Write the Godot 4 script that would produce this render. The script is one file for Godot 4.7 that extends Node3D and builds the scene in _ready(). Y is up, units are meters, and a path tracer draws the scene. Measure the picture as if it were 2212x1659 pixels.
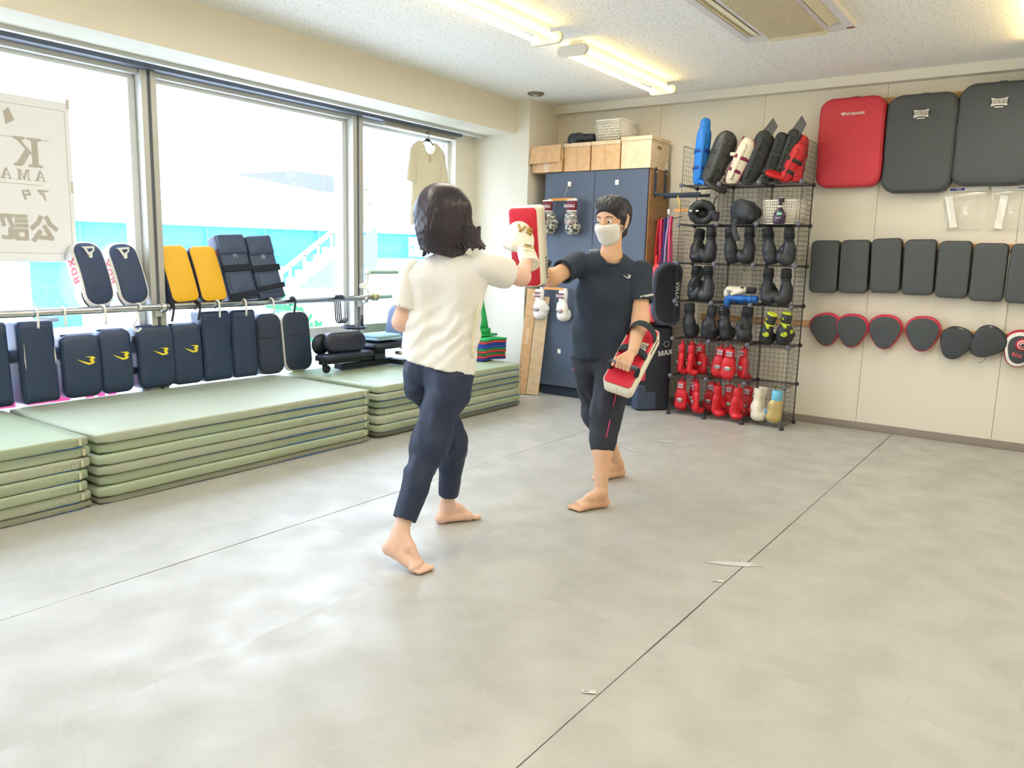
extends Node3D
# A martial-arts gym: two people training with pads, window wall with mats and pads, mesh rack of gloves.
var taken := {}
var mats := {}
var rng := RandomNumberGenerator.new()
const CEIL := 2.85

# ---------------------------------------------------------------- naming
func numbered(n: String) -> String:
	if not taken.has(n):
		taken[n] = 0
		return n
	taken[n] += 1
	return "%s_%03d" % [n, taken[n]]

func meta(o: Node, label := "", category := "", group := "", kind := "") -> void:
	if label: o.set_meta("label", label)
	if category: o.set_meta("category", category)
	if group: o.set_meta("group", group)
	if kind: o.set_meta("kind", kind)

func thing(called: String, label: String, category: String, at := Vector3.ZERO, turn := Vector3.ZERO, group := "") -> Node3D:
	var o := Node3D.new()
	o.name = numbered(called)
	add_child(o)
	o.position = at
	o.rotation = turn
	meta(o, label, category, group)
	return o

func part(parent: Node, called: String, m: Mesh, material: Material, at := Vector3.ZERO, turn := Vector3.ZERO) -> MeshInstance3D:
	var o := MeshInstance3D.new()
	o.name = called
	o.mesh = m
	o.material_override = material
	parent.add_child(o, true)
	o.position = at
	o.rotation = turn
	return o

func solo(called: String, label: String, category: String, m: Mesh, material: Material, at := Vector3.ZERO, turn := Vector3.ZERO, group := "") -> MeshInstance3D:
	var o := part(self, numbered(called), m, material, at, turn)
	meta(o, label, category, group)
	return o

func struct(called: String, m: Mesh, material: Material, at := Vector3.ZERO, turn := Vector3.ZERO) -> MeshInstance3D:
	var o := part(self, numbered(called), m, material, at, turn)
	o.set_meta("kind", "structure")
	return o

func copy(src: Node3D, at: Vector3, turn: Vector3, label := "", group := "") -> Node3D:
	var base := src.name.rstrip("0123456789").trim_suffix("_")
	var o: Node3D = src.duplicate()
	o.name = numbered(base)
	add_child(o)
	o.position = at
	o.rotation = turn
	if label: o.set_meta("label", label)
	if group: o.set_meta("group", group)
	return o

func repaint(o: Node, called: String, material: Material) -> void:
	for c in o.get_children():
		if c is MeshInstance3D and String(c.name).begins_with(called): c.material_override = material

func deg(x: float, y := 0.0, z := 0.0) -> Vector3:
	return Vector3(deg_to_rad(x), deg_to_rad(y), deg_to_rad(z))

# ---------------------------------------------------------------- materials
func noise_tex(freq: float, seed_: int, normal := 0.0, ramp: Array = [], size := 512, oct := 4, type := FastNoiseLite.TYPE_SIMPLEX) -> NoiseTexture2D:
	var n := FastNoiseLite.new()
	n.noise_type = type
	n.frequency = freq
	n.seed = seed_
	n.fractal_octaves = oct
	var t := NoiseTexture2D.new()
	t.width = size
	t.height = size
	t.seamless = true
	t.noise = n
	if normal > 0.0:
		t.as_normal_map = true
		t.bump_strength = normal
	if ramp:
		var g := Gradient.new()
		g.offsets = PackedFloat32Array(ramp[0])
		var cs := PackedColorArray()
		for c in ramp[1]: cs.append(c)
		g.colors = cs
		t.color_ramp = g
	return t

var tex := {}
func mat(color: Color, rough := 0.7, grain := "", scale := 4.0, depth := 1.0, metal := 0.0, spec := 0.5) -> StandardMaterial3D:
	var key := "%s|%s|%s|%s|%s|%s|%s" % [color, rough, grain, scale, depth, metal, spec]
	if mats.has(key): return mats[key]
	var m := StandardMaterial3D.new()
	m.albedo_color = color
	m.roughness = rough
	m.metallic = metal
	m.metallic_specular = spec
	if grain:
		m.normal_enabled = true
		m.normal_texture = tex[grain]
		m.normal_scale = depth
		m.uv1_triplanar = true
		m.uv1_scale = Vector3.ONE * scale
	mats[key] = m
	return m

func rgb(r: int, g: int, b: int) -> Color:
	return Color(r / 255.0, g / 255.0, b / 255.0)

func tinted(m: StandardMaterial3D, t: Texture2D, world := false, scale := Vector3.ONE) -> StandardMaterial3D:
	var o: StandardMaterial3D = m.duplicate()
	o.albedo_texture = t
	o.uv1_triplanar = true
	o.uv1_world_triplanar = world
	o.uv1_scale = scale
	return o

# ---------------------------------------------------------------- mesh making
func stool() -> SurfaceTool:
	var st := SurfaceTool.new()
	st.begin(Mesh.PRIMITIVE_TRIANGLES)
	return st

func done(st: SurfaceTool) -> ArrayMesh:
	st.generate_normals()
	return st.commit()

func tri(st: SurfaceTool, a: Vector3, b: Vector3, c: Vector3) -> void:
	st.add_vertex(a)
	st.add_vertex(b)
	st.add_vertex(c)

func quad(st: SurfaceTool, a: Vector3, b: Vector3, c: Vector3, d: Vector3) -> void:
	tri(st, a, b, c)
	tri(st, a, c, d)

# loops run counter-clockwise seen from the end the loft goes to
func loft(st: SurfaceTool, loops: Array, cap0 := true, cap1 := true) -> void:
	for i in loops.size() - 1:
		var a: PackedVector3Array = loops[i]
		var b: PackedVector3Array = loops[i + 1]
		for j in a.size():
			var k := (j + 1) % a.size()
			quad(st, a[j], b[j], b[k], a[k])
	if cap0: fan(st, loops[0], true)
	if cap1: fan(st, loops[-1], false)

func fan(st: SurfaceTool, p: PackedVector3Array, back: bool) -> void:
	var c := Vector3.ZERO
	for v in p: c += v
	c /= p.size()
	for j in p.size():
		var k := (j + 1) % p.size()
		if back: tri(st, c, p[j], p[k])
		else: tri(st, c, p[k], p[j])

func ring(rx: float, ry: float, n: int, z: float, c := Vector2.ZERO) -> PackedVector3Array:
	var p := PackedVector3Array()
	for i in n:
		var a := TAU * i / n
		p.append(Vector3(c.x + cos(a) * rx, c.y + sin(a) * ry, z))
	return p

# rounded rectangle, counter-clockwise from +z, with extra points along the upright sides
func rrect(w: float, h: float, r: float, z: float, seg := 5, side := 0, c := Vector2.ZERO) -> PackedVector3Array:
	var p := PackedVector3Array()
	r = clampf(r, 0.0001, minf(w, h) * 0.4999)
	var cs := [Vector2(w / 2 - r, h / 2 - r), Vector2(-w / 2 + r, h / 2 - r), Vector2(-w / 2 + r, -h / 2 + r), Vector2(w / 2 - r, -h / 2 + r)]
	for q in 4:
		for s in seg + 1:
			var a := PI / 2 * (q + float(s) / seg)
			p.append(Vector3(c.x + cs[q].x + cos(a) * r, c.y + cs[q].y + sin(a) * r, z))
		if q % 2 == 1:
			for i in side:
				var t := float(i + 1) / (side + 1)
				p.append(Vector3(c.x + cs[q].x + (-r if q == 1 else r), lerpf(c.y + cs[q].y, c.y + cs[(q + 1) % 4].y, t), z))
	return p

func warp(p: PackedVector3Array, f: Callable) -> PackedVector3Array:
	var o := PackedVector3Array()
	for v in p: o.append(f.call(v))
	return o

# a cushion: w x h face looking to +z, depth d behind it; bend bows it along y, bulge swells the face
func pad(w: float, h: float, d: float, r: float, bev := 0.012, bulge := 0.0, bend: Variant = null, side := 6, taper := 0.0) -> ArrayMesh:
	var st := stool()
	var loops := []
	for e in [[0.02, 0.0, 0.0], [0.35, 0.0, 0.4], [0.7, 0.0, 0.8], [1.0, 1.0, 0.0], [1.0, 0.3, 0.29], [1.0, 0.0, 1.0]]:
		var i: float = bev * e[1]
		var z: float = -d + bev * e[2] * (1.0 if e[1] > 0.0 else 0.0)
		var l := rrect(w - 2 * i, h - 2 * i, r - i, z, 5, side)
		loops.append(warp(l, func(v): return Vector3(v.x * e[0], v.y * e[0], v.z)))
	for e in [[1.0, 0.0, 1.0], [1.0, 0.3, 0.29], [1.0, 1.0, 0.0], [0.85, 1.0, 0.0], [0.6, 1.0, 0.0], [0.3, 1.0, 0.0], [0.02, 1.0, 0.0]]:
		var i: float = bev * e[1]
		var z: float = -bev * e[2] + bulge * (1.0 - e[0] * e[0])
		var l := rrect(w - 2 * i, h - 2 * i, r - i, z, 5, side)
		loops.append(warp(l, func(v): return Vector3(v.x * e[0], v.y * e[0], v.z)))
	if taper != 0.0:
		for i in loops.size(): loops[i] = warp(loops[i], func(v): return Vector3(v.x * (1.0 + taper * v.y / h), v.y, v.z))
	if bend != null:
		for i in loops.size(): loops[i] = warp(loops[i], bend)
	loft(st, loops)
	return done(st)

# only the front skin of such a cushion, thick metres proud
func face(w: float, h: float, r: float, thick := 0.004, bulge := 0.0, bend: Variant = null, side := 6, taper := 0.0) -> ArrayMesh:
	var st := stool()
	var loops := []
	for e in [[1.0, 0.0, -0.002], [1.0, 0.0, thick * 0.5], [1.0, thick * 0.5, thick], [0.85, thick * 0.5, thick], [0.6, thick * 0.5, thick], [0.3, thick * 0.5, thick], [0.02, thick * 0.5, thick]]:
		var l := rrect(w - 2 * e[1], h - 2 * e[1], r - e[1], e[2] + bulge * (1.0 - e[0] * e[0]), 5, side)
		loops.append(warp(l, func(v): return Vector3(v.x * e[0], v.y * e[0], v.z)))
	if taper != 0.0:
		for i in loops.size(): loops[i] = warp(loops[i], func(v): return Vector3(v.x * (1.0 + taper * v.y / h), v.y, v.z))
	if bend != null:
		for i in loops.size(): loops[i] = warp(loops[i], bend)
	loft(st, loops, false, true)
	return done(st)

func add_box(st: SurfaceTool, lo: Vector3, hi: Vector3) -> void:
	var s := [Vector3(lo.x, lo.y, lo.z), Vector3(hi.x, lo.y, lo.z), Vector3(hi.x, hi.y, lo.z), Vector3(lo.x, hi.y, lo.z), Vector3(lo.x, lo.y, hi.z), Vector3(hi.x, lo.y, hi.z), Vector3(hi.x, hi.y, hi.z), Vector3(lo.x, hi.y, hi.z)]
	st.set_smooth_group(-1)
	for f in [[0, 1, 2, 3], [5, 4, 7, 6], [4, 0, 3, 7], [1, 5, 6, 2], [3, 2, 6, 7], [4, 5, 1, 0]]:
		quad(st, s[f[0]], s[f[1]], s[f[2]], s[f[3]])

func box(w: float, h: float, d: float) -> ArrayMesh:
	var st := stool()
	add_box(st, Vector3(-w / 2, -h / 2, -d / 2), Vector3(w / 2, h / 2, d / 2))
	return done(st)

func slab(lo: Vector3, hi: Vector3) -> ArrayMesh:
	var st := stool()
	add_box(st, lo, hi)
	return done(st)

# box with softened edges, centred
func soft(w: float, h: float, d: float, b := 0.006) -> ArrayMesh:
	var st := stool()
	st.set_smooth_group(-1)
	var loops := []
	for e in [[-d / 2, b], [-d / 2 + b * 0.3, b * 0.3], [-d / 2 + b, 0.0], [d / 2 - b, 0.0], [d / 2 - b * 0.3, b * 0.3], [d / 2, b]]:
		loops.append(rrect(w - 2 * e[1], h - 2 * e[1], maxf(b - e[1] * 0.5, 0.0005), e[0], 3))
	loft(st, loops)
	return done(st)

func add_bar(st: SurfaceTool, a: Vector3, b: Vector3, r: float, n := 4, r2 := -1.0) -> void:
	var z := (b - a).normalized()
	var x := z.cross(Vector3.UP if absf(z.y) < 0.9 else Vector3.RIGHT).normalized()
	var y := z.cross(x)
	var l0 := PackedVector3Array()
	var l1 := PackedVector3Array()
	if r2 < 0.0: r2 = r
	for i in n:
		var t := TAU * i / n
		var o := x * cos(t) + y * sin(t)
		l0.append(a + o * r)
		l1.append(b + o * r2)
	loft(st, [l0, l1])

func bar(a: Vector3, b: Vector3, r: float, n := 10, r2 := -1.0) -> ArrayMesh:
	var st := stool()
	add_bar(st, a, b, r, n, r2)
	return done(st)

func add_tube(st: SurfaceTool, pts: Array, r: float, n := 8, flat := 1.0) -> void:
	var loops := []
	var up := Vector3.UP
	for i in pts.size():
		var z: Vector3 = (pts[mini(i + 1, pts.size() - 1)] - pts[maxi(i - 1, 0)]).normalized()
		if absf(z.dot(up)) > 0.95: up = Vector3.RIGHT if absf(z.x) < 0.9 else Vector3.BACK
		var x := z.cross(up).normalized()
		var y := z.cross(x)
		up = -y
		var l := PackedVector3Array()
		for k in n:
			var t := TAU * k / n
			l.append(pts[i] + x * cos(t) * r + y * sin(t) * r * flat)
		loops.append(l)
	loft(st, loops)

func tube(pts: Array, r: float, n := 8, flat := 1.0) -> ArrayMesh:
	var st := stool()
	add_tube(st, pts, r, n, flat)
	return done(st)

func smooth_path(pts: Array, n := 4) -> Array:
	var o := []
	for i in pts.size() - 1:
		var p0: Vector3 = pts[maxi(i - 1, 0)]
		var p1: Vector3 = pts[i]
		var p2: Vector3 = pts[i + 1]
		var p3: Vector3 = pts[mini(i + 2, pts.size() - 1)]
		for k in n: o.append(p1.cubic_interpolate(p2, p0, p3, float(k) / n))
	o.append(pts[-1])
	return o

# profile of (radius, height) pairs turned about y
func lathe(prof: Array, n := 20, flat := 1.0) -> ArrayMesh:
	var st := stool()
	var loops := []
	for e in prof:
		var l := PackedVector3Array()
		for i in n:
			var a := -TAU * i / n
			l.append(Vector3(cos(a) * e[0], e[1], sin(a) * e[0] * flat))
		loops.append(l)
	loft(st, loops)
	return done(st)

# flat outline in xy given clockwise or not, extruded to depth d (0..d)
func plate(pts: Array, d: float) -> ArrayMesh:
	var st := stool()
	st.set_smooth_group(-1)
	var p := PackedVector2Array(pts)
	if Geometry2D.is_polygon_clockwise(p): p.reverse()
	var ix := Geometry2D.triangulate_polygon(p)
	for i in range(0, ix.size(), 3):
		var a := p[ix[i]]
		var b := p[ix[i + 1]]
		var c := p[ix[i + 2]]
		if (b - a).cross(c - a) < 0.0:
			var t := b
			b = c
			c = t
		tri(st, Vector3(a.x, a.y, d), Vector3(c.x, c.y, d), Vector3(b.x, b.y, d))
		tri(st, Vector3(a.x, a.y, 0), Vector3(b.x, b.y, 0), Vector3(c.x, c.y, 0))
	for i in p.size():
		var q := p[(i + 1) % p.size()]
		quad(st, Vector3(p[i].x, p[i].y, 0), Vector3(p[i].x, p[i].y, d), Vector3(q.x, q.y, d), Vector3(q.x, q.y, 0))
	return done(st)

# brush lettering: polylines in xy drawn as flat bars of width w
func strokes(lines: Array, w: float, d: float, scale := 1.0) -> ArrayMesh:
	var st := stool()
	st.set_smooth_group(-1)
	var d0 := d
	for l in lines:
		for i in l.size() - 1:
			d += d0 * 0.06
			var a: Vector2 = l[i] * scale
			var b: Vector2 = l[i + 1] * scale
			var t := (b - a).normalized()
			a -= t * w * 0.35
			b += t * w * 0.35
			var n := Vector2(-t.y, t.x) * w / 2
			var q := [a + n, a - n, b - n, b + n]
			quad(st, Vector3(q[0].x, q[0].y, d), Vector3(q[3].x, q[3].y, d), Vector3(q[2].x, q[2].y, d), Vector3(q[1].x, q[1].y, d))
			for k in 4:
				var u: Vector2 = q[k]
				var v: Vector2 = q[(k + 1) % 4]
				quad(st, Vector3(u.x, u.y, 0), Vector3(u.x, u.y, d), Vector3(v.x, v.y, d), Vector3(v.x, v.y, 0))
	return done(st)

var fonts := {}
func word(text: String, height: float, face_ := "Droid Sans", bold := true, depth := 0.002) -> TextMesh:
	var key := face_ + str(bold)
	if not fonts.has(key):
		var f := SystemFont.new()
		f.font_names = PackedStringArray([face_])
		f.font_weight = 700 if bold else 400
		fonts[key] = f
	var t := TextMesh.new()
	t.text = text
	t.font = fonts[key]
	t.font_size = 32
	t.pixel_size = height / 32.0 * 1.35
	t.depth = depth
	t.curve_step = 2.0
	return t

# ---------------------------------------------------------------- smooth solids from tapered bones
# bone: [a, b, ra, rb] or [a, b, ra, rb, axis, squash]; carve: planes [point, normal] that cut away what lies beyond
func flesh(bones: Array, cell: float, k: float, planes: Array = [], ripple: Variant = null, holes: Array = []) -> Array:
	var lo := Vector3.INF
	var hi := -Vector3.INF
	for b in bones:
		var r: float = maxf(b[2], b[3]) + cell * 2
		lo = lo.min((b[0] as Vector3) - Vector3.ONE * r).min((b[1] as Vector3) - Vector3.ONE * r)
		hi = hi.max((b[0] as Vector3) + Vector3.ONE * r).max((b[1] as Vector3) + Vector3.ONE * r)
	var n := Vector3i(((hi - lo) / cell).ceil()) + Vector3i.ONE
	var nx := n.x
	var nxy := n.x * n.y
	var g := PackedFloat32Array()
	g.resize(nxy * n.z)
	g.fill(1.0)
	for pass_ in 2:
		var list: Array = bones if pass_ == 0 else holes
		for b in list:
			var a: Vector3 = b[0]
			var ab: Vector3 = (b[1] as Vector3) - a
			var ra: float = b[2]
			var rb: float = b[3]
			var ax := Vector3.ZERO
			var sq := 0.0
			if b.size() > 4:
				ax = b[4]
				sq = b[5] - 1.0
			var ab2 := ab
			if sq != 0.0: ab2 += ax * (ax.dot(ab) * sq)
			var l2 := maxf(ab2.length_squared(), 1e-9)
			var m := maxf(ra, rb) + k + cell * 2
			var blo := (a.min(b[1]) - Vector3.ONE * m - lo) / cell
			var bhi := (a.max(b[1]) + Vector3.ONE * m - lo) / cell
			var i0 := Vector3i(blo.floor()).clamp(Vector3i.ZERO, n - Vector3i.ONE)
			var i1 := Vector3i(bhi.ceil()).clamp(Vector3i.ZERO, n - Vector3i.ONE)
			for z in range(i0.z, i1.z + 1):
				for y in range(i0.y, i1.y + 1):
					var at := z * nxy + y * nx
					var p := lo + Vector3(i0.x, y, z) * cell - a
					for x in range(i0.x, i1.x + 1):
						var q := p
						if sq != 0.0: q += ax * (ax.dot(p) * sq)
						var t := clampf(q.dot(ab2) / l2, 0.0, 1.0)
						var d := (q - ab2 * t).length() - (ra + (rb - ra) * t)
						if sq > 0.0: d /= (1.0 + sq * 0.5)
						var o := g[at + x]
						if pass_ == 0:
							var h := k - absf(o - d)
							g[at + x] = minf(o, d) - (h * h / k * 0.25 if h > 0.0 else 0.0)
						else:
							g[at + x] = maxf(o, -d)
						p.x += cell
	if planes or ripple != null:
		for z in n.z:
			for y in n.y:
				for x in n.x:
					var i := z * nxy + y * nx + x
					if g[i] > 0.06: continue
					var p := lo + Vector3(x, y, z) * cell
					if ripple != null: g[i] += ripple.call(p)
					for pl in planes:
						if pl.size() > 2 and p.distance_to(pl[0]) > pl[2]: continue
						g[i] = maxf(g[i], (p - pl[0]).dot(pl[1]))
	var verts := PackedVector3Array()
	var index := PackedInt32Array()
	var at_cell := {}
	var off := [0, 1, nx, nx + 1, nxy, nxy + 1, nxy + nx, nxy + nx + 1]
	var cor := [Vector3(0, 0, 0), Vector3(1, 0, 0), Vector3(0, 1, 0), Vector3(1, 1, 0), Vector3(0, 0, 1), Vector3(1, 0, 1), Vector3(0, 1, 1), Vector3(1, 1, 1)]
	var edges := [[0, 1], [2, 3], [4, 5], [6, 7], [0, 2], [1, 3], [4, 6], [5, 7], [0, 4], [1, 5], [2, 6], [3, 7]]
	for z in n.z - 1:
		for y in n.y - 1:
			var base := z * nxy + y * nx
			for x in n.x - 1:
				var i := base + x
				var s := g[i] < 0.0
				if s == (g[i + 1] < 0.0) and s == (g[i + nx] < 0.0) and s == (g[i + nx + 1] < 0.0) and s == (g[i + nxy] < 0.0) and s == (g[i + nxy + 1] < 0.0) and s == (g[i + nxy + nx] < 0.0) and s == (g[i + nxy + nx + 1] < 0.0): continue
				var sum := Vector3.ZERO
				var c := 0
				for e in edges:
					var u := g[i + off[e[0]]]
					var v := g[i + off[e[1]]]
					if (u < 0.0) != (v < 0.0):
						sum += (cor[e[0]] as Vector3).lerp(cor[e[1]], u / (u - v))
						c += 1
				at_cell[i] = verts.size()
				verts.append(lo + (Vector3(x, y, z) + sum / c) * cell)
	for i in at_cell:
		var s: bool = g[i] < 0.0
		for ax in 3:
			var da: int = [1, nx, nxy][ax]
			if s == (g[i + da] < 0.0): continue
			var u: int = [nx, nxy, 1][ax]
			var v: int = [nxy, 1, nx][ax]
			if not (at_cell.has(i - u) and at_cell.has(i - v) and at_cell.has(i - u - v)): continue
			var q := [at_cell[i], at_cell[i - u], at_cell[i - u - v], at_cell[i - v]]
			if s: index.append_array(PackedInt32Array([q[0], q[2], q[1], q[0], q[3], q[2]]))
			else: index.append_array(PackedInt32Array([q[0], q[1], q[2], q[0], q[2], q[3]]))
	return [verts, index]

func skin(sets: Array) -> ArrayMesh:
	var verts := PackedVector3Array()
	var index := PackedInt32Array()
	for s in sets:
		var b := verts.size()
		verts.append_array(s[0])
		for i in s[1]: index.append(i + b)
	var nor := PackedVector3Array()
	nor.resize(verts.size())
	for i in range(0, index.size(), 3):
		var a := verts[index[i]]
		var f := (verts[index[i + 2]] - a).cross(verts[index[i + 1]] - a)
		nor[index[i]] += f
		nor[index[i + 1]] += f
		nor[index[i + 2]] += f
	for i in nor.size(): nor[i] = nor[i].normalized()
	var arr := []
	arr.resize(Mesh.ARRAY_MAX)
	arr[Mesh.ARRAY_VERTEX] = verts
	arr[Mesh.ARRAY_NORMAL] = nor
	arr[Mesh.ARRAY_INDEX] = index
	var m := ArrayMesh.new()
	m.add_surface_from_arrays(Mesh.PRIMITIVE_TRIANGLES, arr)
	return m

func _ready() -> void:
	rng.seed = 7
	setup_view()
	make_textures()
	build_room()
	build_windows()
	build_outside()
	build_ceiling_things()
	build_mats()
	build_window_things()
	build_corner()
	build_rack()
	build_wall_pads()
	build_people()

func setup_view() -> void:
	var cam := Camera3D.new()
	cam.name = "camera"
	cam.fov = 52.47
	cam.transform = Transform3D(Basis(Vector3(0.81310, 0.02619, -0.58153), Vector3(-0.11431, 0.98672, -0.11540), Vector3(0.57079, 0.16031, 0.80530)), Vector3(4.429, 1.35, 6.943))
	cam.current = true
	add_child(cam)
	var env := Environment.new()
	env.background_mode = Environment.BG_SKY
	var sky := Sky.new()
	var sm := ProceduralSkyMaterial.new()
	sm.sky_top_color = Color(0.80, 0.88, 1.0)
	sm.sky_horizon_color = Color(0.95, 0.97, 1.0)
	sm.ground_bottom_color = Color(0.5, 0.5, 0.5)
	sm.ground_horizon_color = Color(0.8, 0.8, 0.8)
	sm.sky_energy_multiplier = 2.6
	sm.ground_energy_multiplier = 1.3
	sky.sky_material = sm
	env.sky = sky
	env.tonemap_mode = Environment.TONE_MAPPER_LINEAR
	env.tonemap_exposure = 1.42
	env.sdfgi_enabled = true
	env.ssao_enabled = true
	env.ssil_enabled = true
	var we := WorldEnvironment.new()
	we.name = "environment"
	we.environment = env
	add_child(we)
	var sun := DirectionalLight3D.new()
	sun.name = "sun"
	sun.light_color = Color(1.0, 0.97, 0.92)
	sun.light_energy = 1.1
	sun.shadow_enabled = true
	sun.light_angular_distance = 0.6
	add_child(sun)
	sun.look_at_from_position(Vector3.ZERO, Vector3(-0.55, -0.80, -0.25), Vector3.UP)

func make_textures() -> void:
	tex.leather = noise_tex(0.03, 3, 3.0, [], 512, 4, FastNoiseLite.TYPE_CELLULAR)
	tex.cloth = noise_tex(0.25, 5, 2.5, [], 256, 2)
	tex.soft = noise_tex(0.012, 8, 4.0, [], 512, 3)
	tex.speck = noise_tex(0.05, 11, 4.0, [], 512, 3)
	tex.ceiling = noise_tex(0.055, 21, 0.0, [[0.0, 0.22, 0.27, 1.0], [rgb(206, 204, 196), rgb(222, 220, 214), rgb(248, 247, 242), rgb(250, 249, 245)]], 512, 3)
	tex.card = noise_tex(0.02, 31, 0.0, [[0.0, 0.5, 1.0], [rgb(216, 190, 154), rgb(224, 200, 166), rgb(231, 209, 178)]], 256, 4)
	var wood := Image.create(256, 256, false, Image.FORMAT_RGB8)
	var wn := FastNoiseLite.new()
	wn.seed = 4
	wn.frequency = 0.02
	for y in 256:
		for x in 256:
			var v := 0.5 + 0.5 * wn.get_noise_2d(x * 0.25, y * 5.0)
			wood.set_pixel(x, y, rgb(188, 142, 92).lerp(rgb(222, 178, 124), v))
	tex.wood = ImageTexture.create_from_image(wood)
	# worn vinyl floor: blotches in tone, smears and scratches in gloss
	var im := Image.create(1024, 1024, false, Image.FORMAT_RGB8)
	var ro := Image.create(1024, 1024, false, Image.FORMAT_L8)
	var n1 := FastNoiseLite.new()
	n1.seed = 12
	n1.frequency = 0.006
	n1.fractal_octaves = 5
	var n2 := FastNoiseLite.new()
	n2.seed = 13
	n2.frequency = 0.02
	for y in 1024:
		for x in 1024:
			var v := n1.get_noise_2d(x, y)
			var s := n2.get_noise_2d(x * 2.5, y * 0.5)
			im.set_pixel(x, y, rgb(183, 182, 174).lerp(rgb(170, 169, 160), clampf(0.5 + v * 0.9, 0, 1)))
			var q := clampf(0.42 + v * 0.16 + s * 0.07, 0.30, 0.7)
			ro.set_pixel(x, y, Color(q, q, q))
	for k in 150:
		var p := Vector2(rng.randf() * 1024, rng.randf() * 1024)
		var a := rng.randf() * TAU
		var len_ := 40 + rng.randf() * 240
		var bend := (rng.randf() - 0.5) * 0.01
		var dark := rng.randf() < 0.35
		for i in int(len_):
			a += bend
			p += Vector2(cos(a), sin(a))
			var u := posmod(int(p.x), 1024)
			var v := posmod(int(p.y), 1024)
			var c := im.get_pixel(u, v)
			im.set_pixel(u, v, c.darkened(0.05) if dark else c.lightened(0.10))
			ro.set_pixel(u, v, ro.get_pixel(u, v).darkened(0.25))
	tex.floor = ImageTexture.create_from_image(im)
	tex.floor_rough = ImageTexture.create_from_image(ro)

func floor_material() -> StandardMaterial3D:
	var m := StandardMaterial3D.new()
	m.albedo_texture = tex.floor
	m.roughness_texture = tex.floor_rough
	m.roughness = 1.0
	m.normal_enabled = true
	m.normal_texture = tex.soft
	m.normal_scale = 0.12
	m.uv1_triplanar = true
	m.uv1_world_triplanar = true
	m.uv1_scale = Vector3.ONE * 0.45
	m.metallic_specular = 0.5
	return m

func wavy_sheet(x0: float, x1: float, z0: float, z1: float, y: float, seed_: int, amp: float) -> ArrayMesh:
	var n := FastNoiseLite.new()
	n.seed = seed_
	n.frequency = 0.5
	var e := FastNoiseLite.new()
	e.seed = seed_ + 50
	e.frequency = 0.9
	var st := stool()
	var nx := int((x1 - x0) / 0.05)
	var nz := int((z1 - z0) / 0.05)
	var f := func(i: int, j: int) -> Vector3:
		var x := lerpf(x0, x1, float(i) / nx)
		var z := lerpf(z0, z1, float(j) / nz)
		var h := n.get_noise_2d(x, z) * amp
		var edge := minf(x - x0, x1 - x)
		var lift := exp(-edge * 40.0) * maxf(0.0, 0.35 + e.get_noise_2d(1.0 if x - x0 < x1 - x else 9.0, z)) * 0.0012
		if i == 0 or i == nx: x += e.get_noise_2d(x * 7.0, z * 2.0) * 0.0015
		return Vector3(x, y + h + lift, z)
	for i in nx:
		for j in nz:
			quad(st, f.call(i, j), f.call(i + 1, j), f.call(i + 1, j + 1), f.call(i, j + 1))
	# turned-down edges along the seams
	st.set_smooth_group(-1)
	for j in nz:
		var a: Vector3 = f.call(0, j)
		var b: Vector3 = f.call(0, j + 1)
		quad(st, a, b, Vector3(b.x, y - 0.03, b.z), Vector3(a.x, y - 0.03, a.z))
		a = f.call(nx, j)
		b = f.call(nx, j + 1)
		quad(st, b, a, Vector3(a.x, y - 0.03, a.z), Vector3(b.x, y - 0.03, b.z))
	return done(st)

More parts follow.
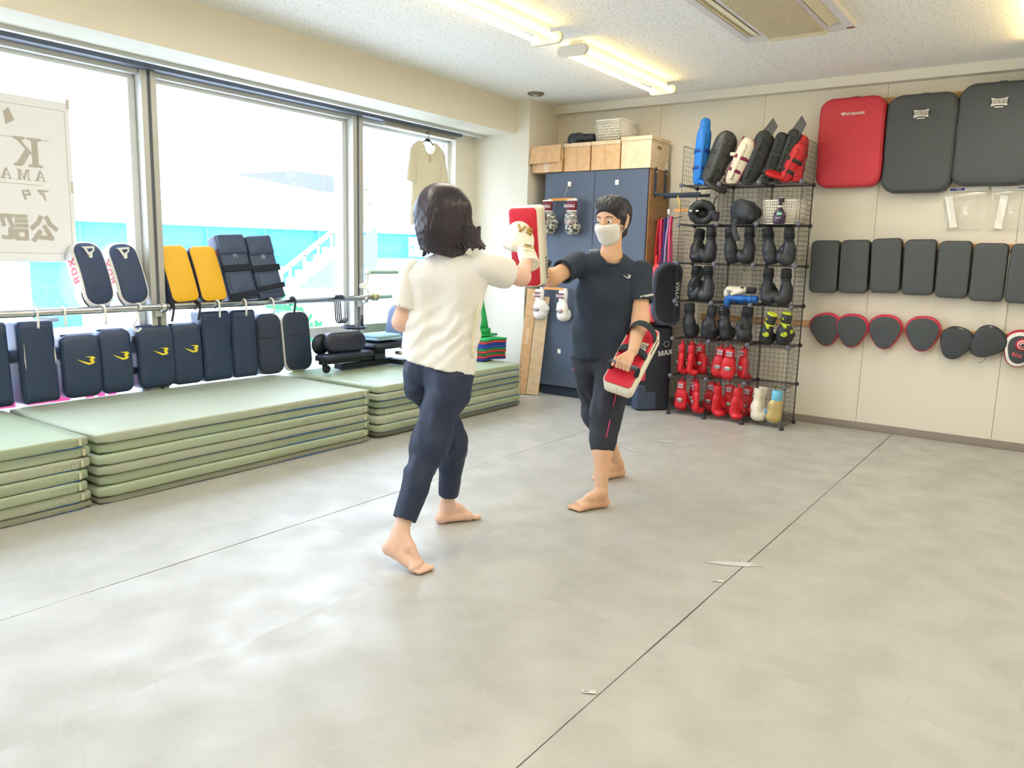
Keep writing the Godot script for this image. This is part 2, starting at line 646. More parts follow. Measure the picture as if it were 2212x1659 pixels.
func build_room() -> void:
	var wallm := mat(rgb(228, 222, 204), 0.75, "speck", 3.0, 0.15)
	var plaster := mat(rgb(228, 224, 210), 0.8, "speck", 3.0, 0.2)
	var fl := struct("floor", slab(Vector3(-0.95, -0.2, -0.2), Vector3(5.8, -0.03, 8.9)), mat(rgb(70, 66, 60), 0.9))
	var fm := floor_material()
	part(fl, "vinyl_sheet", wavy_sheet(-0.66, 1.402, 0.03, 8.7, 0.0, 1, 0.0012), fm)
	part(fl, "vinyl_sheet", wavy_sheet(1.407, 3.361, 0.03, 8.7, 0.0, 2, 0.0015), fm)
	part(fl, "vinyl_sheet", wavy_sheet(3.367, 5.58, 0.03, 8.7, 0.0, 3, 0.0015), fm)
	var scuff := mat(rgb(196, 197, 192), 0.6)
	for e in [[3.32, 3.60, 0.30, 0.07, 30.0], [3.10, 0.42, 0.10, 0.02, 5.0], [3.25, 0.55, 0.09, 0.02, -8.0], [3.45, 0.50, 0.08, 0.018, 10.0], [2.84, 0.36, 0.10, 0.02, 0.0], [2.95, 0.52, 0.08, 0.02, 12.0], [2.05, 1.55, 0.16, 0.06, 20.0], [3.75, 0.60, 0.09, 0.02, 4.0], [1.95, 1.95, 0.22, 0.03, -20.0]]:
		var pts := []
		for i in 18:
			var a := TAU * i / 18.0
			var k := rng.randf_range(0.55, 1.0)
			pts.append(Vector2(cos(a) * e[2] * 0.5 * k, sin(a) * e[3] * 0.5 * k))
		part(fl, "scuff_mark", plate(pts, 0.0006), scuff, Vector3(e[0], 0.0022, e[1]), deg(-90, e[4]))
	for e in [[3.335, 3.83, 20.0], [3.335, 4.93, 30.0]]:
		var tp := part(fl, "seam_tape", slab(Vector3(-0.025, 0.0, -0.010), Vector3(0.02, 0.001, 0.010)), mat(rgb(204, 204, 194), 0.6), Vector3(e[0], 0.0025, e[1]), deg(0, e[2]))
		part(tp, "tape_writing", strokes([[Vector2(0, 0), Vector2(0.3, 1), Vector2(0.5, 0.2)], [Vector2(0.7, 1), Vector2(0.8, 0.1), Vector2(1.1, 0.9)], [Vector2(1.3, 0.2), Vector2(1.5, 0.9)]], 0.0013, 0.0003, 0.012), mat(rgb(70, 70, 66), 0.8), Vector3(-0.02, 0.001, 0.006), deg(-90, 0))
	var cm := tinted(mat(rgb(255, 255, 255), 0.95, "speck", 2.2, 0.3), tex.ceiling, true, Vector3.ONE * 1.1)
	struct("ceiling", slab(Vector3(-0.95, CEIL, -0.2), Vector3(5.8, CEIL + 0.25, 8.9)), cm)
	# back wall of boards with fine joints
	var wb := struct("wall_back", slab(Vector3(-0.95, -0.1, -0.2), Vector3(5.8, CEIL, -0.012)), mat(rgb(150, 140, 118), 0.9))
	var xs := [0.0, 0.19, 1.13, 2.10, 3.07, 4.05, 5.03, 5.6]
	for i in xs.size() - 1:
		part(wb, "wall_panel", slab(Vector3(xs[i] + 0.0015, 0.0, -0.012), Vector3(xs[i + 1] - 0.0015, CEIL, 0.0)), wallm)
	struct("baseboard_back", slab(Vector3(0.0, -0.02, 0.0), Vector3(5.6, 0.06, 0.012)), mat(rgb(150, 138, 128), 0.6))
	struct("trim_1", slab(Vector3(0.0, 2.775, 0.0), Vector3(5.6, CEIL, 0.09)), plaster)
	struct("wall_right", slab(Vector3(5.6, -0.1, -0.2), Vector3(5.8, CEIL, 8.9)), wallm)
	struct("wall_front", slab(Vector3(-0.95, -0.1, 8.7), Vector3(5.8, CEIL, 8.9)), wallm)
	struct("wall_column", slab(Vector3(-0.95, -0.1, -0.2), Vector3(0.0, CEIL, 0.52)), plaster)
	struct("wall_beam", slab(Vector3(-0.95, 2.54, 0.52), Vector3(-0.165, CEIL, 8.7)), plaster)
	struct("wall_left", slab(Vector3(-0.95, -0.1, 0.52), Vector3(-0.68, 2.54, 0.80)), plaster)
	struct("wall_left", slab(Vector3(-0.95, -0.1, 0.80), Vector3(-0.68, 0.30, 8.7)), plaster)
	struct("wall_left", slab(Vector3(-0.95, 0.30, 7.80), Vector3(-0.68, 2.54, 8.7)), plaster)

func build_windows() -> void:
	var alu := mat(rgb(186, 188, 182), 0.42, "", 1, 1, 0.25)
	var white_alu := mat(rgb(214, 216, 214), 0.5, "", 1, 1, 0.1)
	var grey := mat(rgb(104, 112, 126), 0.5, "", 1, 1, 0.3)
	var glass := StandardMaterial3D.new()
	glass.transparency = BaseMaterial3D.TRANSPARENCY_ALPHA
	glass.albedo_color = Color(1, 1, 1, 0.04)
	glass.roughness = 0.02
	var wire := mat(rgb(120, 124, 128), 0.6)
	# posts between bays, front face at x = -0.67
	var bays := [[0.80, 2.06], [2.175, 3.925], [4.03, 5.84], [5.95, 7.80]]
	var n := 0
	for b in bays:
		n += 1
		var w := Node3D.new()
		w.name = "window_%d" % n
		add_child(w)
		w.set_meta("kind", "structure")
		var z0: float = b[0]
		var z1: float = b[1]
		var st := stool()
		add_box(st, Vector3(-0.86, 2.47, z0), Vector3(-0.70, 2.54, z1))
		add_box(st, Vector3(-0.84, 2.445, z0), Vector3(-0.76, 2.47, z1))
		part(w, "head_frame", done(st), white_alu)
		part(w, "sill_frame", slab(Vector3(-0.86, 0.30, z0), Vector3(-0.69, 0.345, z1)), alu)
		part(w, "transom", slab(Vector3(-0.85, 0.635, z0), Vector3(-0.76, 0.715, z1)), mat(rgb(150, 168, 150), 0.5) if n == 1 else white_alu)
		part(w, "jamb", slab(Vector3(-0.85, 0.345, z0), Vector3(-0.75, 2.445, z0 + 0.045)), white_alu)
		part(w, "jamb", slab(Vector3(-0.85, 0.345, z1 - 0.045), Vector3(-0.75, 2.445, z1)), white_alu)
		part(w, "pane", slab(Vector3(-0.803, 0.715, z0 + 0.045), Vector3(-0.797, 2.445, z1 - 0.045)), glass)
		part(w, "pane", slab(Vector3(-0.803, 0.345, z0 + 0.045), Vector3(-0.797, 0.635, z1 - 0.045)), glass)
		# diamond wires cast in the glass
		st = stool()
		var h := 1.73
		var wd := z1 - z0 - 0.09
		var s := 0.055
		var u := -h
		while u < wd:
			for dir in 2:
				var a := Vector2(u, 0.0)
				var e := Vector2(u + h * 0.85, h)
				if a.x < 0: a = Vector2(0, -u / 0.85)
				if e.x > wd: e = Vector2(wd, (wd - u) / 0.85)
				if e.y > a.y:
					if dir == 1:
						a.x = wd - a.x
						e.x = wd - e.x
					add_bar(st, Vector3(-0.8, 0.715 + a.y, z0 + 0.045 + a.x), Vector3(-0.8, 0.715 + e.y, z0 + 0.045 + e.x), 0.0004, 3)
			u += s
		part(w, "wire_mesh", done(st), wire)
	var k := 2
	for z in [[2.06, 2.175], [3.925, 4.03], [5.84, 5.95]]:
		var t := Node3D.new()
		t.name = "trim_%d" % k
		k += 1
		add_child(t)
		t.set_meta("kind", "structure")
		var z0: float = z[0]
		var z1: float = z[1]
		var m := (z0 + z1) / 2
		part(t, "post_core", slab(Vector3(-0.88, 0.30, z0 + 0.004), Vector3(-0.682, 2.54, z1 - 0.004)), white_alu)
		part(t, "post_face", soft(0.022, 2.2, m - z0 - 0.012, 0.003), alu, Vector3(-0.676, 1.4, (z0 + m - 0.012) / 2))
		part(t, "post_face", soft(0.022, 2.2, m - z0 - 0.012, 0.003), alu, Vector3(-0.676, 1.4, (z1 + m + 0.012) / 2))
		part(t, "post_groove", slab(Vector3(-0.683, 0.30, m - 0.012), Vector3(-0.68, 2.5, m + 0.012)), grey)
	var c := Node3D.new()
	c.name = "trim_%d" % k
	add_child(c)
	c.set_meta("kind", "structure")
	part(c, "track_rail", slab(Vector3(-0.545, 2.515, 0.56), Vector3(-0.50, 2.54, 8.6)), white_alu)
	part(c, "track_channel", slab(Vector3(-0.70, 2.50, 0.80), Vector3(-0.60, 2.54, 8.6)), grey)

func build_outside() -> void:
	var cyan := mat(rgb(48, 162, 216), 0.6)
	var pale := mat(rgb(196, 226, 236), 0.7)
	var white := mat(rgb(235, 236, 236), 0.85)
	var steel := mat(rgb(150, 158, 178), 0.7)
	solo("street", "pale grey street paving outside the windows", "street", slab(Vector3(-40, -0.5, -40), Vector3(-0.95, -0.4, 30)), mat(rgb(205, 205, 200), 0.9, "soft", 0.5, 0.3))
	# viaduct girder
	var g := thing("footbridge", "light blue painted steel girder of a bridge outside the windows", "bridge")
	var a := Vector3(-16.0, 1.24, 3.5)
	var b := Vector3(-9.2, 1.24, -10.5)
	var dir := (b - a).normalized()
	var nrm := Vector3(-dir.z, 0, dir.x)
	if nrm.x < 0: nrm = -nrm
	var bs := Basis(dir, Vector3.UP, dir.cross(Vector3.UP))
	var L := a.distance_to(b)
	var gd := part(g, "web_plate", box(L, 0.60, 0.3), cyan)
	gd.transform = Transform3D(bs, (a + b) / 2 + Vector3(0, 0.34, 0))
	var fl := part(g, "top_flange", box(L, 0.22, 0.7), pale)
	fl.transform = Transform3D(bs, (a + b) / 2 + Vector3(0, 0.75, 0))
	var fb := part(g, "bottom_flange", box(L, 0.05, 0.6), cyan)
	fb.transform = Transform3D(bs, (a + b) / 2 + Vector3(0, 0.02, 0))
	for i in 12:
		var s := part(g, "stiffener", box(0.05, 0.58, 0.2), cyan)
		s.transform = Transform3D(bs, a + dir * (0.6 + i * 1.3) + nrm * 0.22 + Vector3(0, 0.34, 0))
	for p in [Vector3(-13.6, 0, -1.2), Vector3(-11.2, 0, -6.0)]:
		part(g, "pier", slab(Vector3(-0.35, -0.4, -0.35), Vector3(0.35, 1.26, 0.35)), cyan, p)
		part(g, "pier_cap", slab(Vector3(-0.5, 0.98, -0.6), Vector3(0.5, 1.26, 0.6)), cyan, p)
	# stair up to the bridge
	var s := thing("outdoor_stair", "grey concrete stair with a pale railing beside the blue bridge", "stair", Vector3(-9.0, -0.4, -2.7), deg(0, 90))
	for i in 11: part(s, "step", slab(Vector3(i * 0.26, 0, -0.7), Vector3(i * 0.26 + 0.27, 0.17 * (i + 1), 0.7)), mat(rgb(196, 190, 184), 0.9))
	part(s, "side_girder", plate([Vector2(-0.3, 0.0), Vector2(1.2, 0.0), Vector2(2.9, 1.5), Vector2(2.9, 2.35), Vector2(-0.3, 0.45)], 0.06), mat(rgb(86, 94, 124), 0.7), Vector3(0, 0, 0.72))
	part(s, "railing", plate([Vector2(-0.3, 0.9), Vector2(2.9, 2.95), Vector2(2.9, 3.05), Vector2(-0.3, 1.0)], 0.05), white, Vector3(0, 0, 0.72))
	for i in 9: part(s, "baluster", slab(Vector3(-0.02, 0, -0.02), Vector3(0.02, 0.85, 0.02)), white, Vector3(-0.2 + i * 0.36, 0.15 + i * 0.23, 0.75))
	# building across
	var bl := thing("building", "pale concrete building with a slatted balcony fence beyond the bridge", "building", Vector3(-19, -0.4, -8))
	part(bl, "wall", slab(Vector3(-3, 0, -22), Vector3(0, 12, 26)), white)
	part(bl, "ledge", slab(Vector3(0, 2.5, -22), Vector3(1.5, 2.75, 26)), white)
	part(bl, "awning", plate([Vector2(-3.5, 0), Vector2(-1.2, 0.35), Vector2(1.2, 0.3), Vector2(2.4, -0.05), Vector2(0.4, -0.25)], 0.3), mat(rgb(84, 88, 130), 0.8), Vector3(0.6, 4.2, -4.6), deg(0, 90))
	for i in 16:
		part(bl, "fence_slat", slab(Vector3(0, 0, -0.05), Vector3(0.06, 1.55, 0.05)), mat(rgb(120, 128, 84), 0.8), Vector3(1.3, 2.75, -5.4 - i * 0.27))
	var cb := thing("overhead_cable", "thin dark utility cable sagging across the view outside", "cable")
	var pts := []
	for i in 21:
		var t := i / 20.0
		pts.append(Vector3(lerpf(-12.5, -8.5, t), 2.28 - 0.1 * sin(t * PI), lerpf(3.0, -6.8, t)))
	for e in [Vector3(-8.3, 2.15, -7.2), Vector3(-8.2, 1.6, -7.6)]: pts.append(e)
	part(cb, "wire", tube(pts, 0.014, 5), steel)
	var cb2 := copy(cb, Vector3(1.0, 1.75, 1.5), deg(0, 6), "thin dark utility cable stretched high above the bridge outside")
	cb2.scale = Vector3.ONE
	# direction board on the bridge
	var sg := thing("direction_sign", "white direction sign with blue characters and arrow on the bridge", "sign", Vector3(-9.80, 1.28, -8.44), Vector3(0, atan2(nrm.x, nrm.z), 0))
	part(sg, "board", box(1.1, 0.5, 0.03), pale, Vector3(0.45, 0.27, 0))
	var bl_ := mat(rgb(40, 96, 190), 0.6)
	var kan := [[Vector2(0, 0.85), Vector2(1, 0.85)], [Vector2(0.15, 0.65), Vector2(0.85, 0.65), Vector2(0.85, 0.3), Vector2(0.15, 0.3), Vector2(0.15, 0.65)], [Vector2(0.15, 0.48), Vector2(0.85, 0.48)], [Vector2(0.5, 1), Vector2(0.5, 0)], [Vector2(0.5, 0.3), Vector2(0.05, 0.02)], [Vector2(0.5, 0.3), Vector2(0.95, 0.02)]]
	var kbu := [[Vector2(0, 0.85), Vector2(0.6, 0.85)], [Vector2(0.3, 1), Vector2(0.3, 0.85)], [Vector2(0.12, 0.75), Vector2(0.2, 0.6)], [Vector2(0.48, 0.75), Vector2(0.4, 0.6)], [Vector2(0, 0.55), Vector2(0.6, 0.55)], [Vector2(0.1, 0.4), Vector2(0.5, 0.4), Vector2(0.5, 0.05), Vector2(0.1, 0.05), Vector2(0.1, 0.4)], [Vector2(0.72, 1), Vector2(0.72, 0)], [Vector2(0.72, 0.95), Vector2(0.98, 0.9), Vector2(0.82, 0.6), Vector2(1, 0.4), Vector2(0.78, 0.25)]]
	var ksh := [[Vector2(0.5, 1), Vector2(0.5, 0.02), Vector2(0.38, 0.08)], [Vector2(0.25, 0.7), Vector2(0.05, 0.25)], [Vector2(0.75, 0.7), Vector2(0.95, 0.25)]]
	var arrow := [[Vector2(0.9, 1), Vector2(0.1, 0.55)], [Vector2(0.1, 0.5), Vector2(0.9, 0.5)], [Vector2(0.1, 0.45), Vector2(0.9, 0)]]
	part(sg, "lettering", strokes(arrow, 0.03, 0.01, 0.13), bl_, Vector3(-0.06, 0.2, 0.016))
	part(sg, "lettering", strokes(kan, 0.017, 0.01, 0.17), bl_, Vector3(0.12, 0.3, 0.016))
	part(sg, "lettering", strokes(kbu, 0.017, 0.01, 0.17), bl_, Vector3(0.32, 0.3, 0.016))
	part(sg, "lettering", strokes(ksh, 0.017, 0.01, 0.17), bl_, Vector3(0.52, 0.3, 0.016))
	for i in 3: part(sg, "lettering", strokes([[Vector2(0, 0.8), Vector2(0.5, 1)], [Vector2(0, 0.4), Vector2(0.4, 0.2)], [Vector2(0.6, 0.5), Vector2(0.9, 0.5)], [Vector2(0.2, 0), Vector2(0.8, 0.1)]], 0.017, 0.01, 0.16), bl_, Vector3(0.12 + i * 0.2, 0.07, 0.016))
	# shop board with green characters seen from behind, standing outside the glass
	var sb := thing("shop_board", "white signboard with green characters outside the window below the bar", "sign", Vector3(-1.35, -0.4, 2.2), deg(0, 90))
	for lx in [-0.5, 0.7]: part(sb, "leg", slab(Vector3(lx - 0.02, 0.0, -0.02), Vector3(lx + 0.02, 0.85, 0.02)), steel)
	part(sb, "board", slab(Vector3(-0.55, 0.85, -0.02), Vector3(0.75, 1.42, 0.02)), mat(rgb(240, 244, 240), 0.6))
	var gr := mat(rgb(40, 190, 120), 0.6)
	var chars := [kan, kbu, ksh, kbu]
	for i in 4:
		part(sb, "lettering", strokes(chars[i], 0.026, 0.006, 0.2), gr, Vector3(-0.40 + i * 0.15, 1.27 - i * 0.10, 0.022), deg(0, 0, -38))
	# banner with pink characters low outside
	var pb := thing("pink_banner", "white banner with bright pink characters low outside the window", "banner", Vector3(-1.15, -0.4, 4.9), deg(0, 90))
	for lx in [-1.15, 0.95]: part(pb, "leg", slab(Vector3(lx - 0.015, 0.0, -0.01), Vector3(lx + 0.015, 0.35, 0.01)), steel)
	part(pb, "cloth", slab(Vector3(-1.2, 0.35, -0.01), Vector3(1.0, 1.0, 0.01)), mat(rgb(250, 240, 246), 0.7))
	var pk := mat(rgb(240, 50, 140), 0.6)
	for i in 6: part(pb, "lettering", strokes(chars[i % 3], 0.05, 0.006, 0.26), pk, Vector3(-1.1 + i * 0.34, 0.55, 0.012))
	part(pb, "stripe", slab(Vector3(-1.2, 0.40, 0.01), Vector3(1.0, 0.47, 0.014)), pk)
	# parked car and bicycle
	var car := thing("car", "small bright blue car parked across the street", "car", Vector3(-17.5, -0.4, -4.6), deg(0, 10))
	part(car, "body", pad(1.5, 0.55, 3.4, 0.15, 0.1), mat(rgb(30, 130, 220), 0.3), Vector3(0, 0.55, 1.7))
	part(car, "cabin", pad(1.3, 0.55, 1.9, 0.2, 0.15), mat(rgb(60, 80, 110), 0.2), Vector3(0, 1.05, 0.9))
	for w in [[-0.7, -1.1], [0.7, -1.1], [-0.7, 1.1], [0.7, 1.1]]:
		part(car, "wheel", lathe([[0.0, -0.09], [0.28, -0.09], [0.3, 0.0], [0.28, 0.09], [0.0, 0.09]], 16), mat(rgb(40, 40, 44), 0.8), Vector3(w[0], 0.3, w[1]), deg(0, 0, 90))
	var bi := thing("bicycle", "bicycle with thin grey frame parked outside the window", "bicycle", Vector3(-5.2, -0.4, 2.55), deg(0, 20))
	for sx in [-0.52, 0.52]:
		var rim := []
		for i in 25: rim.append(Vector3(sx + cos(TAU * i / 24) * 0.33, 0.34 + sin(TAU * i / 24) * 0.32, 0))
		part(bi, "wheel", tube(rim, 0.018, 5), mat(rgb(70, 72, 80), 0.7))
	var fs := stool()
	for e in [[Vector3(-0.52, 0.34, 0), Vector3(-0.05, 0.32, 0)], [Vector3(-0.05, 0.32, 0), Vector3(-0.2, 0.85, 0)], [Vector3(-0.05, 0.32, 0), Vector3(0.36, 0.75, 0)], [Vector3(-0.52, 0.34, 0), Vector3(-0.17, 0.75, 0)], [Vector3(0.52, 0.34, 0), Vector3(0.32, 1.0, 0)], [Vector3(0.32, 1.0, -0.25), Vector3(0.32, 1.0, 0.25)]]: add_bar(fs, e[0], e[1], 0.016, 6)
	part(bi, "frame", done(fs), mat(rgb(120, 128, 150), 0.5))
	part(bi, "saddle", soft(0.22, 0.05, 0.12, 0.02), mat(rgb(40, 40, 44), 0.7), Vector3(-0.2, 0.88, 0))

func build_ceiling_things() -> void:
	var white := mat(rgb(226, 222, 208), 0.55)
	var tubem := StandardMaterial3D.new()
	tubem.albedo_color = Color(1, 1, 1)
	tubem.emission_enabled = true
	tubem.emission = Color(1.0, 0.87, 0.56)
	tubem.emission_energy_multiplier = 8.0
	for x in [1.42, 4.13]:
		for z in [[0.62, 2.07], [2.42, 3.87], [4.22, 5.67], [6.02, 7.47]]:
			var f := thing("ceiling_light", "white twin-tube fluorescent ceiling light, tubes glowing", "ceiling light", Vector3(x, CEIL, (z[0] + z[1]) / 2), Vector3.ZERO, "fluorescent ceiling lights")
			var l: float = z[1] - z[0]
			part(f, "housing", slab(Vector3(-0.055, -0.055, -l / 2 + 0.03), Vector3(0.055, 0.0, l / 2 - 0.03)), white)
			for s in [-1, 1]:
				part(f, "tube", bar(Vector3(s * 0.08, -0.075, -l / 2 + 0.02), Vector3(s * 0.08, -0.075, l / 2 - 0.02), 0.016, 14), tubem)
				var e := part(f, "end_cap", pad(0.25, 0.075, 0.02, 0.036, 0.008), white, Vector3(0, -0.072, s * l / 2 + (0.02 if s > 0 else 0.0)))
				e.rotation.x = 0.0
			var al := AreaLight3D.new()
			al.name = "tube_glow"
			al.area_size = Vector2(0.22, l - 0.1)
			al.light_color = Color(0.99, 0.99, 0.985)
			al.light_energy = 0.95
			al.shadow_enabled = true
			al.area_range = 12.0
			f.add_child(al, true)
			al.position = Vector3(0, -0.115, 0)
			al.rotation = Vector3(-PI / 2, 0, 0)
	# ceiling air conditioner
	var ac := thing("air_conditioner", "ceiling cassette air conditioner with cream intake grille and side outlets", "air conditioner", Vector3(2.80, CEIL, 2.3))
	var pale := mat(rgb(228, 224, 224), 0.5)
	var cream := mat(rgb(236, 224, 190), 0.6)
	var hz := 0.78
	# hollow casing: frame strips round a real intake opening and two real outlet slots
	var st := stool()
	for q in [-1, 1]:
		add_box(st, Vector3(minf(q * 0.298, q * 0.35), -0.034, -hz), Vector3(maxf(q * 0.298, q * 0.35), -0.004, hz))
		add_box(st, Vector3(minf(q * 0.168, q * 0.205), -0.034, -hz), Vector3(maxf(q * 0.168, q * 0.205), -0.004, hz))
		for e in [-1, 1]: add_box(st, Vector3(minf(q * 0.205, q * 0.298), -0.034, minf(e * hz, e * (hz - 0.13))), Vector3(maxf(q * 0.205, q * 0.298), -0.004, maxf(e * hz, e * (hz - 0.13))))
	for e in [-1, 1]: add_box(st, Vector3(-0.168, -0.034, minf(e * hz, e * (hz - 0.09))), Vector3(0.168, -0.004, maxf(e * hz, e * (hz - 0.09))))
	part(ac, "panel", done(st), pale)
	part(ac, "top_plate", slab(Vector3(-0.35, -0.004, -hz), Vector3(0.35, 0.0, hz)), cream)
	for q in [-1, 1]:
		part(ac, "louver", soft(0.062, 0.006, hz * 2 - 0.29, 0.002), cream, Vector3(q * 0.245, -0.026, 0), deg(0, 0, q * 16))
		part(ac, "louver_stop", soft(0.008, 0.02, hz * 2 - 0.28, 0.002), cream, Vector3(q * 0.288, -0.022, 0))
	st = stool()
	for i in 15: add_box(st, Vector3(-0.168 + i * 0.0235, -0.046, -hz + 0.06), Vector3(-0.168 + i * 0.0235 + 0.007, -0.030, hz - 0.06))
	var nz := int((hz * 2 - 0.13) / 0.0235)
	for i in nz + 1: add_box(st, Vector3(-0.168, -0.046, -hz + 0.062 + i * 0.0235), Vector3(0.168, -0.0302, -hz + 0.069 + i * 0.0235))
	part(ac, "intake_grille", done(st), cream)
	part(ac, "grille_rim", slab(Vector3(-0.175, -0.048, -hz + 0.01), Vector3(0.175, -0.034, -hz + 0.085)), cream)
	part(ac, "badge", slab(Vector3(0.30, -0.0355, -hz + 0.03), Vector3(0.345, -0.034, -hz + 0.055)), mat(rgb(130, 30, 50), 0.5))
	var sp := thing("ceiling_vent", "small round grey vent cap in the ceiling by the column", "vent", Vector3(0.20, CEIL, 0.72))
	part(sp, "rim", lathe([[0.0, -0.02], [0.06, -0.02], [0.075, -0.012], [0.078, 0.0]], 24), mat(rgb(120, 116, 108), 0.5))
	part(sp, "cap", lathe([[0.0, -0.03], [0.02, -0.03], [0.025, -0.018]], 16), mat(rgb(190, 188, 180), 0.5))

func mat_shape(l: float, w: float, h: float, seed_: int) -> ArrayMesh:
	var n := FastNoiseLite.new()
	n.seed = seed_
	n.frequency = 0.7
	var st := stool()
	var loops := []
	var k := 26
	for i in k + 1:
		var z := l * (float(i) / k - 0.5)
		var e := 0.012 if i == 0 or i == k else 0.0
		var lp := rrect(w - e * 2, h - e, minf(0.011, h * 0.3), 0.0, 3, 1)
		var dy := n.get_noise_2d(z, 0.0) * 0.005
		var dx := n.get_noise_2d(z, 40.0) * 0.008
		loops.append(warp(lp, func(v): return Vector3(v.x + dx, v.y + dy, z)))
	loft(st, loops)
	return done(st)

func build_mats() -> void:
	var green := [mat(rgb(168, 182, 152), 0.45, "leather", 6.0, 0.25), mat(rgb(160, 174, 144), 0.5, "leather", 6.0, 0.25), mat(rgb(172, 180, 156), 0.5, "leather", 6.0, 0.25)]
	var grey := mat(rgb(150, 154, 134), 0.6, "leather", 6.0, 0.25)
	var blue := mat(rgb(40, 92, 168), 0.6)
	var thread := mat(rgb(206, 204, 170), 0.8)
	var stacks := [[3.99, 1.95, 0.392, 0.0, "longest"], [2.01, 1.85, 0.398, 0.0, "by the column"], [6.0, 1.98, 0.392, 0.0, "near"]]
	var where := ["in the stack under the logo pads", "in the stack below the exercise bench", "in the stack under the poster"]
	var rank := ["topmost", "second from the top", "third from the top", "fourth from the top", "fifth from the top", "sixth from the top", "lowest"]
	var sd := 100
	for s in 3:
		var e: Array = stacks[s]
		var y := 0.0
		for i in 7:
			sd += 1
			var h := 0.040 if i == 0 else 0.0575
			if s == 1 and i == 0: h = 0.046
			var off := [[0.0, 0.012, -0.008, 0.004, 0.01, -0.012, 0.0], [-0.02, 0.025, 0.015, -0.035, -0.02, 0.0, -0.006], [-0.01, 0.0, 0.016, 0.01, -0.012, -0.03, -0.005]][s][i] as float
			var t := thing("judo_mat", "grey-green judo mat, %s %s" % [rank[6 - i], where[s]], "mat", Vector3(-0.13 + off * 0.8, y + h / 2, e[0] + off), Vector3(0, off * 0.15, 0), "judo mats " + where[s].trim_prefix("in "))
			part(t, "cover", mat_shape(e[1] - absf(off) * 0.5, 1.04, h - 0.0025, 100 + s), grey if i == 0 else green[sd % 3])
			if sd % 3 != 0 or i == 6:
				part(t, "blue_underside", soft(1.025, 0.006, e[1] - 0.1, 0.002), blue, Vector3(0.004, -h / 2 + 0.004, rng.randf_range(-0.02, 0.02)))
			# zigzag or ladder stitching along the front edge
			var zig := sd % 2 == 0
			var st := stool()
			var l: float = e[1] - 0.12
			var m := int(l / 0.04)
			for j in m:
				var z := -l / 2 + j * 0.04
				var x := 0.5215
				if zig:
					add_bar(st, Vector3(x, -h * 0.32, z), Vector3(x, h * 0.1, z + 0.02), 0.0011, 3)
					add_bar(st, Vector3(x, h * 0.1, z + 0.02), Vector3(x, -h * 0.32, z + 0.04), 0.0011, 3)
				else:
					add_bar(st, Vector3(x, -h * 0.3, z), Vector3(x, h * 0.2, z), 0.0011, 3)
					add_bar(st, Vector3(x, h * 0.2, z), Vector3(x, h * 0.2, z + 0.04), 0.0011, 3)
			part(t, "stitching", done(st), thread)
			if i > 0: part(t, "corner_tape", slab(Vector3(0.512, -h * 0.3, -0.006), Vector3(0.5225, h * 0.3, 0.006)), thread, Vector3(0, 0, -e[1] / 2 + 0.045))
			y += h

# ---------------------------------------------------------------- pads
func bow(c: float, h: float) -> Callable:
	return func(v: Vector3) -> Vector3: return Vector3(v.x, v.y, v.z - c * pow(2.0 * v.y / h, 2.0))

func logo_wing() -> ArrayMesh:
	return plate([Vector2(-0.055, 0.018), Vector2(-0.02, -0.006), Vector2(0.01, -0.022), Vector2(0.04, -0.018), Vector2(0.052, -0.004), Vector2(0.04, 0.006), Vector2(0.056, 0.018), Vector2(0.044, 0.030), Vector2(-0.004, 0.030), Vector2(0.03, 0.021), Vector2(0.018, 0.008), Vector2(0.03, -0.004), Vector2(0.016, -0.010), Vector2(-0.015, 0.002)], 0.003)

func logo_strike() -> ArrayMesh:
	return plate([Vector2(-0.045, 0.04), Vector2(0.045, 0.04), Vector2(0.035, 0.008), Vector2(0.02, 0.0), Vector2(0.012, -0.03), Vector2(0.0, -0.052), Vector2(-0.012, -0.03), Vector2(0.004, 0.002), Vector2(0.026, 0.014), Vector2(0.03, 0.026), Vector2(-0.012, 0.026), Vector2(0.0, -0.002), Vector2(-0.01, -0.022), Vector2(-0.03, 0.03)], 0.003)

# a pad with its origin at the bottom centre of its front, facing +z
func kick_pad(called: String, label: String, w: float, h: float, d: float, r: float, body: Material, front: Material, curve := 0.0, bulge := 0.01, inset := 0.012, group := "") -> Node3D:
	var t := thing(called, label, "pad", Vector3.ZERO, Vector3.ZERO, group)
	var b: Variant = bow(curve, h) if curve != 0.0 else null
	part(t, "body", pad(w, h, d, r, 0.014, 0.0, b), body, Vector3(0, h / 2, 0))
	part(t, "front_panel", face(w - inset * 2, h - inset * 2, maxf(r - inset, 0.01), 0.004, bulge, b), front, Vector3(0, h / 2, 0))
	return t

func pipe_y(z: float) -> float: return 0.928 + (7.6 - z) * 0.0071

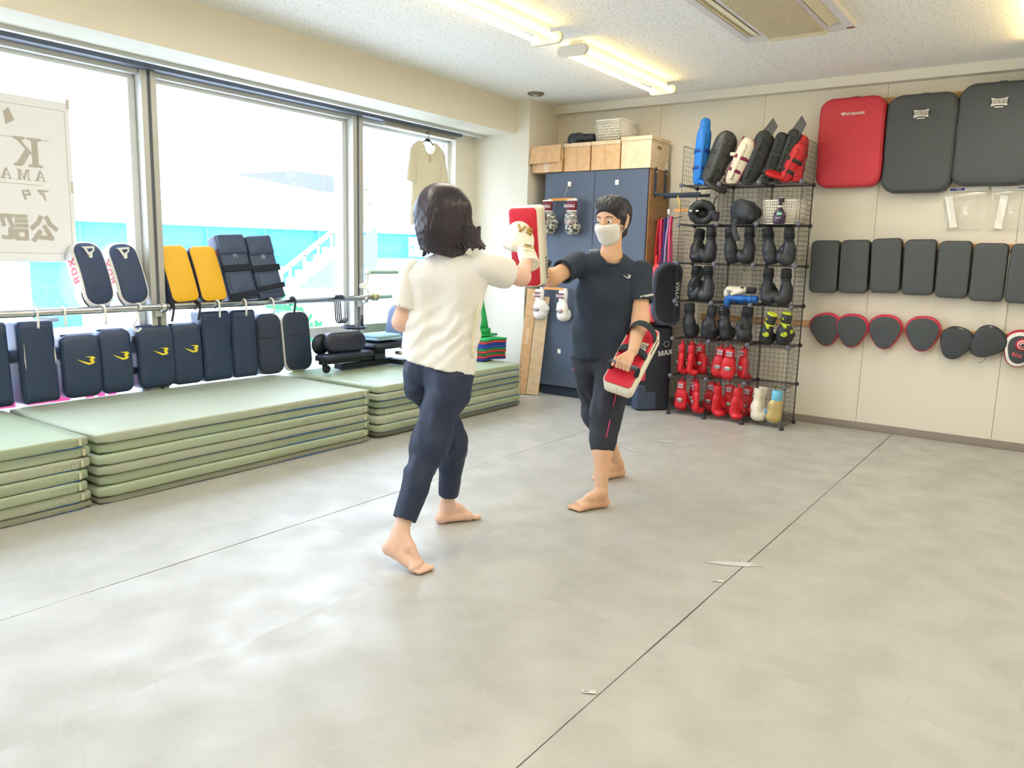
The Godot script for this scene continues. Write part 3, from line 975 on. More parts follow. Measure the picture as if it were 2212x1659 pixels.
func build_window_things() -> void:
	var chrome := mat(rgb(200, 202, 204), 0.18, "", 1, 1, 0.95)
	var gpipe := mat(rgb(150, 186, 168), 0.35, "", 1, 1, 0.5)
	var white := mat(rgb(236, 236, 230), 0.5)
	var black := mat(rgb(42, 60, 88), 0.42, "leather", 9.0, 0.35)  # black pads: lens haze is put into the colour, lifting it towards navy
	var navy := mat(rgb(48, 64, 96), 0.55, "cloth", 14.0, 0.3)
	var slate := mat(rgb(54, 72, 100), 0.5, "leather", 8.0, 0.3)
	var yellow := mat(rgb(236, 180, 28), 0.5, "leather", 9.0, 0.3)
	var dark := mat(rgb(30, 34, 44), 0.6)
	var strap := mat(rgb(26, 34, 48), 0.85, "cloth", 20.0, 0.5)
	# ballet-bar style pipe along the windows
	var rail := thing("pipe_rail", "long chrome pipe rail clamped along the windows", "rail")
	part(rail, "pipe", bar(Vector3(-0.6, 0.928, 7.6), Vector3(-0.6, 0.968, 1.97), 0.023, 20), chrome)
	part(rail, "green_pipe", bar(Vector3(-0.6, 0.970, 2.10), Vector3(-0.6, 0.978, 0.80), 0.017, 16), gpipe)
	for z in [5.9, 3.985, 2.115]:
		part(rail, "clamp", lathe([[0.026, -0.02], [0.034, -0.016], [0.034, 0.016], [0.026, 0.02]], 16), chrome, Vector3(-0.6, 0.951, z), deg(90))
		part(rail, "clamp_bolt", bar(Vector3(-0.6, 0.951, z), Vector3(-0.665, 0.951, z), 0.011, 8), chrome)
		part(rail, "clamp_plate", soft(0.012, 0.07, 0.045, 0.003), white, Vector3(-0.66, 0.92, z))
	part(rail, "joint_collar", lathe([[0.02, -0.03], [0.036, -0.022], [0.03, 0.0], [0.036, 0.022], [0.02, 0.03]], 14), mat(rgb(200, 190, 150), 0.4, "", 1, 1, 0.7), Vector3(-0.6, 0.971, 1.99), deg(90))
	part(rail, "yellow_band", bar(Vector3(-0.6, 0.974, 1.70), Vector3(-0.6, 0.974, 1.675), 0.022, 14), mat(rgb(226, 190, 90), 0.6))
	var gr := thing("grab_rail", "grey-green grab rail with white ball end at the window by the T-shirt", "rail")
	part(gr, "pipe", bar(Vector3(-0.62, 1.189, 2.05), Vector3(-0.62, 1.189, 0.85), 0.017, 14), gpipe)
	part(gr, "ball_end", lathe([[0.0, -0.026], [0.018, -0.02], [0.026, 0.0], [0.018, 0.02], [0.0, 0.026]], 14), white, Vector3(-0.62, 1.189, 2.06))
	for e in [[1.189, 1.075], [1.06, 0.975]]:
		part(gr, "bracket", tube(smooth_path([Vector3(-0.62, e[0] - (0.0 if e[0] > 1.1 else 0.01), 2.06), Vector3(-0.62, lerpf(e[0], e[1], 0.6), 2.065), Vector3(-0.62, e[1] + 0.01, 2.08), Vector3(-0.66, e[1], 2.12)] if e[0] > 1.1 else [Vector3(-0.66, e[0], 2.12), Vector3(-0.62, e[0] - 0.01, 2.08), Vector3(-0.61, lerpf(e[0], e[1], 0.6), 2.06), Vector3(-0.60, e[1] + 0.01, 2.055)]), 0.013, 10), white)
	# hooks hung on the pipe
	var hook_path := []
	for i in 11:
		var a := PI * i / 10.0
		hook_path.append(Vector3(cos(a) * 0.031, sin(a) * 0.031, 0))
	var hw := solo("pipe_hook", "white plastic hook hung on the chrome pipe rail", "hook", tube(smooth_path([Vector3(0.03, -0.09, 0), Vector3(0.035, -0.05, 0)] + hook_path + [Vector3(-0.02, -0.03, 0)], 2), 0.007, 8), white, Vector3.ZERO, Vector3.ZERO, "white hooks on the pipe rail")
	var first := true
	for z in [4.80, 4.64, 4.40, 3.571, 3.347, 3.105]:
		var at := Vector3(-0.6, pipe_y(z), z)
		if first: hw.position = at
		else: copy(hw, at, deg(0, rng.randf_range(-12, 12)))
		first = false
	solo("curved_hook", "long white S-shaped hook dangling from the chrome pipe rail", "hook", tube(smooth_path([Vector3(-0.02, -0.02, 0)] + hook_path + [Vector3(0.03, -0.05, 0.02), Vector3(0.03, -0.10, 0.05), Vector3(0.03, -0.135, 0.055), Vector3(0.03, -0.15, 0.03), Vector3(0.03, -0.13, 0.005)], 2), 0.007, 8), white, Vector3(-0.6, pipe_y(4.16), 4.16))
	var hd := solo("cord_hook", "dark cord hook looped over the chrome pipe rail", "hook", tube(smooth_path([Vector3(0.03, -0.10, 0.02), Vector3(0.034, -0.05, 0.01)] + hook_path + [Vector3(-0.02, -0.03, 0)], 2), 0.008, 8), dark, Vector3(-0.6, pipe_y(3.925), 3.925), Vector3.ZERO, "dark cord hooks on the pipe rail")
	for z in [3.73, 2.895]: copy(hd, Vector3(-0.6, pipe_y(z), z), deg(0, 8))
	var sh := []
	for e in hook_path: sh.append(e)
	sh.reverse()
	sh += [Vector3(0.03, -0.06, 0.005), Vector3(0.03, -0.15, 0.01), Vector3(0.03, -0.19, 0.02), Vector3(0.028, -0.205, 0.045), Vector3(0.026, -0.185, 0.07), Vector3(0.026, -0.165, 0.072)]
	var so: MeshInstance3D = null
	for i in 4:
		var at := Vector3(-0.6, pipe_y(2.43), 2.43 - i * 0.018)
		if so == null: so = solo("long_hook", "long black S-hook in the bunch of four on the pipe rail", "hook", tube(smooth_path(sh, 2), 0.0055, 8), dark, at, deg(0, 180), "black S-hooks bunched on the pipe rail")
		else: copy(so, at, deg(0, 180 - i * 3))
	# upper row, leaning against the glass on the pipe
	var cream := mat(rgb(232, 230, 224), 0.45, "leather", 9.0, 0.2)
	var redm := mat(rgb(206, 40, 58), 0.5)
	for i in 2:
		var t := kick_pad("curved_kick_pad", ["white and navy curved kick pad with R logo beside the poster", "white and navy curved kick pad with R logo beside the window post"][i], 0.205, 0.43, 0.10, 0.085, cream, navy, 0.028, 0.012, 0.014, "white and navy kick pads on the pipe rail")
		t.position = Vector3(-0.60, pipe_y(4.27) + 0.028, [4.385, 4.155][i])
		t.rotation = deg(-17, 90 + [4, -4][i], [3.5, 6][i])
		part(t, "logo", logo_strike(), mat(rgb(220, 222, 214), 0.5), Vector3(0.0, 0.345, 0.004))
		var tx := part(t, "side_lettering", word("RDX", 0.062, "Droid Sans", true, 0.003), redm, Vector3(-0.1025, 0.24, -0.045), deg(0, -90, 90))
		tx.rotation = Vector3(0, -PI / 2, 0) 
		tx.rotate_object_local(Vector3(0, 0, 1), PI / 2)
		part(t, "zip", tube(smooth_path([Vector3(-0.103, 0.10, -0.03), Vector3(-0.10, 0.06, -0.036), Vector3(-0.085, 0.025, -0.042), Vector3(-0.05, 0.0, -0.046), Vector3(0.06, 0.0, -0.046)]), 0.004, 6), dark)
	for i in 2:
		var t := kick_pad("yellow_kick_pad", ["yellow faced kick pad beside the window post", "yellow faced kick pad beside the tall navy strap pads"][i], 0.215, 0.415, 0.095, 0.05, mat(rgb(44, 50, 72), 0.5), yellow, 0.008, 0.014, 0.006, "yellow kick pads on the pipe rail")
		t.position = Vector3(-0.60, pipe_y(3.7) + 0.028, [3.80, 3.575][i])
		t.rotation = deg(-18, 90, [4, 3][i])
	for i in 2:
		var t := kick_pad("strap_kick_pad", ["tall navy kick pad with straps next to the yellow pads", "tall navy kick pad with straps nearest the S-hooks"][i], 0.235, 0.50, 0.11, 0.018, mat(rgb(58, 66, 92), 0.5), slate, 0.0, 0.004, 0.006, "tall navy kick pads on the pipe rail")
		t.position = Vector3(-0.60, pipe_y(3.2) + 0.028, [3.33, 3.075][i])
		t.rotation = deg(-16, 88, [4, 5][i])
		part(t, "top_flap", face(0.225, 0.15, 0.02, 0.010, 0.012), slate, Vector3(0, 0.42, 0.006))
		part(t, "strap", soft(0.25, 0.05, 0.016, 0.005), strap, Vector3(0, 0.24, 0.012))
		part(t, "strap", soft(0.25, 0.04, 0.016, 0.005), strap, Vector3(0, 0.09 if i else 0.035, 0.014), deg(0, 0, 4))
		part(t, "pocket", face(0.19, 0.16, 0.02, 0.006, 0.01), slate, Vector3(0, 0.125, 0.006))
		part(t, "emblem_ring", lathe([[0.015, 0.0], [0.021, 0.0], [0.021, 0.004], [0.015, 0.004]], 20), mat(rgb(120, 130, 150), 0.5), Vector3(0, 0.33, 0.008), deg(90))
		part(t, "emblem", plate([Vector2(-0.004, 0.022), Vector2(0.004, 0.022), Vector2(0.007, 0.0), Vector2(0.020, -0.013), Vector2(0.010, -0.018), Vector2(0.0, -0.010), Vector2(-0.010, -0.018), Vector2(-0.020, -0.013), Vector2(-0.007, 0.0)], 0.003), mat(rgb(206, 212, 220), 0.5), Vector3(0, 0.33, 0.009))
		part(t, "side_label", soft(0.004, 0.05, 0.04, 0.001), mat(rgb(120, 50, 66), 0.6), Vector3(-0.119, 0.37, -0.035))
	# lower row standing on the mats
	var lower := [
		[5.04, 0.22, 0.50, 0.02, 0, 0.0, "plain boxy black kick pad half hidden at the end of the row"],
		[4.775, 0.215, 0.50, 0.02, 0, 0.0, "boxy black kick pad with worn white seams"],
		[4.525, 0.235, 0.40, 0.05, 1, 0.012, "dark kick pad with yellow bird logo beside the boxy worn pad"],
		[4.30, 0.215, 0.42, 0.05, 1, 0.014, "dark kick pad with yellow bird logo under the white navy pads"],
		[4.02, 0.26, 0.43, 0.055, 1, 0.014, "dark kick pad with yellow bird logo and a side buckle"],
		[3.79, 0.225, 0.43, 0.045, 1, 0.006, "dark kick pad with yellow bird logo under the yellow pads"],
		[3.55, 0.232, 0.51, 0.02, 0, 0.0, "tall plain black kick pad beside the last logo pad"],
		[3.316, 0.205, 0.51, 0.025, 0, 0.0, "tall plain black kick pad between plain pads"],
		[3.09, 0.22, 0.475, 0.07, 2, 0.0, "rounded dark kick pad with a front flap"],
		[2.83, 0.275, 0.485, 0.085, 2, 0.0, "large rounded dark kick pad with pale trim beside the exercise bench"]]
	var wing := logo_wing()
	var wy := mat(rgb(240, 220, 60), 0.5)
	var wornm := mat(rgb(196, 196, 190), 0.8)
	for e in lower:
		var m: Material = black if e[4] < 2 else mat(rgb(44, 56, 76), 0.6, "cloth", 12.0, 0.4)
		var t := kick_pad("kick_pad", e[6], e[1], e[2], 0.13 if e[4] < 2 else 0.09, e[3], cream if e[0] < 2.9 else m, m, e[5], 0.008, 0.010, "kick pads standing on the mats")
		t.position = Vector3(-0.625 if e[4] < 2 else -0.60, 0.3965, e[0])
		t.rotation = deg(-2.5 if e[4] < 2 else -6.0, 90 + rng.randf_range(-5, 5), 0.5)
		if e[4] == 1:
			part(t, "logo", wing, wy, Vector3(0.02, e[2] * 0.57, 0.012 - e[5] * 0.05))
			part(t, "top_cover", face(e[1] - 0.04, 0.07, 0.02, 0.003, 0.004), mat(rgb(52, 64, 88), 0.3, "cloth", 10.0, 0.6), Vector3(0, e[2] + 0.001, -0.065), deg(-90))
		if e[4] == 0 and e[0] > 4.7 and e[0] < 5.0:
			part(t, "worn_seam", plate([Vector2(0, 0), Vector2(0.008, 0.05), Vector2(0.006, 0.14), Vector2(0.001, 0.16), Vector2(-0.004, 0.05)], 0.002), wornm, Vector3(-0.085, 0.21, 0.004))
			part(t, "worn_seam", plate([Vector2(0, 0), Vector2(0.007, 0.04), Vector2(0.003, 0.13), Vector2(-0.004, 0.06)], 0.002), wornm, Vector3(0.093, 0.22, 0.003))
		if e[4] == 2:
			part(t, "flap_seam", tube(smooth_path([Vector3(-0.1, e[2] * 0.62, 0.006), Vector3(0.0, e[2] * 0.60, 0.013), Vector3(0.1, e[2] * 0.63, 0.006)]), 0.003, 6), dark)
		if e[0] > 4.0 and e[0] < 4.1:
			part(t, "buckle", soft(0.012, 0.05, 0.03, 0.003), dark, Vector3(-0.135, 0.34, -0.05))
			part(t, "side_strap", soft(0.05, 0.045, 0.02, 0.004), strap, Vector3(-0.15, 0.13, -0.06))
	# poster taped to the glass, seen from behind
	var po := thing("poster", "translucent white poster taped to the window, its lettering reversed", "poster", Vector3(-0.792, 1.248, 4.455), deg(0, 90))
	var paper := mat(rgb(238, 238, 238), 0.9)
	paper.backlight_enabled = true
	paper.backlight = Color(0.45, 0.45, 0.45)
	var inkc := mat(rgb(188, 182, 172), 0.9)
	part(po, "sheet", slab(Vector3(-0.75, 0.0, -0.001), Vector3(0.055, 0.975, 0.0)), paper, Vector3(-0.04, 0, 0))
	var st := stool()
	add_box(st, Vector3(-0.013, 0.05, 0), Vector3(-0.0105, 0.925, 0.001))
	add_box(st, Vector3(-0.75, 0.05, 0), Vector3(-0.0105, 0.0525, 0.001))
	add_box(st, Vector3(-0.75, 0.9225, 0), Vector3(-0.0105, 0.925, 0.001))
	add_box(st, Vector3(-0.75, 0.73, 0), Vector3(-0.11, 0.733, 0.001))
	add_box(st, Vector3(-0.75, 0.46, 0), Vector3(-0.17, 0.463, 0.001))
	part(po, "rules", done(st), inkc)
	var mirrored := func(node: MeshInstance3D) -> void: node.scale = Vector3(-1, 1, 1)
	mirrored.call(part(po, "lettering", word("K", 0.17, "Droid Serif", true, 0.001), inkc, Vector3(-0.235, 0.645, 0.001)))
	var x := -0.145
	for ch in ["A", "M", "A"]:
		mirrored.call(part(po, "lettering", word(ch, 0.062, "Droid Serif", true, 0.001), inkc, Vector3(x - 0.03, 0.515, 0.001)))
		x -= 0.095
	mirrored.call(part(po, "lettering", strokes([[Vector2(0, 1), Vector2(1, 1), Vector2(0.6, 0.62)], [Vector2(0.5, 0.72), Vector2(0.3, 0.0)]], 0.011, 0.001, 0.055), inkc, Vector3(-0.14, 0.375, 0.001)))
	mirrored.call(part(po, "lettering", strokes([[Vector2(0.25, 1), Vector2(0.05, 0.5)], [Vector2(0.2, 0.85), Vector2(0.8, 0.85), Vector2(0.55, 0.0)], [Vector2(0.2, 0.5), Vector2(0.75, 0.4)]], 0.011, 0.001, 0.055), inkc, Vector3(-0.24, 0.375, 0.001)))
	mirrored.call(part(po, "lettering", strokes([[Vector2(0.38, 1.0), Vector2(0.25, 0.72), Vector2(0.0, 0.5)], [Vector2(0.62, 1.0), Vector2(0.75, 0.75), Vector2(1.0, 0.52)], [Vector2(0.48, 0.6), Vector2(0.2, 0.1), Vector2(0.85, 0.15)], [Vector2(0.68, 0.38), Vector2(0.95, 0.0)]], 0.026, 0.001, 0.14), inkc, Vector3(-0.105, 0.13, 0.001)))
	mirrored.call(part(po, "lettering", strokes([[Vector2(0, 1), Vector2(0.4, 1)], [Vector2(0, 0.8), Vector2(0.4, 0.8)], [Vector2(0, 0.6), Vector2(0.4, 0.6)], [Vector2(0.02, 0.4), Vector2(0.4, 0.4), Vector2(0.4, 0.05), Vector2(0.02, 0.05), Vector2(0.02, 0.4)], [Vector2(0.55, 1), Vector2(0.95, 1), Vector2(0.9, 0.6)], [Vector2(0.7, 0.95), Vector2(0.55, 0.55)], [Vector2(0.55, 0.4), Vector2(0.5, 0.1)], [Vector2(0.65, 0.45), Vector2(0.68, 0.08), Vector2(0.95, 0.1)]], 0.022, 0.001, 0.14), inkc, Vector3(-0.275, 0.13, 0.001)))
	mirrored.call(part(po, "emblem", plate([Vector2(0, 0), Vector2(0.03, 0.07), Vector2(0.06, 0.04), Vector2(0.05, -0.03)], 0.001), inkc, Vector3(-0.30, 0.83, 0.001)))
	for e in [[0.0, 0.94, 0.02, 0.06], [0.0, 0.43, 0.016, 0.07], [-0.02, 0.0, 0.03, 0.03]]:
		part(po, "tape", slab(Vector3(0.0, 0, 0), Vector3(e[2], e[3], 0.001)), mat(rgb(206, 198, 184), 0.5), Vector3(e[0], e[1], 0.001))
	# raised venetian blind over the last bay
	var bl := thing("venetian_blind", "white venetian blind pulled up above the hanging T-shirt", "blind", Vector3(-0.63, 2.54, 1.36))
	part(bl, "head_rail", slab(Vector3(-0.02, -0.025, -0.49), Vector3(0.02, 0.0, 0.49)), white)
	var slat := soft(0.034, 0.0022, 0.97, 0.0008)
	for i in 13: part(bl, "slat", slat, mat(rgb(206, 202, 190), 0.6), Vector3(rng.randf_range(-0.003, 0.003), -0.0285 - i * 0.0035, 0))
	part(bl, "bottom_rail", soft(0.036, 0.012, 0.98, 0.004), white, Vector3(0, -0.081, 0))
	part(bl, "wand", bar(Vector3(0.02, -0.03, -0.46), Vector3(0.02, -0.80, -0.47), 0.004, 6), white)
	part(bl, "cord", bar(Vector3(0.02, -0.03, -0.40), Vector3(0.02, -0.62, -0.405), 0.0015, 4), white)
	# T-shirt on a hanger
	var hg := thing("clothes_hanger", "black clothes hanger hooked on the blind holding the white T-shirt", "hanger", Vector3(-0.60, 2.455, 1.305), deg(0, 90))
	var hk := []
	for i in 8:
		var a := PI * (1.15 - i * 0.18)
		hk.append(Vector3(cos(a) * 0.018, 0.005 + sin(a) * 0.018, 0))
	part(hg, "hook", tube(hk + [Vector3(0.006, -0.03, 0), Vector3(0, -0.05, 0)], 0.003, 6), dark)
	part(hg, "shoulders", tube(smooth_path([Vector3(-0.19, -0.165, 0), Vector3(-0.10, -0.10, 0), Vector3(-0.02, -0.05, 0), Vector3(0, -0.045, 0), Vector3(0.02, -0.05, 0), Vector3(0.10, -0.10, 0), Vector3(0.19, -0.165, 0)]), 0.006, 8), dark)
	part(hg, "ribbon", soft(0.06, 0.03, 0.012, 0.006), dark, Vector3(0, -0.05, 0))
	var n := FastNoiseLite.new()
	n.seed = 3
	n.frequency = 9.0
	var tm := mat(rgb(226, 220, 198), 0.95, "cloth", 12.0, 0.3)
	tm.backlight_enabled = true
	tm.backlight = Color(0.5, 0.48, 0.4)
	var ts := thing("t_shirt", "cream white T-shirt drying on a hanger at the window", "t-shirt", Vector3(-0.60, 2.455, 1.305), deg(0, 90))
	var V := func(x_: float, y_: float, z_ := 0.0) -> Vector3: return Vector3(x_, y_, z_)
	var ax := Vector3(0, 0, 1)
	var fold := func(p: Vector3) -> float: return n.get_noise_2d(p.x * 2.2, p.y * 0.18) * 0.022 * clampf(-p.y - 0.1, 0.0, 1.0)
	var body := flesh([[V.call(-0.09, -0.20), V.call(-0.11, -0.85), 0.125, 0.13, ax, 4.2], [V.call(0.09, -0.20), V.call(0.11, -0.85), 0.125, 0.13, ax, 4.2], [V.call(-0.10, -0.115), V.call(-0.19, -0.19), 0.03, 0.05, ax, 2.0], [V.call(0.10, -0.115), V.call(0.19, -0.19), 0.03, 0.05, ax, 2.0]], 0.010, 0.04, [[V.call(0, -0.83), Vector3(0, -1, 0)]], fold, [[V.call(0, -0.10, -0.1), V.call(0, -0.10, 0.1), 0.078, 0.078]])
	part(ts, "body", skin([body]), tm)
	for s in [-1, 1]:
		var sl := flesh([[V.call(s * 0.18, -0.19), V.call(s * 0.235, -0.46, 0.01), 0.062, 0.072, ax, 2.6]], 0.010, 0.03, [[V.call(s * 0.235, -0.45), Vector3(s * 0.2, -1, 0).normalized()]], fold)
		part(ts, "sleeve", skin([sl]), tm)
	var nk := []
	for i in 13:
		var a := PI + PI * i / 12.0
		nk.append(Vector3(cos(a) * 0.082, -0.105 + sin(a) * 0.082, 0.028))
	part(ts, "neckband", tube(nk, 0.008, 6), tm)
	part(ts, "neck_label", slab(Vector3(-0.014, -0.25, 0.032), Vector3(0.014, -0.20, 0.0335)), mat(rgb(196, 190, 170), 0.9))
	build_bench()
	build_foam()

func build_bench() -> void:
	var blackm := mat(rgb(40, 46, 62), 0.38, "leather", 10.0, 0.25)
	var metal := mat(rgb(46, 52, 64), 0.45, "", 1, 1, 0.4)
	var steel := mat(rgb(170, 172, 176), 0.3, "", 1, 1, 0.8)
	var b := thing("exercise_bench", "black leg-stretch exercise bench with hand wheel, standing on the mats", "exercise machine", Vector3(-0.45, 0.4005, 2.4))
	part(b, "base_beam", soft(0.10, 0.05, 0.60, 0.008), metal, Vector3(0.02, 0.025, -0.12))
	part(b, "base_foot", soft(0.45, 0.045, 0.10, 0.008), metal, Vector3(0, 0.023, -0.42))
	part(b, "column", soft(0.09, 0.10, 0.30, 0.008), metal, Vector3(0.0, 0.09, -0.2))
	part(b, "seat", pad(0.36, 0.38, 0.05, 0.07, 0.02, 0.012), blackm, Vector3(-0.02, 0.195, -0.33), deg(-90))
	part(b, "backrest", pad(0.36, 0.33, 0.05, 0.09, 0.02, 0.01), mat(rgb(112, 124, 156), 0.4), Vector3(-0.02, 0.345, -0.60), deg(-12))
	part(b, "backrest_frame", tube(smooth_path([Vector3(0.14, 0.14, -0.45), Vector3(0.15, 0.15, -0.62), Vector3(0.13, 0.30, -0.67)]), 0.018, 10), metal)
	part(b, "leg_board", pad(0.16, 0.58, 0.045, 0.05, 0.014, 0.006), blackm, Vector3(0.09, 0.145, 0.16), deg(-90, 4))
	part(b, "leg_beam", soft(0.05, 0.04, 0.55, 0.006), metal, Vector3(0.09, 0.085, 0.15))
	part(b, "calf_pad", pad(0.40, 0.165, 0.09, 0.08, 0.02, 0.012), blackm, Vector3(0.11, 0.235, 0.16), deg(-8, 84))
	part(b, "pad_plate", lathe([[0.0, -0.008], [0.085, -0.008], [0.085, 0.008], [0.0, 0.008]], 24), metal, Vector3(0.02, 0.22, 0.36), deg(0, 0, 90))
	part(b, "caster_fork", soft(0.035, 0.07, 0.03, 0.006), metal, Vector3(0.10, 0.065, 0.39))
	part(b, "caster", lathe([[0.0, -0.014], [0.030, -0.014], [0.034, -0.006], [0.034, 0.006], [0.030, 0.014], [0.0, 0.014]], 20), mat(rgb(30, 34, 42), 0.6), Vector3(0.12, 0.034, 0.39), deg(0, 0, 90))
	var w := part(b, "hand_wheel", tube(range(25).map(func(i): return Vector3(cos(TAU * i / 24) * 0.095, 0, sin(TAU * i / 24) * 0.095)), 0.012, 8), blackm, Vector3(0.0, 0.335, -0.02))
	var st := stool()
	for i in 3: add_bar(st, Vector3.ZERO, Vector3(cos(TAU * i / 3) * 0.09, 0, sin(TAU * i / 3) * 0.09), 0.009, 6)
	part(w, "spoke", done(st), blackm)
	part(w, "grip", bar(Vector3(0, 0.01, -0.09), Vector3(0, 0.10, -0.09), 0.013, 10), blackm)
	part(b, "wheel_stem", bar(Vector3(0.0, 0.10, -0.02), Vector3(0.0, 0.335, -0.02), 0.014, 10), steel)
	part(b, "gear_block", soft(0.10, 0.05, 0.12, 0.006), metal, Vector3(0.08, 0.085, -0.20))
	part(b, "bolt", bar(Vector3(0.12, 0.10, -0.40), Vector3(0.19, 0.10, -0.40), 0.016, 8), steel)
	var tw := thing("towel", "folded pale blue towel on the exercise bench seat", "towel", Vector3(-0.44, 0.618, 2.08))
	var cl := mat(rgb(168, 206, 222), 0.95, "cloth", 5.0, 1.0)
	part(tw, "fold", pad(0.24, 0.32, 0.022, 0.02, 0.010, 0.003), cl, Vector3(0, 0.022, 0), deg(-90))
	part(tw, "fold", pad(0.23, 0.30, 0.022, 0.02, 0.010, 0.004), cl, Vector3(0.004, 0.044, 0.006), deg(-90, 3))

func build_foam() -> void:
	var cols := [["blue", rgb(40, 60, 150)], ["red", rgb(206, 62, 66)], ["green", rgb(40, 140, 88)], ["red", rgb(200, 70, 70)], ["green", rgb(50, 150, 92)], ["blue", rgb(44, 84, 180)], ["blue", rgb(38, 66, 160)], ["red", rgb(214, 74, 78)], ["green", rgb(30, 170, 90)]]
	var pl := ["at the bottom of the pile", "second from the bottom of the pile", "third from the bottom of the pile", "fourth from the bottom of the pile", "in the middle of the pile", "fourth from the top of the pile", "third from the top of the pile", "second from the top of the pile", "on top of the pile"]
	var y := 0.4005
	var n := FastNoiseLite.new()
	n.seed = 5
	n.frequency = 3.0
	for i in cols.size():
		var st := stool()
		var loops := []
		for k in 13:
			var z := -0.17 + 0.34 * k / 12.0
			loops.append(warp(rrect(0.34, 0.0215, 0.008, 0.0, 2, 0), func(v): return Vector3(v.x, v.y + sin(z * 16.0 + 1.0) * 0.005, z)))
		loft(st, loops)
		solo("foam_board", "%s wavy foam board %s by the column" % [cols[i][0], pl[i]], "foam board", done(st), mat(cols[i][1], 0.75, "cloth", 8.0, 0.3), Vector3(-0.06 + rng.randf_range(-0.006, 0.006), y + 0.011, 1.13), deg(0, rng.randf_range(-3, 3)), "coloured foam boards piled on the mats")
		y += 0.0225
	var c := thing("green_cone", "bright green plastic cone standing on the foam board pile", "cone", Vector3(-0.10, y + 0.008, 1.10))
	var gm := mat(rgb(24, 160, 80), 0.5)
	part(c, "foot", soft(0.24, 0.02, 0.24, 0.006), gm, Vector3(0, 0.012, 0))
	part(c, "collar", lathe([[0.10, 0.0], [0.10, 0.05], [0.075, 0.055]], 24), gm, Vector3(0, 0.02, 0))
	part(c, "cone", lathe([[0.08, 0.0], [0.072, 0.05], [0.03, 0.26], [0.02, 0.265]], 24), gm, Vector3(0, 0.07, 0))

# ---------------------------------------------------------------- gloves
var glove_mesh := {}
# hanging glove, cuff up, fingertips at y = 0, palm to +z, back of hand to -z; side = where the thumb is
func glove_shapes(kind: String, side: int) -> Mesh:
	var key := kind + str(side)
	if glove_mesh.has(key): return glove_mesh[key]
	var s := float(side)
	var z := Vector3(0, 0, 1)
	var bones: Array
	if kind == "boxing":
		bones = [[Vector3(0, 0.062, 0), Vector3(0, 0.13, -0.006), 0.060, 0.054, z, 1.15], [Vector3(0, 0.13, -0.006), Vector3(0, 0.205, 0), 0.052, 0.040, z, 1.1],
			[Vector3(-0.022, 0.046, 0.036), Vector3(0.022, 0.046, 0.036), 0.042, 0.042], [Vector3(-0.02, 0.066, 0.066), Vector3(0.02, 0.066, 0.066), 0.034, 0.034], [Vector3(-0.018, 0.094, 0.070), Vector3(0.018, 0.094, 0.070), 0.024, 0.024],
			[Vector3(s * 0.048, 0.165, 0.012), Vector3(s * 0.062, 0.115, 0.036), 0.026, 0.026], [Vector3(s * 0.062, 0.115, 0.036), Vector3(s * 0.050, 0.078, 0.060), 0.026, 0.021]]
	else:   # light sparring mitt: flat back, hooked fingertips, loose thumb
		bones = [[Vector3(-0.018, 0.06, -0.005), Vector3(-0.018, 0.16, 0), 0.044, 0.040, z, 1.6], [Vector3(0.018, 0.06, -0.005), Vector3(0.018, 0.16, 0), 0.044, 0.040, z, 1.6], [Vector3(0, 0.16, 0), Vector3(0, 0.215, 0), 0.042, 0.037, z, 1.5],
			[Vector3(-0.022, 0.030, 0.028), Vector3(0.022, 0.030, 0.028), 0.028, 0.028], [Vector3(-0.02, 0.032, 0.055), Vector3(0.02, 0.032, 0.055), 0.022, 0.022],
			[Vector3(s * 0.038, 0.16, 0.016), Vector3(s * 0.064, 0.085, 0.040), 0.019, 0.015]]
	glove_mesh[key] = skin([flesh(bones, 0.0065, 0.022)])
	return glove_mesh[key]

func glove(label: String, kind: String, side: int, at: Vector3, turn: Vector3, main: Material, cuffm: Material, group: String, size := 1.0) -> Node3D:
	var t := thing("boxing_glove" if kind == "boxing" else "sparring_glove", label, "glove", at, turn, group)
	t.scale = Vector3.ONE * size
	part(t, "mitt", glove_shapes(kind, side), main)
	var key := kind + "cuff"
	if not glove_mesh.has(key):
		glove_mesh[key] = lathe([[0.030, 0.305], [0.043, 0.305], [0.047, 0.298], [0.0475, 0.25], [0.044, 0.205], [0.040, 0.195], [0.03, 0.195]], 18, 0.86) if kind == "boxing" else lathe([[0.028, 0.285], [0.040, 0.285], [0.043, 0.28], [0.043, 0.21], [0.036, 0.20], [0.028, 0.20]], 16, 0.72)
	part(t, "cuff", glove_mesh[key], cuffm)
	return t

func oval(w: float, h: float) -> ArrayMesh:
	if not glove_mesh.has("oval%s%s" % [w, h]): glove_mesh["oval%s%s" % [w, h]] = lathe([[0.0, 0.0], [w / 2, 0.0], [w / 2, 0.004], [0.0, 0.004]], 24, h / w)
	return glove_mesh["oval%s%s" % [w, h]]

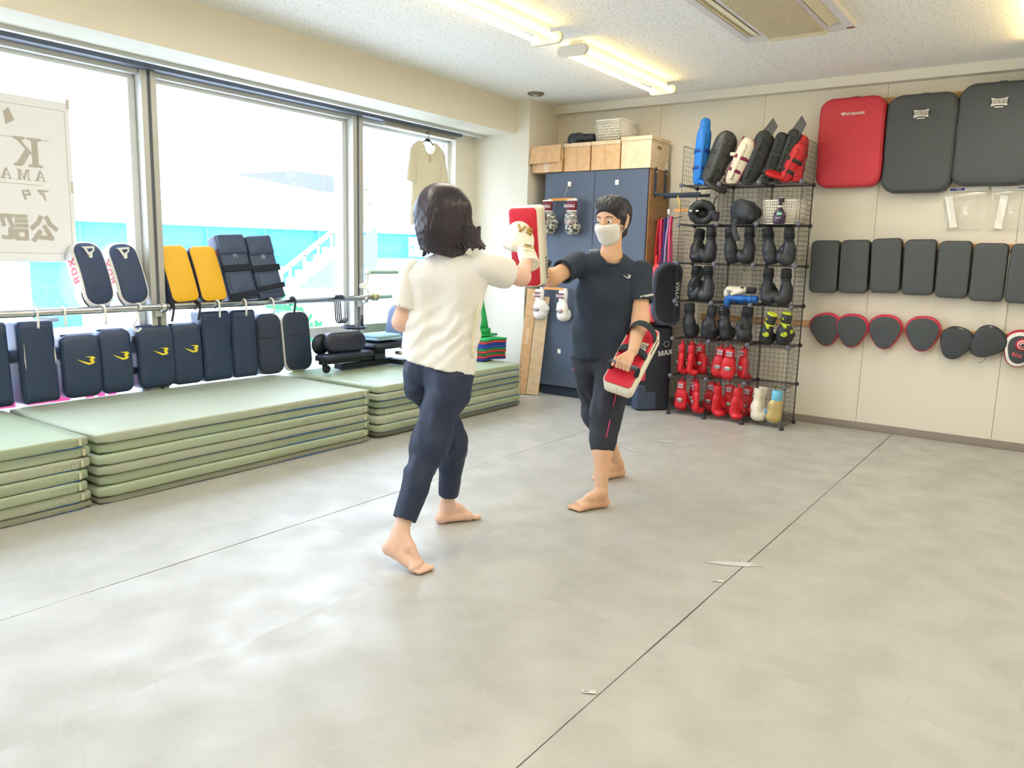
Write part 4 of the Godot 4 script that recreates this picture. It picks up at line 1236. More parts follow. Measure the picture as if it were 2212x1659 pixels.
# red club glove with printed oval on its back and a label on the cuff, upside down lettering
func red_glove(label: String, side: int, at: Vector3, turn: Vector3, group: String) -> Node3D:
	var red := mat(rgb(214, 36, 48), 0.42, "leather", 9.0, 0.2)
	var wh := mat(rgb(236, 234, 230), 0.6)
	var ink := mat(rgb(40, 40, 48), 0.7)
	var t := glove(label, "sparring", side, at, turn, red, red, group, 0.95)
	part(t, "oval_badge", oval(0.062, 0.036), wh, Vector3(0, 0.11, -0.0345), deg(-90))
	part(t, "badge_lettering", word("KOEI", 0.020, "Droid Serif", true, 0.001), ink, Vector3(0, 0.11, -0.0392), deg(0, 180, 180))
	part(t, "cuff_label", soft(0.052, 0.042, 0.004, 0.001), mat(rgb(196, 192, 200), 0.6), Vector3(0, 0.245, -0.0315))
	part(t, "label_lettering", word("K&B", 0.022, "Droid Serif", true, 0.001), mat(rgb(150, 60, 80), 0.7), Vector3(0, 0.245, -0.0342), deg(0, 180, 180))
	part(t, "hang_strap", soft(0.010, 0.05, 0.02, 0.003), red, Vector3(0, 0.30, 0))
	return t

func build_corner() -> void:
	var slate := mat(rgb(78, 90, 110), 0.5, "soft", 2.0, 0.1)
	var dslate := mat(rgb(40, 52, 72), 0.6)
	var card := tinted(mat(rgb(255, 255, 255), 0.85, "soft", 3.0, 0.15), tex.card, false, Vector3.ONE * 2.0)
	var card2 := tinted(mat(rgb(246, 226, 206), 0.85, "soft", 3.0, 0.15), tex.card, false, Vector3.ONE * 2.0)
	var white := mat(rgb(236, 234, 226), 0.5)
	var black := mat(rgb(44, 50, 62), 0.55, "leather", 9.0, 0.3)
	var woodm := tinted(mat(rgb(255, 255, 255), 0.55), tex.wood, false, Vector3(2, 2, 2))
	var orange := mat(rgb(222, 150, 74), 0.5)
	# locker
	var lk := thing("locker", "tall dark slate double-door locker beside the column", "locker", Vector3(0.16, 0, 0.03))
	part(lk, "plinth", slab(Vector3(0.02, 0.0, 0.02), Vector3(1.08, 0.10, 0.38)), dslate)
	part(lk, "carcass", slab(Vector3(0.0, 0.10, 0.0), Vector3(1.092, 2.165, 0.40)), dslate)
	for i in 2:
		var d := part(lk, "door", soft(0.544, 2.055, 0.02, 0.003), slate, Vector3(0.273 + i * 0.548, 1.135, 0.411))
		part(d, "kick_strip", slab(Vector3(-0.27, -1.028, 0.009), Vector3(0.27, -1.022, 0.0115)), mat(rgb(130, 138, 146), 0.4, "", 1, 1, 0.6))
	part(lk, "side_board", soft(0.012, 2.06, 0.40, 0.003), tinted(mat(rgb(200, 196, 196), 0.7), tex.wood, false, Vector3.ONE), Vector3(1.099, 1.135, 0.20))
	# shelf brackets fixed to the locker's side
	for i in 2:
		var z: float = [0.345, 0.13][i]
		var bk := thing("shelf_bracket", ["black steel shelf bracket on the locker side, nearer its front", "black steel shelf bracket on the locker side, nearer the wall"][i], "bracket", Vector3(1.266, 1.94, z))
		part(bk, "upright", soft(0.012, 0.26, 0.028, 0.003), dslate, Vector3(0.007, 0.11, 0))
		part(bk, "arm", soft(0.44, 0.026, 0.014, 0.003), dslate, Vector3(0.22, 0.0, 0))
		for y in [0.02, 0.2]: part(bk, "screw", bar(Vector3(0.012, y, 0), Vector3(0.017, y, 0), 0.006, 8), white)
	# storage boxes along the top
	var spots := [[0.365, 0.655, 0.245, "cardboard storage box with folded side flap seam, nearest the open box", 0], [0.660, 0.965, 0.245, "cardboard storage box in the middle of the row on the locker", 0], [0.970, 1.275, 0.265, "largest cardboard storage box with hand hole at the end of the row", 1]]
	for e in spots:
		var b := thing("storage_box", e[3], "box", Vector3((e[0] + e[1]) / 2, 2.166, 0.27), Vector3.ZERO, "cardboard boxes on the locker")
		var w: float = e[1] - e[0]
		part(b, "carton", soft(w - 0.012, e[2], 0.38, 0.003), card if e[4] else card2, Vector3(0, e[2] / 2 + 0.0005, 0))
		part(b, "lid", soft(w, 0.035, 0.395, 0.003), card, Vector3(0, e[2] - 0.005, 0))
		if e[4] == 0: part(b, "fold_seam", slab(Vector3(-0.0015, 0.0, 0.1895), Vector3(0.0015, e[2] - 0.03, 0.1910)), mat(rgb(170, 140, 106), 0.9))
		else:
			part(b, "hand_hole", soft(0.003, 0.022, 0.09, 0.001), mat(rgb(150, 124, 92), 0.9), Vector3(w / 2 - 0.005, e[2] * 0.72, 0.02))
			part(b, "sticker", slab(Vector3(w / 2 - 0.0065, 0.01, -0.17), Vector3(w / 2 - 0.005, 0.08, -0.13)), white)
	var ob := thing("open_carton", "open cardboard carton with its front flap folded down beside the column", "box", Vector3(0.185, 2.166, 0.30))
	part(ob, "carton", soft(0.335, 0.20, 0.36, 0.003), card2, Vector3(0, 0.1005, 0))
	part(ob, "front_flap", soft(0.345, 0.165, 0.005, 0.002), card2, Vector3(-0.003, 0.165, 0.205), deg(-9, 0, 1.5))
	part(ob, "side_flap", soft(0.005, 0.15, 0.30, 0.002), card, Vector3(0.172, 0.20, 0.01), deg(0, 0, -3))
	part(ob, "tape", slab(Vector3(-0.03, 0.0, 0.181), Vector3(0.03, 0.085, 0.1825)), mat(rgb(224, 196, 164), 0.4))
	basket("white plastic lattice basket on the storage boxes by the ceiling", Vector3(0.80, 2.425, 0.25), 0.27, 0.19, 0.33)
	for i in 2:
		var g := glove(["black boxing glove lying on the storage boxes, cuff outward", "black boxing glove lying on the boxes against the basket"][i], "boxing", 1, Vector3([0.385, 0.40][i], 2.482, [0.425, 0.30][i]), deg(90, [98, 80][i], 0), black, black, "black gloves on the storage boxes", 0.86)
		g.position.y = 2.474
	# hooks and hangers on the locker doors
	var hooks := [[0.437, 2.05, "white adhesive hook holding the hanger of patterned gloves"], [0.943, 2.05, "white adhesive hook on the second locker door, bare"], [0.405, 1.20, "white adhesive hook holding the hanger of white gloves"], [0.389, 0.45, "white adhesive hook alone low on the locker door"]]
	for e in hooks:
		var h := thing("adhesive_hook", e[2], "hook", Vector3(e[0], e[1], 0.4525))
		part(h, "plate", soft(0.036, 0.045, 0.006, 0.002), white, Vector3(0, 0, 0.003))
		part(h, "prong", tube(smooth_path([Vector3(0, -0.005, 0.006), Vector3(0, -0.016, 0.014), Vector3(0, -0.014, 0.022), Vector3(0, -0.006, 0.024)]), 0.003, 6), white)
	for i in 2:
		var cx: float = [0.400, 0.335][i]
		var cy: float = [1.905, 1.062][i]
		var hg := thing("clip_hanger", ["wooden clip hanger holding the patterned gloves on the locker", "wooden clip hanger holding the plain white gloves on the locker"][i], "hanger", Vector3(cx, cy, 0.512))
		part(hg, "bar", soft(0.22, 0.026, 0.012, 0.003), orange, Vector3(0, 0, 0))
		part(hg, "rod", bar(Vector3(-0.17, 0, 0), Vector3(0.17, 0, 0), 0.003, 6), mat(rgb(190, 190, 190), 0.3, "", 1, 1, 0.8))
		part(hg, "hook", tube(smooth_path([Vector3(0.02, 0.013, 0), Vector3(0.025, 0.05, 0), Vector3(0.045, 0.08, 0), Vector3(0.04, 0.112, 0), Vector3([0.037, 0.07][i], 0.122, -0.035)]), 0.0025, 6), mat(rgb(190, 190, 190), 0.3, "", 1, 1, 0.8))
		for s in [-1, 1]: part(hg, "clip", soft(0.03, 0.04, 0.03, 0.004), white, Vector3(s * 0.135, -0.012, 0))
	var pat := mat(rgb(226, 226, 220), 0.5)
	var pt: StandardMaterial3D = tinted(pat, noise_tex(0.03, 77, 0.0, [[0.0, 0.44, 0.5, 0.56, 1.0], [rgb(40, 44, 52), rgb(60, 66, 74), rgb(150, 154, 156), rgb(232, 230, 222), rgb(240, 238, 232)]], 256, 3), false, Vector3.ONE * 3.2)
	var maroon := mat(rgb(110, 34, 52), 0.6)
	var wl := mat(rgb(240, 238, 236), 0.5, "leather", 9.0, 0.2)
	for i in 2:
		for s in 2:
			var x: float = [[0.265, 0.535], [0.200, 0.470]][i][s]
			var top: float = [1.895, 1.052][i]
			var g := glove([["white and dark swirl-patterned boxing glove on the locker, beside the column", "white and dark swirl-patterned boxing glove on the locker, beside the person"], ["plain white boxing glove on the locker, above the cardboard strips", "plain white boxing glove on the locker, beside the bare lower hook"]][i][s], "boxing", 1 if s else -1, Vector3(x, top - 0.305 * 1.06, 0.556 if i == 0 else 0.548), deg(0, 180, 0), pt if i == 0 else wl, maroon if i == 0 else wl, "gloves hanging on the locker doors", 1.06 if i == 0 else 0.98)
			if i == 1: g.position.y = top - 0.305 * 0.98
			if i == 0:
				part(g, "cuff_trim", lathe([[0.046, 0.205], [0.050, 0.20], [0.050, 0.21], [0.046, 0.213]], 18, 0.86), white)
				part(g, "cuff_trim", lathe([[0.047, 0.295], [0.050, 0.298], [0.050, 0.306], [0.044, 0.307]], 18, 0.86), white)
			part(g, "cuff_label", soft(0.062, 0.05, 0.004, 0.001), maroon, Vector3(0, 0.252, -0.0425))
			part(g, "cuff_lettering", word("TWINS", 0.024, "Droid Serif", true, 0.001), mat(rgb(240, 226, 228), 0.6), Vector3(0, 0.252, -0.0452), deg(0, 180, 180))
			part(g, "oval_badge", oval(0.058, 0.030), white, Vector3(0, 0.105, -0.0590), deg(-90))
			part(g, "badge_ring", oval(0.066, 0.038), mat(rgb(150, 40, 56), 0.6), Vector3(0, 0.105, -0.0578), deg(-90))
			part(g, "badge_lettering", word("TWINS", 0.014, "Droid Sans", true, 0.001), mat(rgb(60, 40, 60), 0.6), Vector3(0, 0.105, -0.0635), deg(0, 180, 180))
	# cardboard strips leaning on the wall
	for i in 2:
		var s := thing("cardboard_strip", ["long flat cardboard carton leaning beside the mats, printed label on it", "long flat cardboard carton leaning against the locker"][i], "cardboard", Vector3([0.06, 0.165][i], 0.003, [0.62, 0.575][i]), deg([-4.5, -3.5][i], [30, 34][i], [-4.5, -5.0][i]))
		part(s, "carton", soft([0.10, 0.12][i], [1.05, 0.98][i], 0.035, 0.003), card2 if i == 0 else card, Vector3(0, [0.527, 0.492][i], 0))
		if i == 0:
			var w := part(s, "lettering", word("SO0086", 0.035, "Droid Sans", true, 0.001), mat(rgb(236, 216, 190), 0.8), Vector3(0.0, 0.58, 0.0175))
			w.rotate_z(PI / 2)
	# skipping ropes on a rod at the locker side
	var rod := thing("rope_rod", "thin steel rod on the locker side carrying skipping ropes", "rod", Vector3(1.266, 1.70, 0.30))
	part(rod, "rod", bar(Vector3(0, 0, 0), Vector3(0.26, 0.05, -0.02), 0.004, 8), dslate)
	var rc := [[rgb(206, 34, 46), 0.04, 1.02, "red"], [rgb(232, 60, 110), 0.075, 0.92, "deep pink"], [rgb(60, 44, 120), 0.105, 0.95, "dark purple"], [rgb(168, 150, 196), 0.135, 0.90, "pale lilac"], [rgb(240, 84, 134), 0.165, 0.86, "bright pink"]]
	for e in rc:
		var r := thing("skipping_rope", "%s beaded skipping rope looped over the rod beside the locker" % e[3], "rope", Vector3(1.266 + e[1], 1.70 + e[1] * 0.19, 0.30))
		var m := mat(e[0], 0.6, "cloth", 8.0, 0.6)
		for s in [-1, 1]:
			var pts := []
			for i in 22:
				var t := i / 21.0
				pts.append(Vector3(sin(t * 9.0 + e[1] * 60.0) * 0.006, 0.006 - t * e[2], s * (0.012 + 0.018 * sin(t * PI) + 0.004 * sin(t * 50.0))))
			part(r, "strand", tube(pts, 0.0095, 6), m)
		part(r, "loop", tube(range(7).map(func(i): return Vector3(0, 0.006 + sin(PI * i / 6.0) * 0.010, cos(PI * i / 6.0) * 0.012)), 0.0095, 6), m)
	var nt := thing("notice_sheet", "white printed notice sheet pinned to the wall beside the ropes", "notice", Vector3(1.40, 1.30, 0.004))
	part(nt, "sheet", slab(Vector3(-0.1, 0, 0), Vector3(0.11, 0.46, 0.002)), mat(rgb(226, 220, 206), 0.9))
	for i in 12: part(nt, "text_line", slab(Vector3(-0.08, 0.43 - i * 0.033, 0.002), Vector3(rng.randf_range(0.02, 0.095), 0.434 - i * 0.033, 0.0025)), mat(rgb(130, 124, 118), 0.9))
	var yh := thing("clip_hanger", "wooden clip hanger with a yellow hook on the shelf bracket", "hanger", Vector3(1.52, 1.80, 0.345))
	part(yh, "bar", soft(0.16, 0.024, 0.012, 0.003), orange, Vector3(0.03, 0, 0))
	part(yh, "rod", bar(Vector3(-0.13, 0, 0), Vector3(0.13, 0, 0), 0.003, 6), mat(rgb(190, 190, 190), 0.3, "", 1, 1, 0.8))
	part(yh, "hook", tube(smooth_path([Vector3(0, 0.012, 0), Vector3(0.0, 0.06, 0), Vector3(-0.022, 0.09, 0), Vector3(-0.018, 0.125, 0), Vector3(0.002, 0.155, 0), Vector3(0.018, 0.14, 0)]), 0.005, 8), mat(rgb(236, 190, 60), 0.5))
	part(yh, "clip", soft(0.02, 0.045, 0.02, 0.003), white, Vector3(-0.10, -0.01, 0))
	part(yh, "clip", soft(0.012, 0.10, 0.012, 0.003), white, Vector3(0.10, 0.03, 0), deg(0, 0, -18))
	# shields standing by the rack
	var kb := thing("standing_shield", "tall black and red strike shield standing on the floor by the rack", "shield", Vector3(1.435, 0.004, 0.485), deg(0, 50))
	var bl := mat(rgb(30, 38, 52), 0.45, "leather", 8.0, 0.3)
	var rd := mat(rgb(214, 66, 76), 0.5, "leather", 8.0, 0.3)
	part(kb, "body", pad(0.32, 0.77, 0.13, 0.03, 0.02, 0.01), bl, Vector3(0, 0.385, 0))
	part(kb, "red_band", soft(0.155, 0.28, 0.135, 0.02), rd, Vector3(-0.085, 0.40, -0.062))
	part(kb, "base_block", soft(0.20, 0.24, 0.135, 0.02), mat(rgb(58, 72, 96), 0.5), Vector3(-0.064, 0.125, -0.061))
	part(kb, "lettering", word("MAX", 0.048, "Droid Sans", true, 0.002), mat(rgb(206, 208, 206), 0.6), Vector3(0.085, 0.53, 0.0125), deg(0, 0, 8))
	part(kb, "emblem", tube(range(21).map(func(i): return Vector3(cos(TAU * i / 20) * 0.026, sin(TAU * i / 20) * 0.026, 0)), 0.0025, 5), mat(rgb(190, 194, 196), 0.6), Vector3(0.095, 0.61, 0.0115))
	var cs := thing("curved_shield", "curved black strike shield with red edging resting on the tall shield", "shield", Vector3(1.495, 0.778, 0.45), deg(0, 58))
	var bd: Variant = bow(-0.06, 0.56)
	part(cs, "body", pad(0.30, 0.56, 0.12, 0.12, 0.02, 0.0, bd, 8), mat(rgb(58, 66, 84), 0.5, "leather", 8.0, 0.3), Vector3(0, 0.285, 0))
	part(cs, "front_panel", face(0.24, 0.50, 0.10, 0.004, 0.0, bd, 8), mat(rgb(26, 32, 42), 0.75, "cloth", 12.0, 0.4), Vector3(0, 0.285, 0))
	var edge := func(y0: float, y1: float, off: float) -> ArrayMesh:
		var pts := []
		for i in 9:
			var y := lerpf(y0, y1, i / 8.0) - 0.28
			var xx := -0.151
			if y > 0.16: xx = -0.151 + 0.12 * (1.0 - cos(asin(clampf((y - 0.16) / 0.12, 0, 1))))
			if y < -0.16: xx = -0.151 + 0.12 * (1.0 - cos(asin(clampf((-y - 0.16) / 0.12, 0, 1))))
			pts.append(Vector3(xx + 0.043, y + 0.285, off + 0.06 * pow(2.0 * y / 0.56, 2.0)))
		return tube(pts, 0.05, 12, 1.0)
	part(cs, "red_edge", edge.call(0.38, 0.52, -0.06), rd)
	part(cs, "red_edge", edge.call(0.05, 0.18, -0.06), rd)
	var lt := part(cs, "lettering", word("BODYMAKER", 0.040, "Droid Sans", true, 0.002), mat(rgb(214, 214, 206), 0.6), Vector3(0.098, 0.33, 0.012))
	lt.rotate_z(PI / 2)
	var rb := thing("red_bag", "red fabric bag hanging behind the trainer beside the locker", "bag", Vector3(1.34, 0.78, 0.38))
	part(rb, "sack", skin([flesh([[Vector3(0, 0.08, 0), Vector3(0, 0.42, 0), 0.055, 0.035, Vector3(0, 0, 1), 1.5], [Vector3(0, 0.42, 0), Vector3(-0.01, 0.62, -0.02), 0.03, 0.012]], 0.011, 0.03)]), mat(rgb(214, 36, 42), 0.6, "soft", 6.0, 0.5))
	part(rb, "cord", bar(Vector3(-0.01, 0.60, -0.02), Vector3(-0.02, 0.925, -0.08), 0.004, 6), mat(rgb(150, 30, 40), 0.7))

func basket(label: String, at: Vector3, w: float, h: float, d: float) -> void:
	var b := thing("lattice_basket", label, "basket", at)
	var m := mat(rgb(240, 236, 224), 0.5)
	m.backlight_enabled = true
	m.backlight = Color(0.2, 0.2, 0.18)
	part(b, "floor", slab(Vector3(-w * 0.44, 0.001, -d * 0.44), Vector3(w * 0.44, 0.006, d * 0.44)), m)
	var rim := []
	for v in rrect(w, d, 0.03, 0.0, 4): rim.append(Vector3(v.x, h, v.y))
	rim.append(rim[0])
	part(b, "rim", tube(rim, 0.008, 6), m)
	for sd in 4:
		var st := stool()
		var half := (w if sd % 2 == 0 else d) / 2
		var out := (d if sd % 2 == 0 else w) / 2
		var n := int(half * 2 / 0.019)
		var pt := func(u: float, y: float) -> Vector3:
			var k := lerpf(0.88, 1.0, y / h)
			var p := Vector3(u * half * k, y, out * k)
			return p.rotated(Vector3.UP, sd * PI / 2)
		for i in n + 1:
			var u := lerpf(-1, 1, float(i) / n)
			add_bar(st, pt.call(u, 0.003), pt.call(u, h), 0.0042 if i > 0 and i < n else 0.009, 4)
		for j in 9:
			var y := h * j / 8.0
			add_bar(st, pt.call(-1.0, y + 0.003), pt.call(1.0, y + 0.003), 0.0042 if j > 0 else 0.008, 4)
		part(b, "lattice_side", done(st), m)

# ---------------------------------------------------------------- rack
const RX := 1.604
const RZ := 0.178
const RU := 0.3353
const RH := 0.3298
const RD := 0.342
func lvl(l: int) -> float: return 0.02 + l * RH
func cx(c: int) -> float: return RX + RU * (c + 0.5)

func build_rack() -> void:
	var wire := mat(rgb(62, 60, 64), 0.5)
	var knobm := mat(rgb(92, 96, 110), 0.45)
	var dark := mat(rgb(40, 40, 46), 0.5)
	var rack := thing("mesh_rack", "tall black wire mesh cube rack holding gloves against the back wall", "rack")
	# one panel, spanning a x b in xy
	var mk := func(a: float, b: float) -> ArrayMesh:
		var st := stool()
		for i in 9:
			var x := a * (i / 8.0 - 0.5)
			add_bar(st, Vector3(x, -b / 2, 0), Vector3(x, b / 2, 0), 0.0026 if i == 0 or i == 8 else 0.0012, 4)
			var y := b * (i / 8.0 - 0.5)
			add_bar(st, Vector3(-a / 2, y, 0.0015), Vector3(a / 2, y, 0.0015), 0.0026 if i == 0 or i == 8 else 0.0012, 4)
		return done(st)
	var pb: ArrayMesh = mk.call(RU - 0.012, RH - 0.012)
	var ps: ArrayMesh = mk.call(RD - 0.012, RH - 0.012)
	var ph: ArrayMesh = mk.call(RU - 0.012, RD - 0.012)
	var zm := RZ + RD / 2
	for l in 7:
		for c in 3:
			if l < 6: part(rack, "back_panel", pb, wire, Vector3(cx(c), lvl(l) + RH / 2, RZ))
			if l != 2 or c == 0: part(rack, "shelf_panel", ph, wire, Vector3(cx(c), lvl(l), zm), deg(90))
		if l == 2:
			for c in [1, 2]: part(rack, "shelf_panel", ph, wire, Vector3(cx(c), lvl(l), zm), deg(90))
		for p in 4:
			part(rack, "side_panel", ps, wire, Vector3(RX + p * RU, lvl(l) + RH / 2, zm), deg(0, 90))
	var post := lathe([[0.0, -0.006], [0.018, -0.006], [0.02, 0.0], [0.018, 0.006], [0.0, 0.006]], 18)
	var ball := lathe([[0.0, -0.018], [0.014, -0.014], [0.019, 0.0], [0.014, 0.014], [0.0, 0.018]], 14)
	for l in 7:
		for p in 4:
			if l > 0:
				part(rack, "connector_disc", post, knobm, Vector3(RX + p * RU, lvl(l), RZ + RD + 0.008), deg(90))
			part(rack, "connector", ball, dark, Vector3(RX + p * RU, lvl(l), RZ))
			if l == 0: part(rack, "foot", lathe([[0.0, 0.002], [0.02, 0.002], [0.019, 0.014], [0.012, 0.034], [0.0, 0.034]], 14), dark, Vector3(RX + p * RU, 0.0, RZ + RD))
	# gloves standing in the cubes: [level, column, dx, kind, side, turn, lean, roll, size]
	var bk := mat(rgb(50, 54, 60), 0.40, "leather", 8.0, 0.35)
	var bk2 := mat(rgb(38, 42, 48), 0.45, "leather", 8.0, 0.35)
	var cf := mat(rgb(44, 48, 54), 0.8, "cloth", 14.0, 0.5)
	var gl := [
		[4, 0, -0.065, 1, 75, -6, -18, "leaning left in the fifth shelf, first cube"], [4, 0, 0.075, -1, -70, 2, 2, "upright in the fifth shelf, first cube"],
		[4, 1, -0.065, 1, 150, -4, -6, "left leaning in the fifth shelf, middle cube"], [4, 1, 0.075, -1, -75, 2, 8, "right leaning in the fifth shelf, middle cube"],
		[4, 2, -0.065, 1, 160, -4, -10, "slim side turned in the fifth shelf, last cube"], [4, 2, 0.075, -1, -60, 6, -12, "with open cuff in the fifth shelf, last cube"],
		[3, 0, -0.06, 1, 60, -4, -8, "with hanging strap in the fourth shelf, first cube"], [3, 0, 0.075, -1, -80, 4, 8, "with curled fingers in the fourth shelf, first cube"],
		[3, 2, -0.08, 1, 85, -2, -4, "with bulging thumb in the fourth shelf, last cube"], [3, 2, 0.075, -1, -85, 4, 8, "with wide cuff in the fourth shelf, last cube"],
		[2, 0, -0.065, 1, 170, -2, -4, "showing its back in the third shelf, first cube"], [2, 0, 0.075, -1, 130, 6, 14, "tilted in the third shelf, first cube"],
		[2, 1, -0.07, 1, 165, -2, -8, "with laced cuff in the third shelf, middle cube"], [2, 1, 0.08, -1, 30, 2, -4, "showing its palm in the third shelf, middle cube"]]
	for e in gl:
		var g := glove("black boxing glove %s of the rack" % e[7], "boxing", e[3], Vector3(cx(e[1]) + e[2], lvl(e[0]) + 0.006, RZ + 0.20), deg(e[5], e[4], e[6]), bk if int(e[4]) % 20 == 0 else bk2, cf, "black gloves in the mesh rack", 1.0)
		part(g, "wrist_band", lathe([[0.040, 0.222], [0.0495, 0.224], [0.0500, 0.262], [0.040, 0.264]], 18, 0.87), mat(rgb(30, 32, 36), 0.9, "cloth", 18.0, 0.6))
		if e[7].contains("strap"): part(g, "strap", soft(0.05, 0.20, 0.008, 0.003), cf, Vector3(-0.02, 0.19, 0.06), deg(10, 0, -28))
		if e[7].contains("laced"):
			for i in 5: part(g, "lace", bar(Vector3(-0.015, 0.205 + i * 0.02, -0.04), Vector3(0.015, 0.212 + i * 0.02, -0.04), 0.0025, 5), mat(rgb(170, 172, 176), 0.7))
	var lime := mat(rgb(206, 220, 50), 0.5)
	for s in 2:
		var g := glove(["black and lime boxing glove leaning in the third shelf, last cube", "black and lime boxing glove upright in the third shelf, last cube"][s], "boxing", 1 - 2 * s, Vector3(cx(2) + [-0.075, 0.07][s], lvl(2) + 0.006, RZ + 0.22), deg(-2, [150, 165][s], [20, 10][s]), bk2, mat(rgb(46, 48, 46), 0.6), "black and lime gloves in the mesh rack", 0.92)
		part(g, "lime_back", skin([flesh([[Vector3(-0.01, 0.12, -0.022), Vector3(0, 0.20, -0.014), 0.046, 0.032, Vector3(0, 0, 1), 1.3], [Vector3((1 - 2 * s) * 0.052, 0.155, 0.012), Vector3((1 - 2 * s) * 0.066, 0.11, 0.036), 0.0255, 0.0255]], 0.007, 0.02)]), lime)
		part(g, "lime_trim", lathe([[0.044, 0.196], [0.050, 0.20], [0.050, 0.208], [0.044, 0.21]], 18, 0.86), lime)
		part(g, "lime_trim", lathe([[0.044, 0.290], [0.050, 0.294], [0.050, 0.304], [0.044, 0.307]], 18, 0.86), lime)
		part(g, "tab", soft(0.012, 0.022, 0.004, 0.001), lime, Vector3(0.01, 0.25, -0.042))
		for i in 4: part(g, "black_stripe", soft(0.07, 0.004, 0.004, 0.001), bk2, Vector3(-0.01, 0.13 + i * 0.018, -0.058 + i * 0.004), deg(12, 0, 24))
	# white glove on a blue glove
	var bg := glove("blue glove lying under a white glove in the fourth shelf, middle cube", "sparring", 1, Vector3(cx(1) - 0.10, lvl(3) + 0.045, RZ + 0.22), deg(90, 0, -90), mat(rgb(30, 104, 190), 0.5, "leather", 8.0, 0.3), mat(rgb(30, 104, 190), 0.5), "")
	part(bg, "red_tab", soft(0.012, 0.06, 0.02, 0.004), mat(rgb(226, 50, 80), 0.6), Vector3(-0.045, 0.08, 0.0))
	var wg := glove("white open-palm glove with black strap lying on the blue glove", "sparring", -1, Vector3(cx(1) - 0.11, lvl(3) + 0.118, RZ + 0.22), deg(90, 8, -90), mat(rgb(226, 220, 202), 0.5, "leather", 8.0, 0.3), mat(rgb(44, 44, 48), 0.7), "", 0.92)
	part(wg, "strap", soft(0.10, 0.03, 0.06, 0.008), mat(rgb(44, 44, 48), 0.7), Vector3(0, 0.17, 0.0))
	part(wg, "badge", oval(0.034, 0.034), mat(rgb(120, 130, 160), 0.6), Vector3(-0.05, 0.05, 0.0), deg(0, 0, 90))
	# red gloves hanging on hooks in the two lowest rows
	var hooky := func(x: float, y: float, z: float, label: String) -> void:
		solo("wire_hook", label, "hook", tube(smooth_path([Vector3(0, -0.03, 0), Vector3(0, 0.0, 0), Vector3(0, 0.012, 0.006), Vector3(0, 0.010, 0.014), Vector3(0, 0.002, 0.014)]), 0.0022, 6), mat(rgb(50, 50, 54), 0.5), Vector3(x, y, z), Vector3.ZERO, "small wire hooks under the rack shelves")
	var reds := [
		[1, 1.645, 0.40, 120, 1, "edge-on in the second row, beside the tall shield"], [1, 1.665, 0.24, 150, -1, "at the back of the second row, first cube"], [1, 1.745, 0.42, 110, 1, "with hooked fingers in the second row, first cube"], [1, 1.80, 0.30, 170, -1, "half hidden in the second row, behind the hooked one"],
		[1, 1.985, 0.40, 185, 1, "facing out in the second row, middle cube"], [1, 2.095, 0.46, 192, -1, "tilted and facing out in the second row, middle cube"], [1, 2.04, 0.27, 180, 1, "hidden behind the pair in the second row"], [1, 2.195, 0.34, 150, 1, "turned away in the second row, beside the empty cube"],
		[0, 1.675, 0.42, 182, -1, "facing out in the lowest row, first cube"], [0, 1.735, 0.27, 160, 1, "at the back of the lowest row, first cube"], [0, 1.83, 0.45, 130, 1, "turned sideways in the lowest row, first cube"], [0, 1.885, 0.30, 178, -1, "facing out behind in the lowest row, middle cube"],
		[0, 2.02, 0.43, 70, 1, "showing its palm in the lowest row, middle cube"], [0, 2.085, 0.32, 182, -1, "facing out at the back of the lowest row"], [0, 2.185, 0.45, 60, 1, "showing its thumb in the lowest row, by the white gloves"], [0, 2.215, 0.30, 178, -1, "behind in the lowest row, next to the white gloves"]]
	for e in reds:
		var y: float = lvl(e[0] + 1) - 0.326
		red_glove("red sparring glove %s" % e[5], e[4], Vector3(e[1], y, e[2]), deg(0, e[3], rng.randf_range(-7, 7)), "red sparring gloves in the mesh rack")
		hooky.call(e[1], lvl(e[0] + 1) - 0.012, e[2], "small dark wire hook under a rack shelf holding a red glove")
	var wh := mat(rgb(236, 230, 208), 0.42, "leather", 8.0, 0.2)
	for s in 2:
		var g := glove(["white boxing glove with orange logo hanging in the lowest row", "white boxing glove behind the one with the orange logo"][s], "boxing", 1 - 2 * s, Vector3([2.365, 2.325][s], lvl(1) - 0.32, [0.43, 0.30][s]), deg(4, [130, 60][s], -8), wh, wh, "white gloves in the mesh rack", 0.92)
		if s == 0:
			var w := part(g, "logo", logo_wing(), mat(rgb(206, 130, 50), 0.5), Vector3(0.0, 0.10, -0.0595), deg(0, 180, 180))
			w.scale = Vector3.ONE * 0.62
			part(g, "cuff_print", word("KOREAN", 0.012, "Droid Serif", false, 0.001), mat(rgb(206, 140, 90), 0.6), Vector3(0, 0.25, -0.0415), deg(0, 180, 180))
		hooky.call([2.365, 2.325][s], lvl(1) - 0.012, [0.43, 0.30][s], "small dark wire hook under a rack shelf holding a white glove")
	var lb := mat(rgb(120, 200, 232), 0.4)
	var gd := mat(rgb(196, 172, 112), 0.35, "leather", 8.0, 0.2, 0.3)
	var bg2 := glove("light blue and gold glove hanging in the lowest row, last cube", "sparring", 1, Vector3(2.515, lvl(1) - 0.325, 0.45), deg(0, 190, 4), gd, lb, "", 1.02)
	part(bg2, "blue_tips", skin([flesh([[Vector3(-0.022, 0.028, 0.026), Vector3(0.022, 0.028, 0.026), 0.030, 0.030], [Vector3(-0.02, 0.03, 0.055), Vector3(0.02, 0.03, 0.055), 0.0235, 0.0235]], 0.007, 0.02)]), mat(rgb(40, 160, 226), 0.4))
	part(bg2, "blue_thumb", skin([flesh([[Vector3(0.04, 0.16, 0.016), Vector3(0.065, 0.085, 0.040), 0.020, 0.0165]], 0.006, 0.02)]), mat(rgb(40, 160, 226), 0.4))
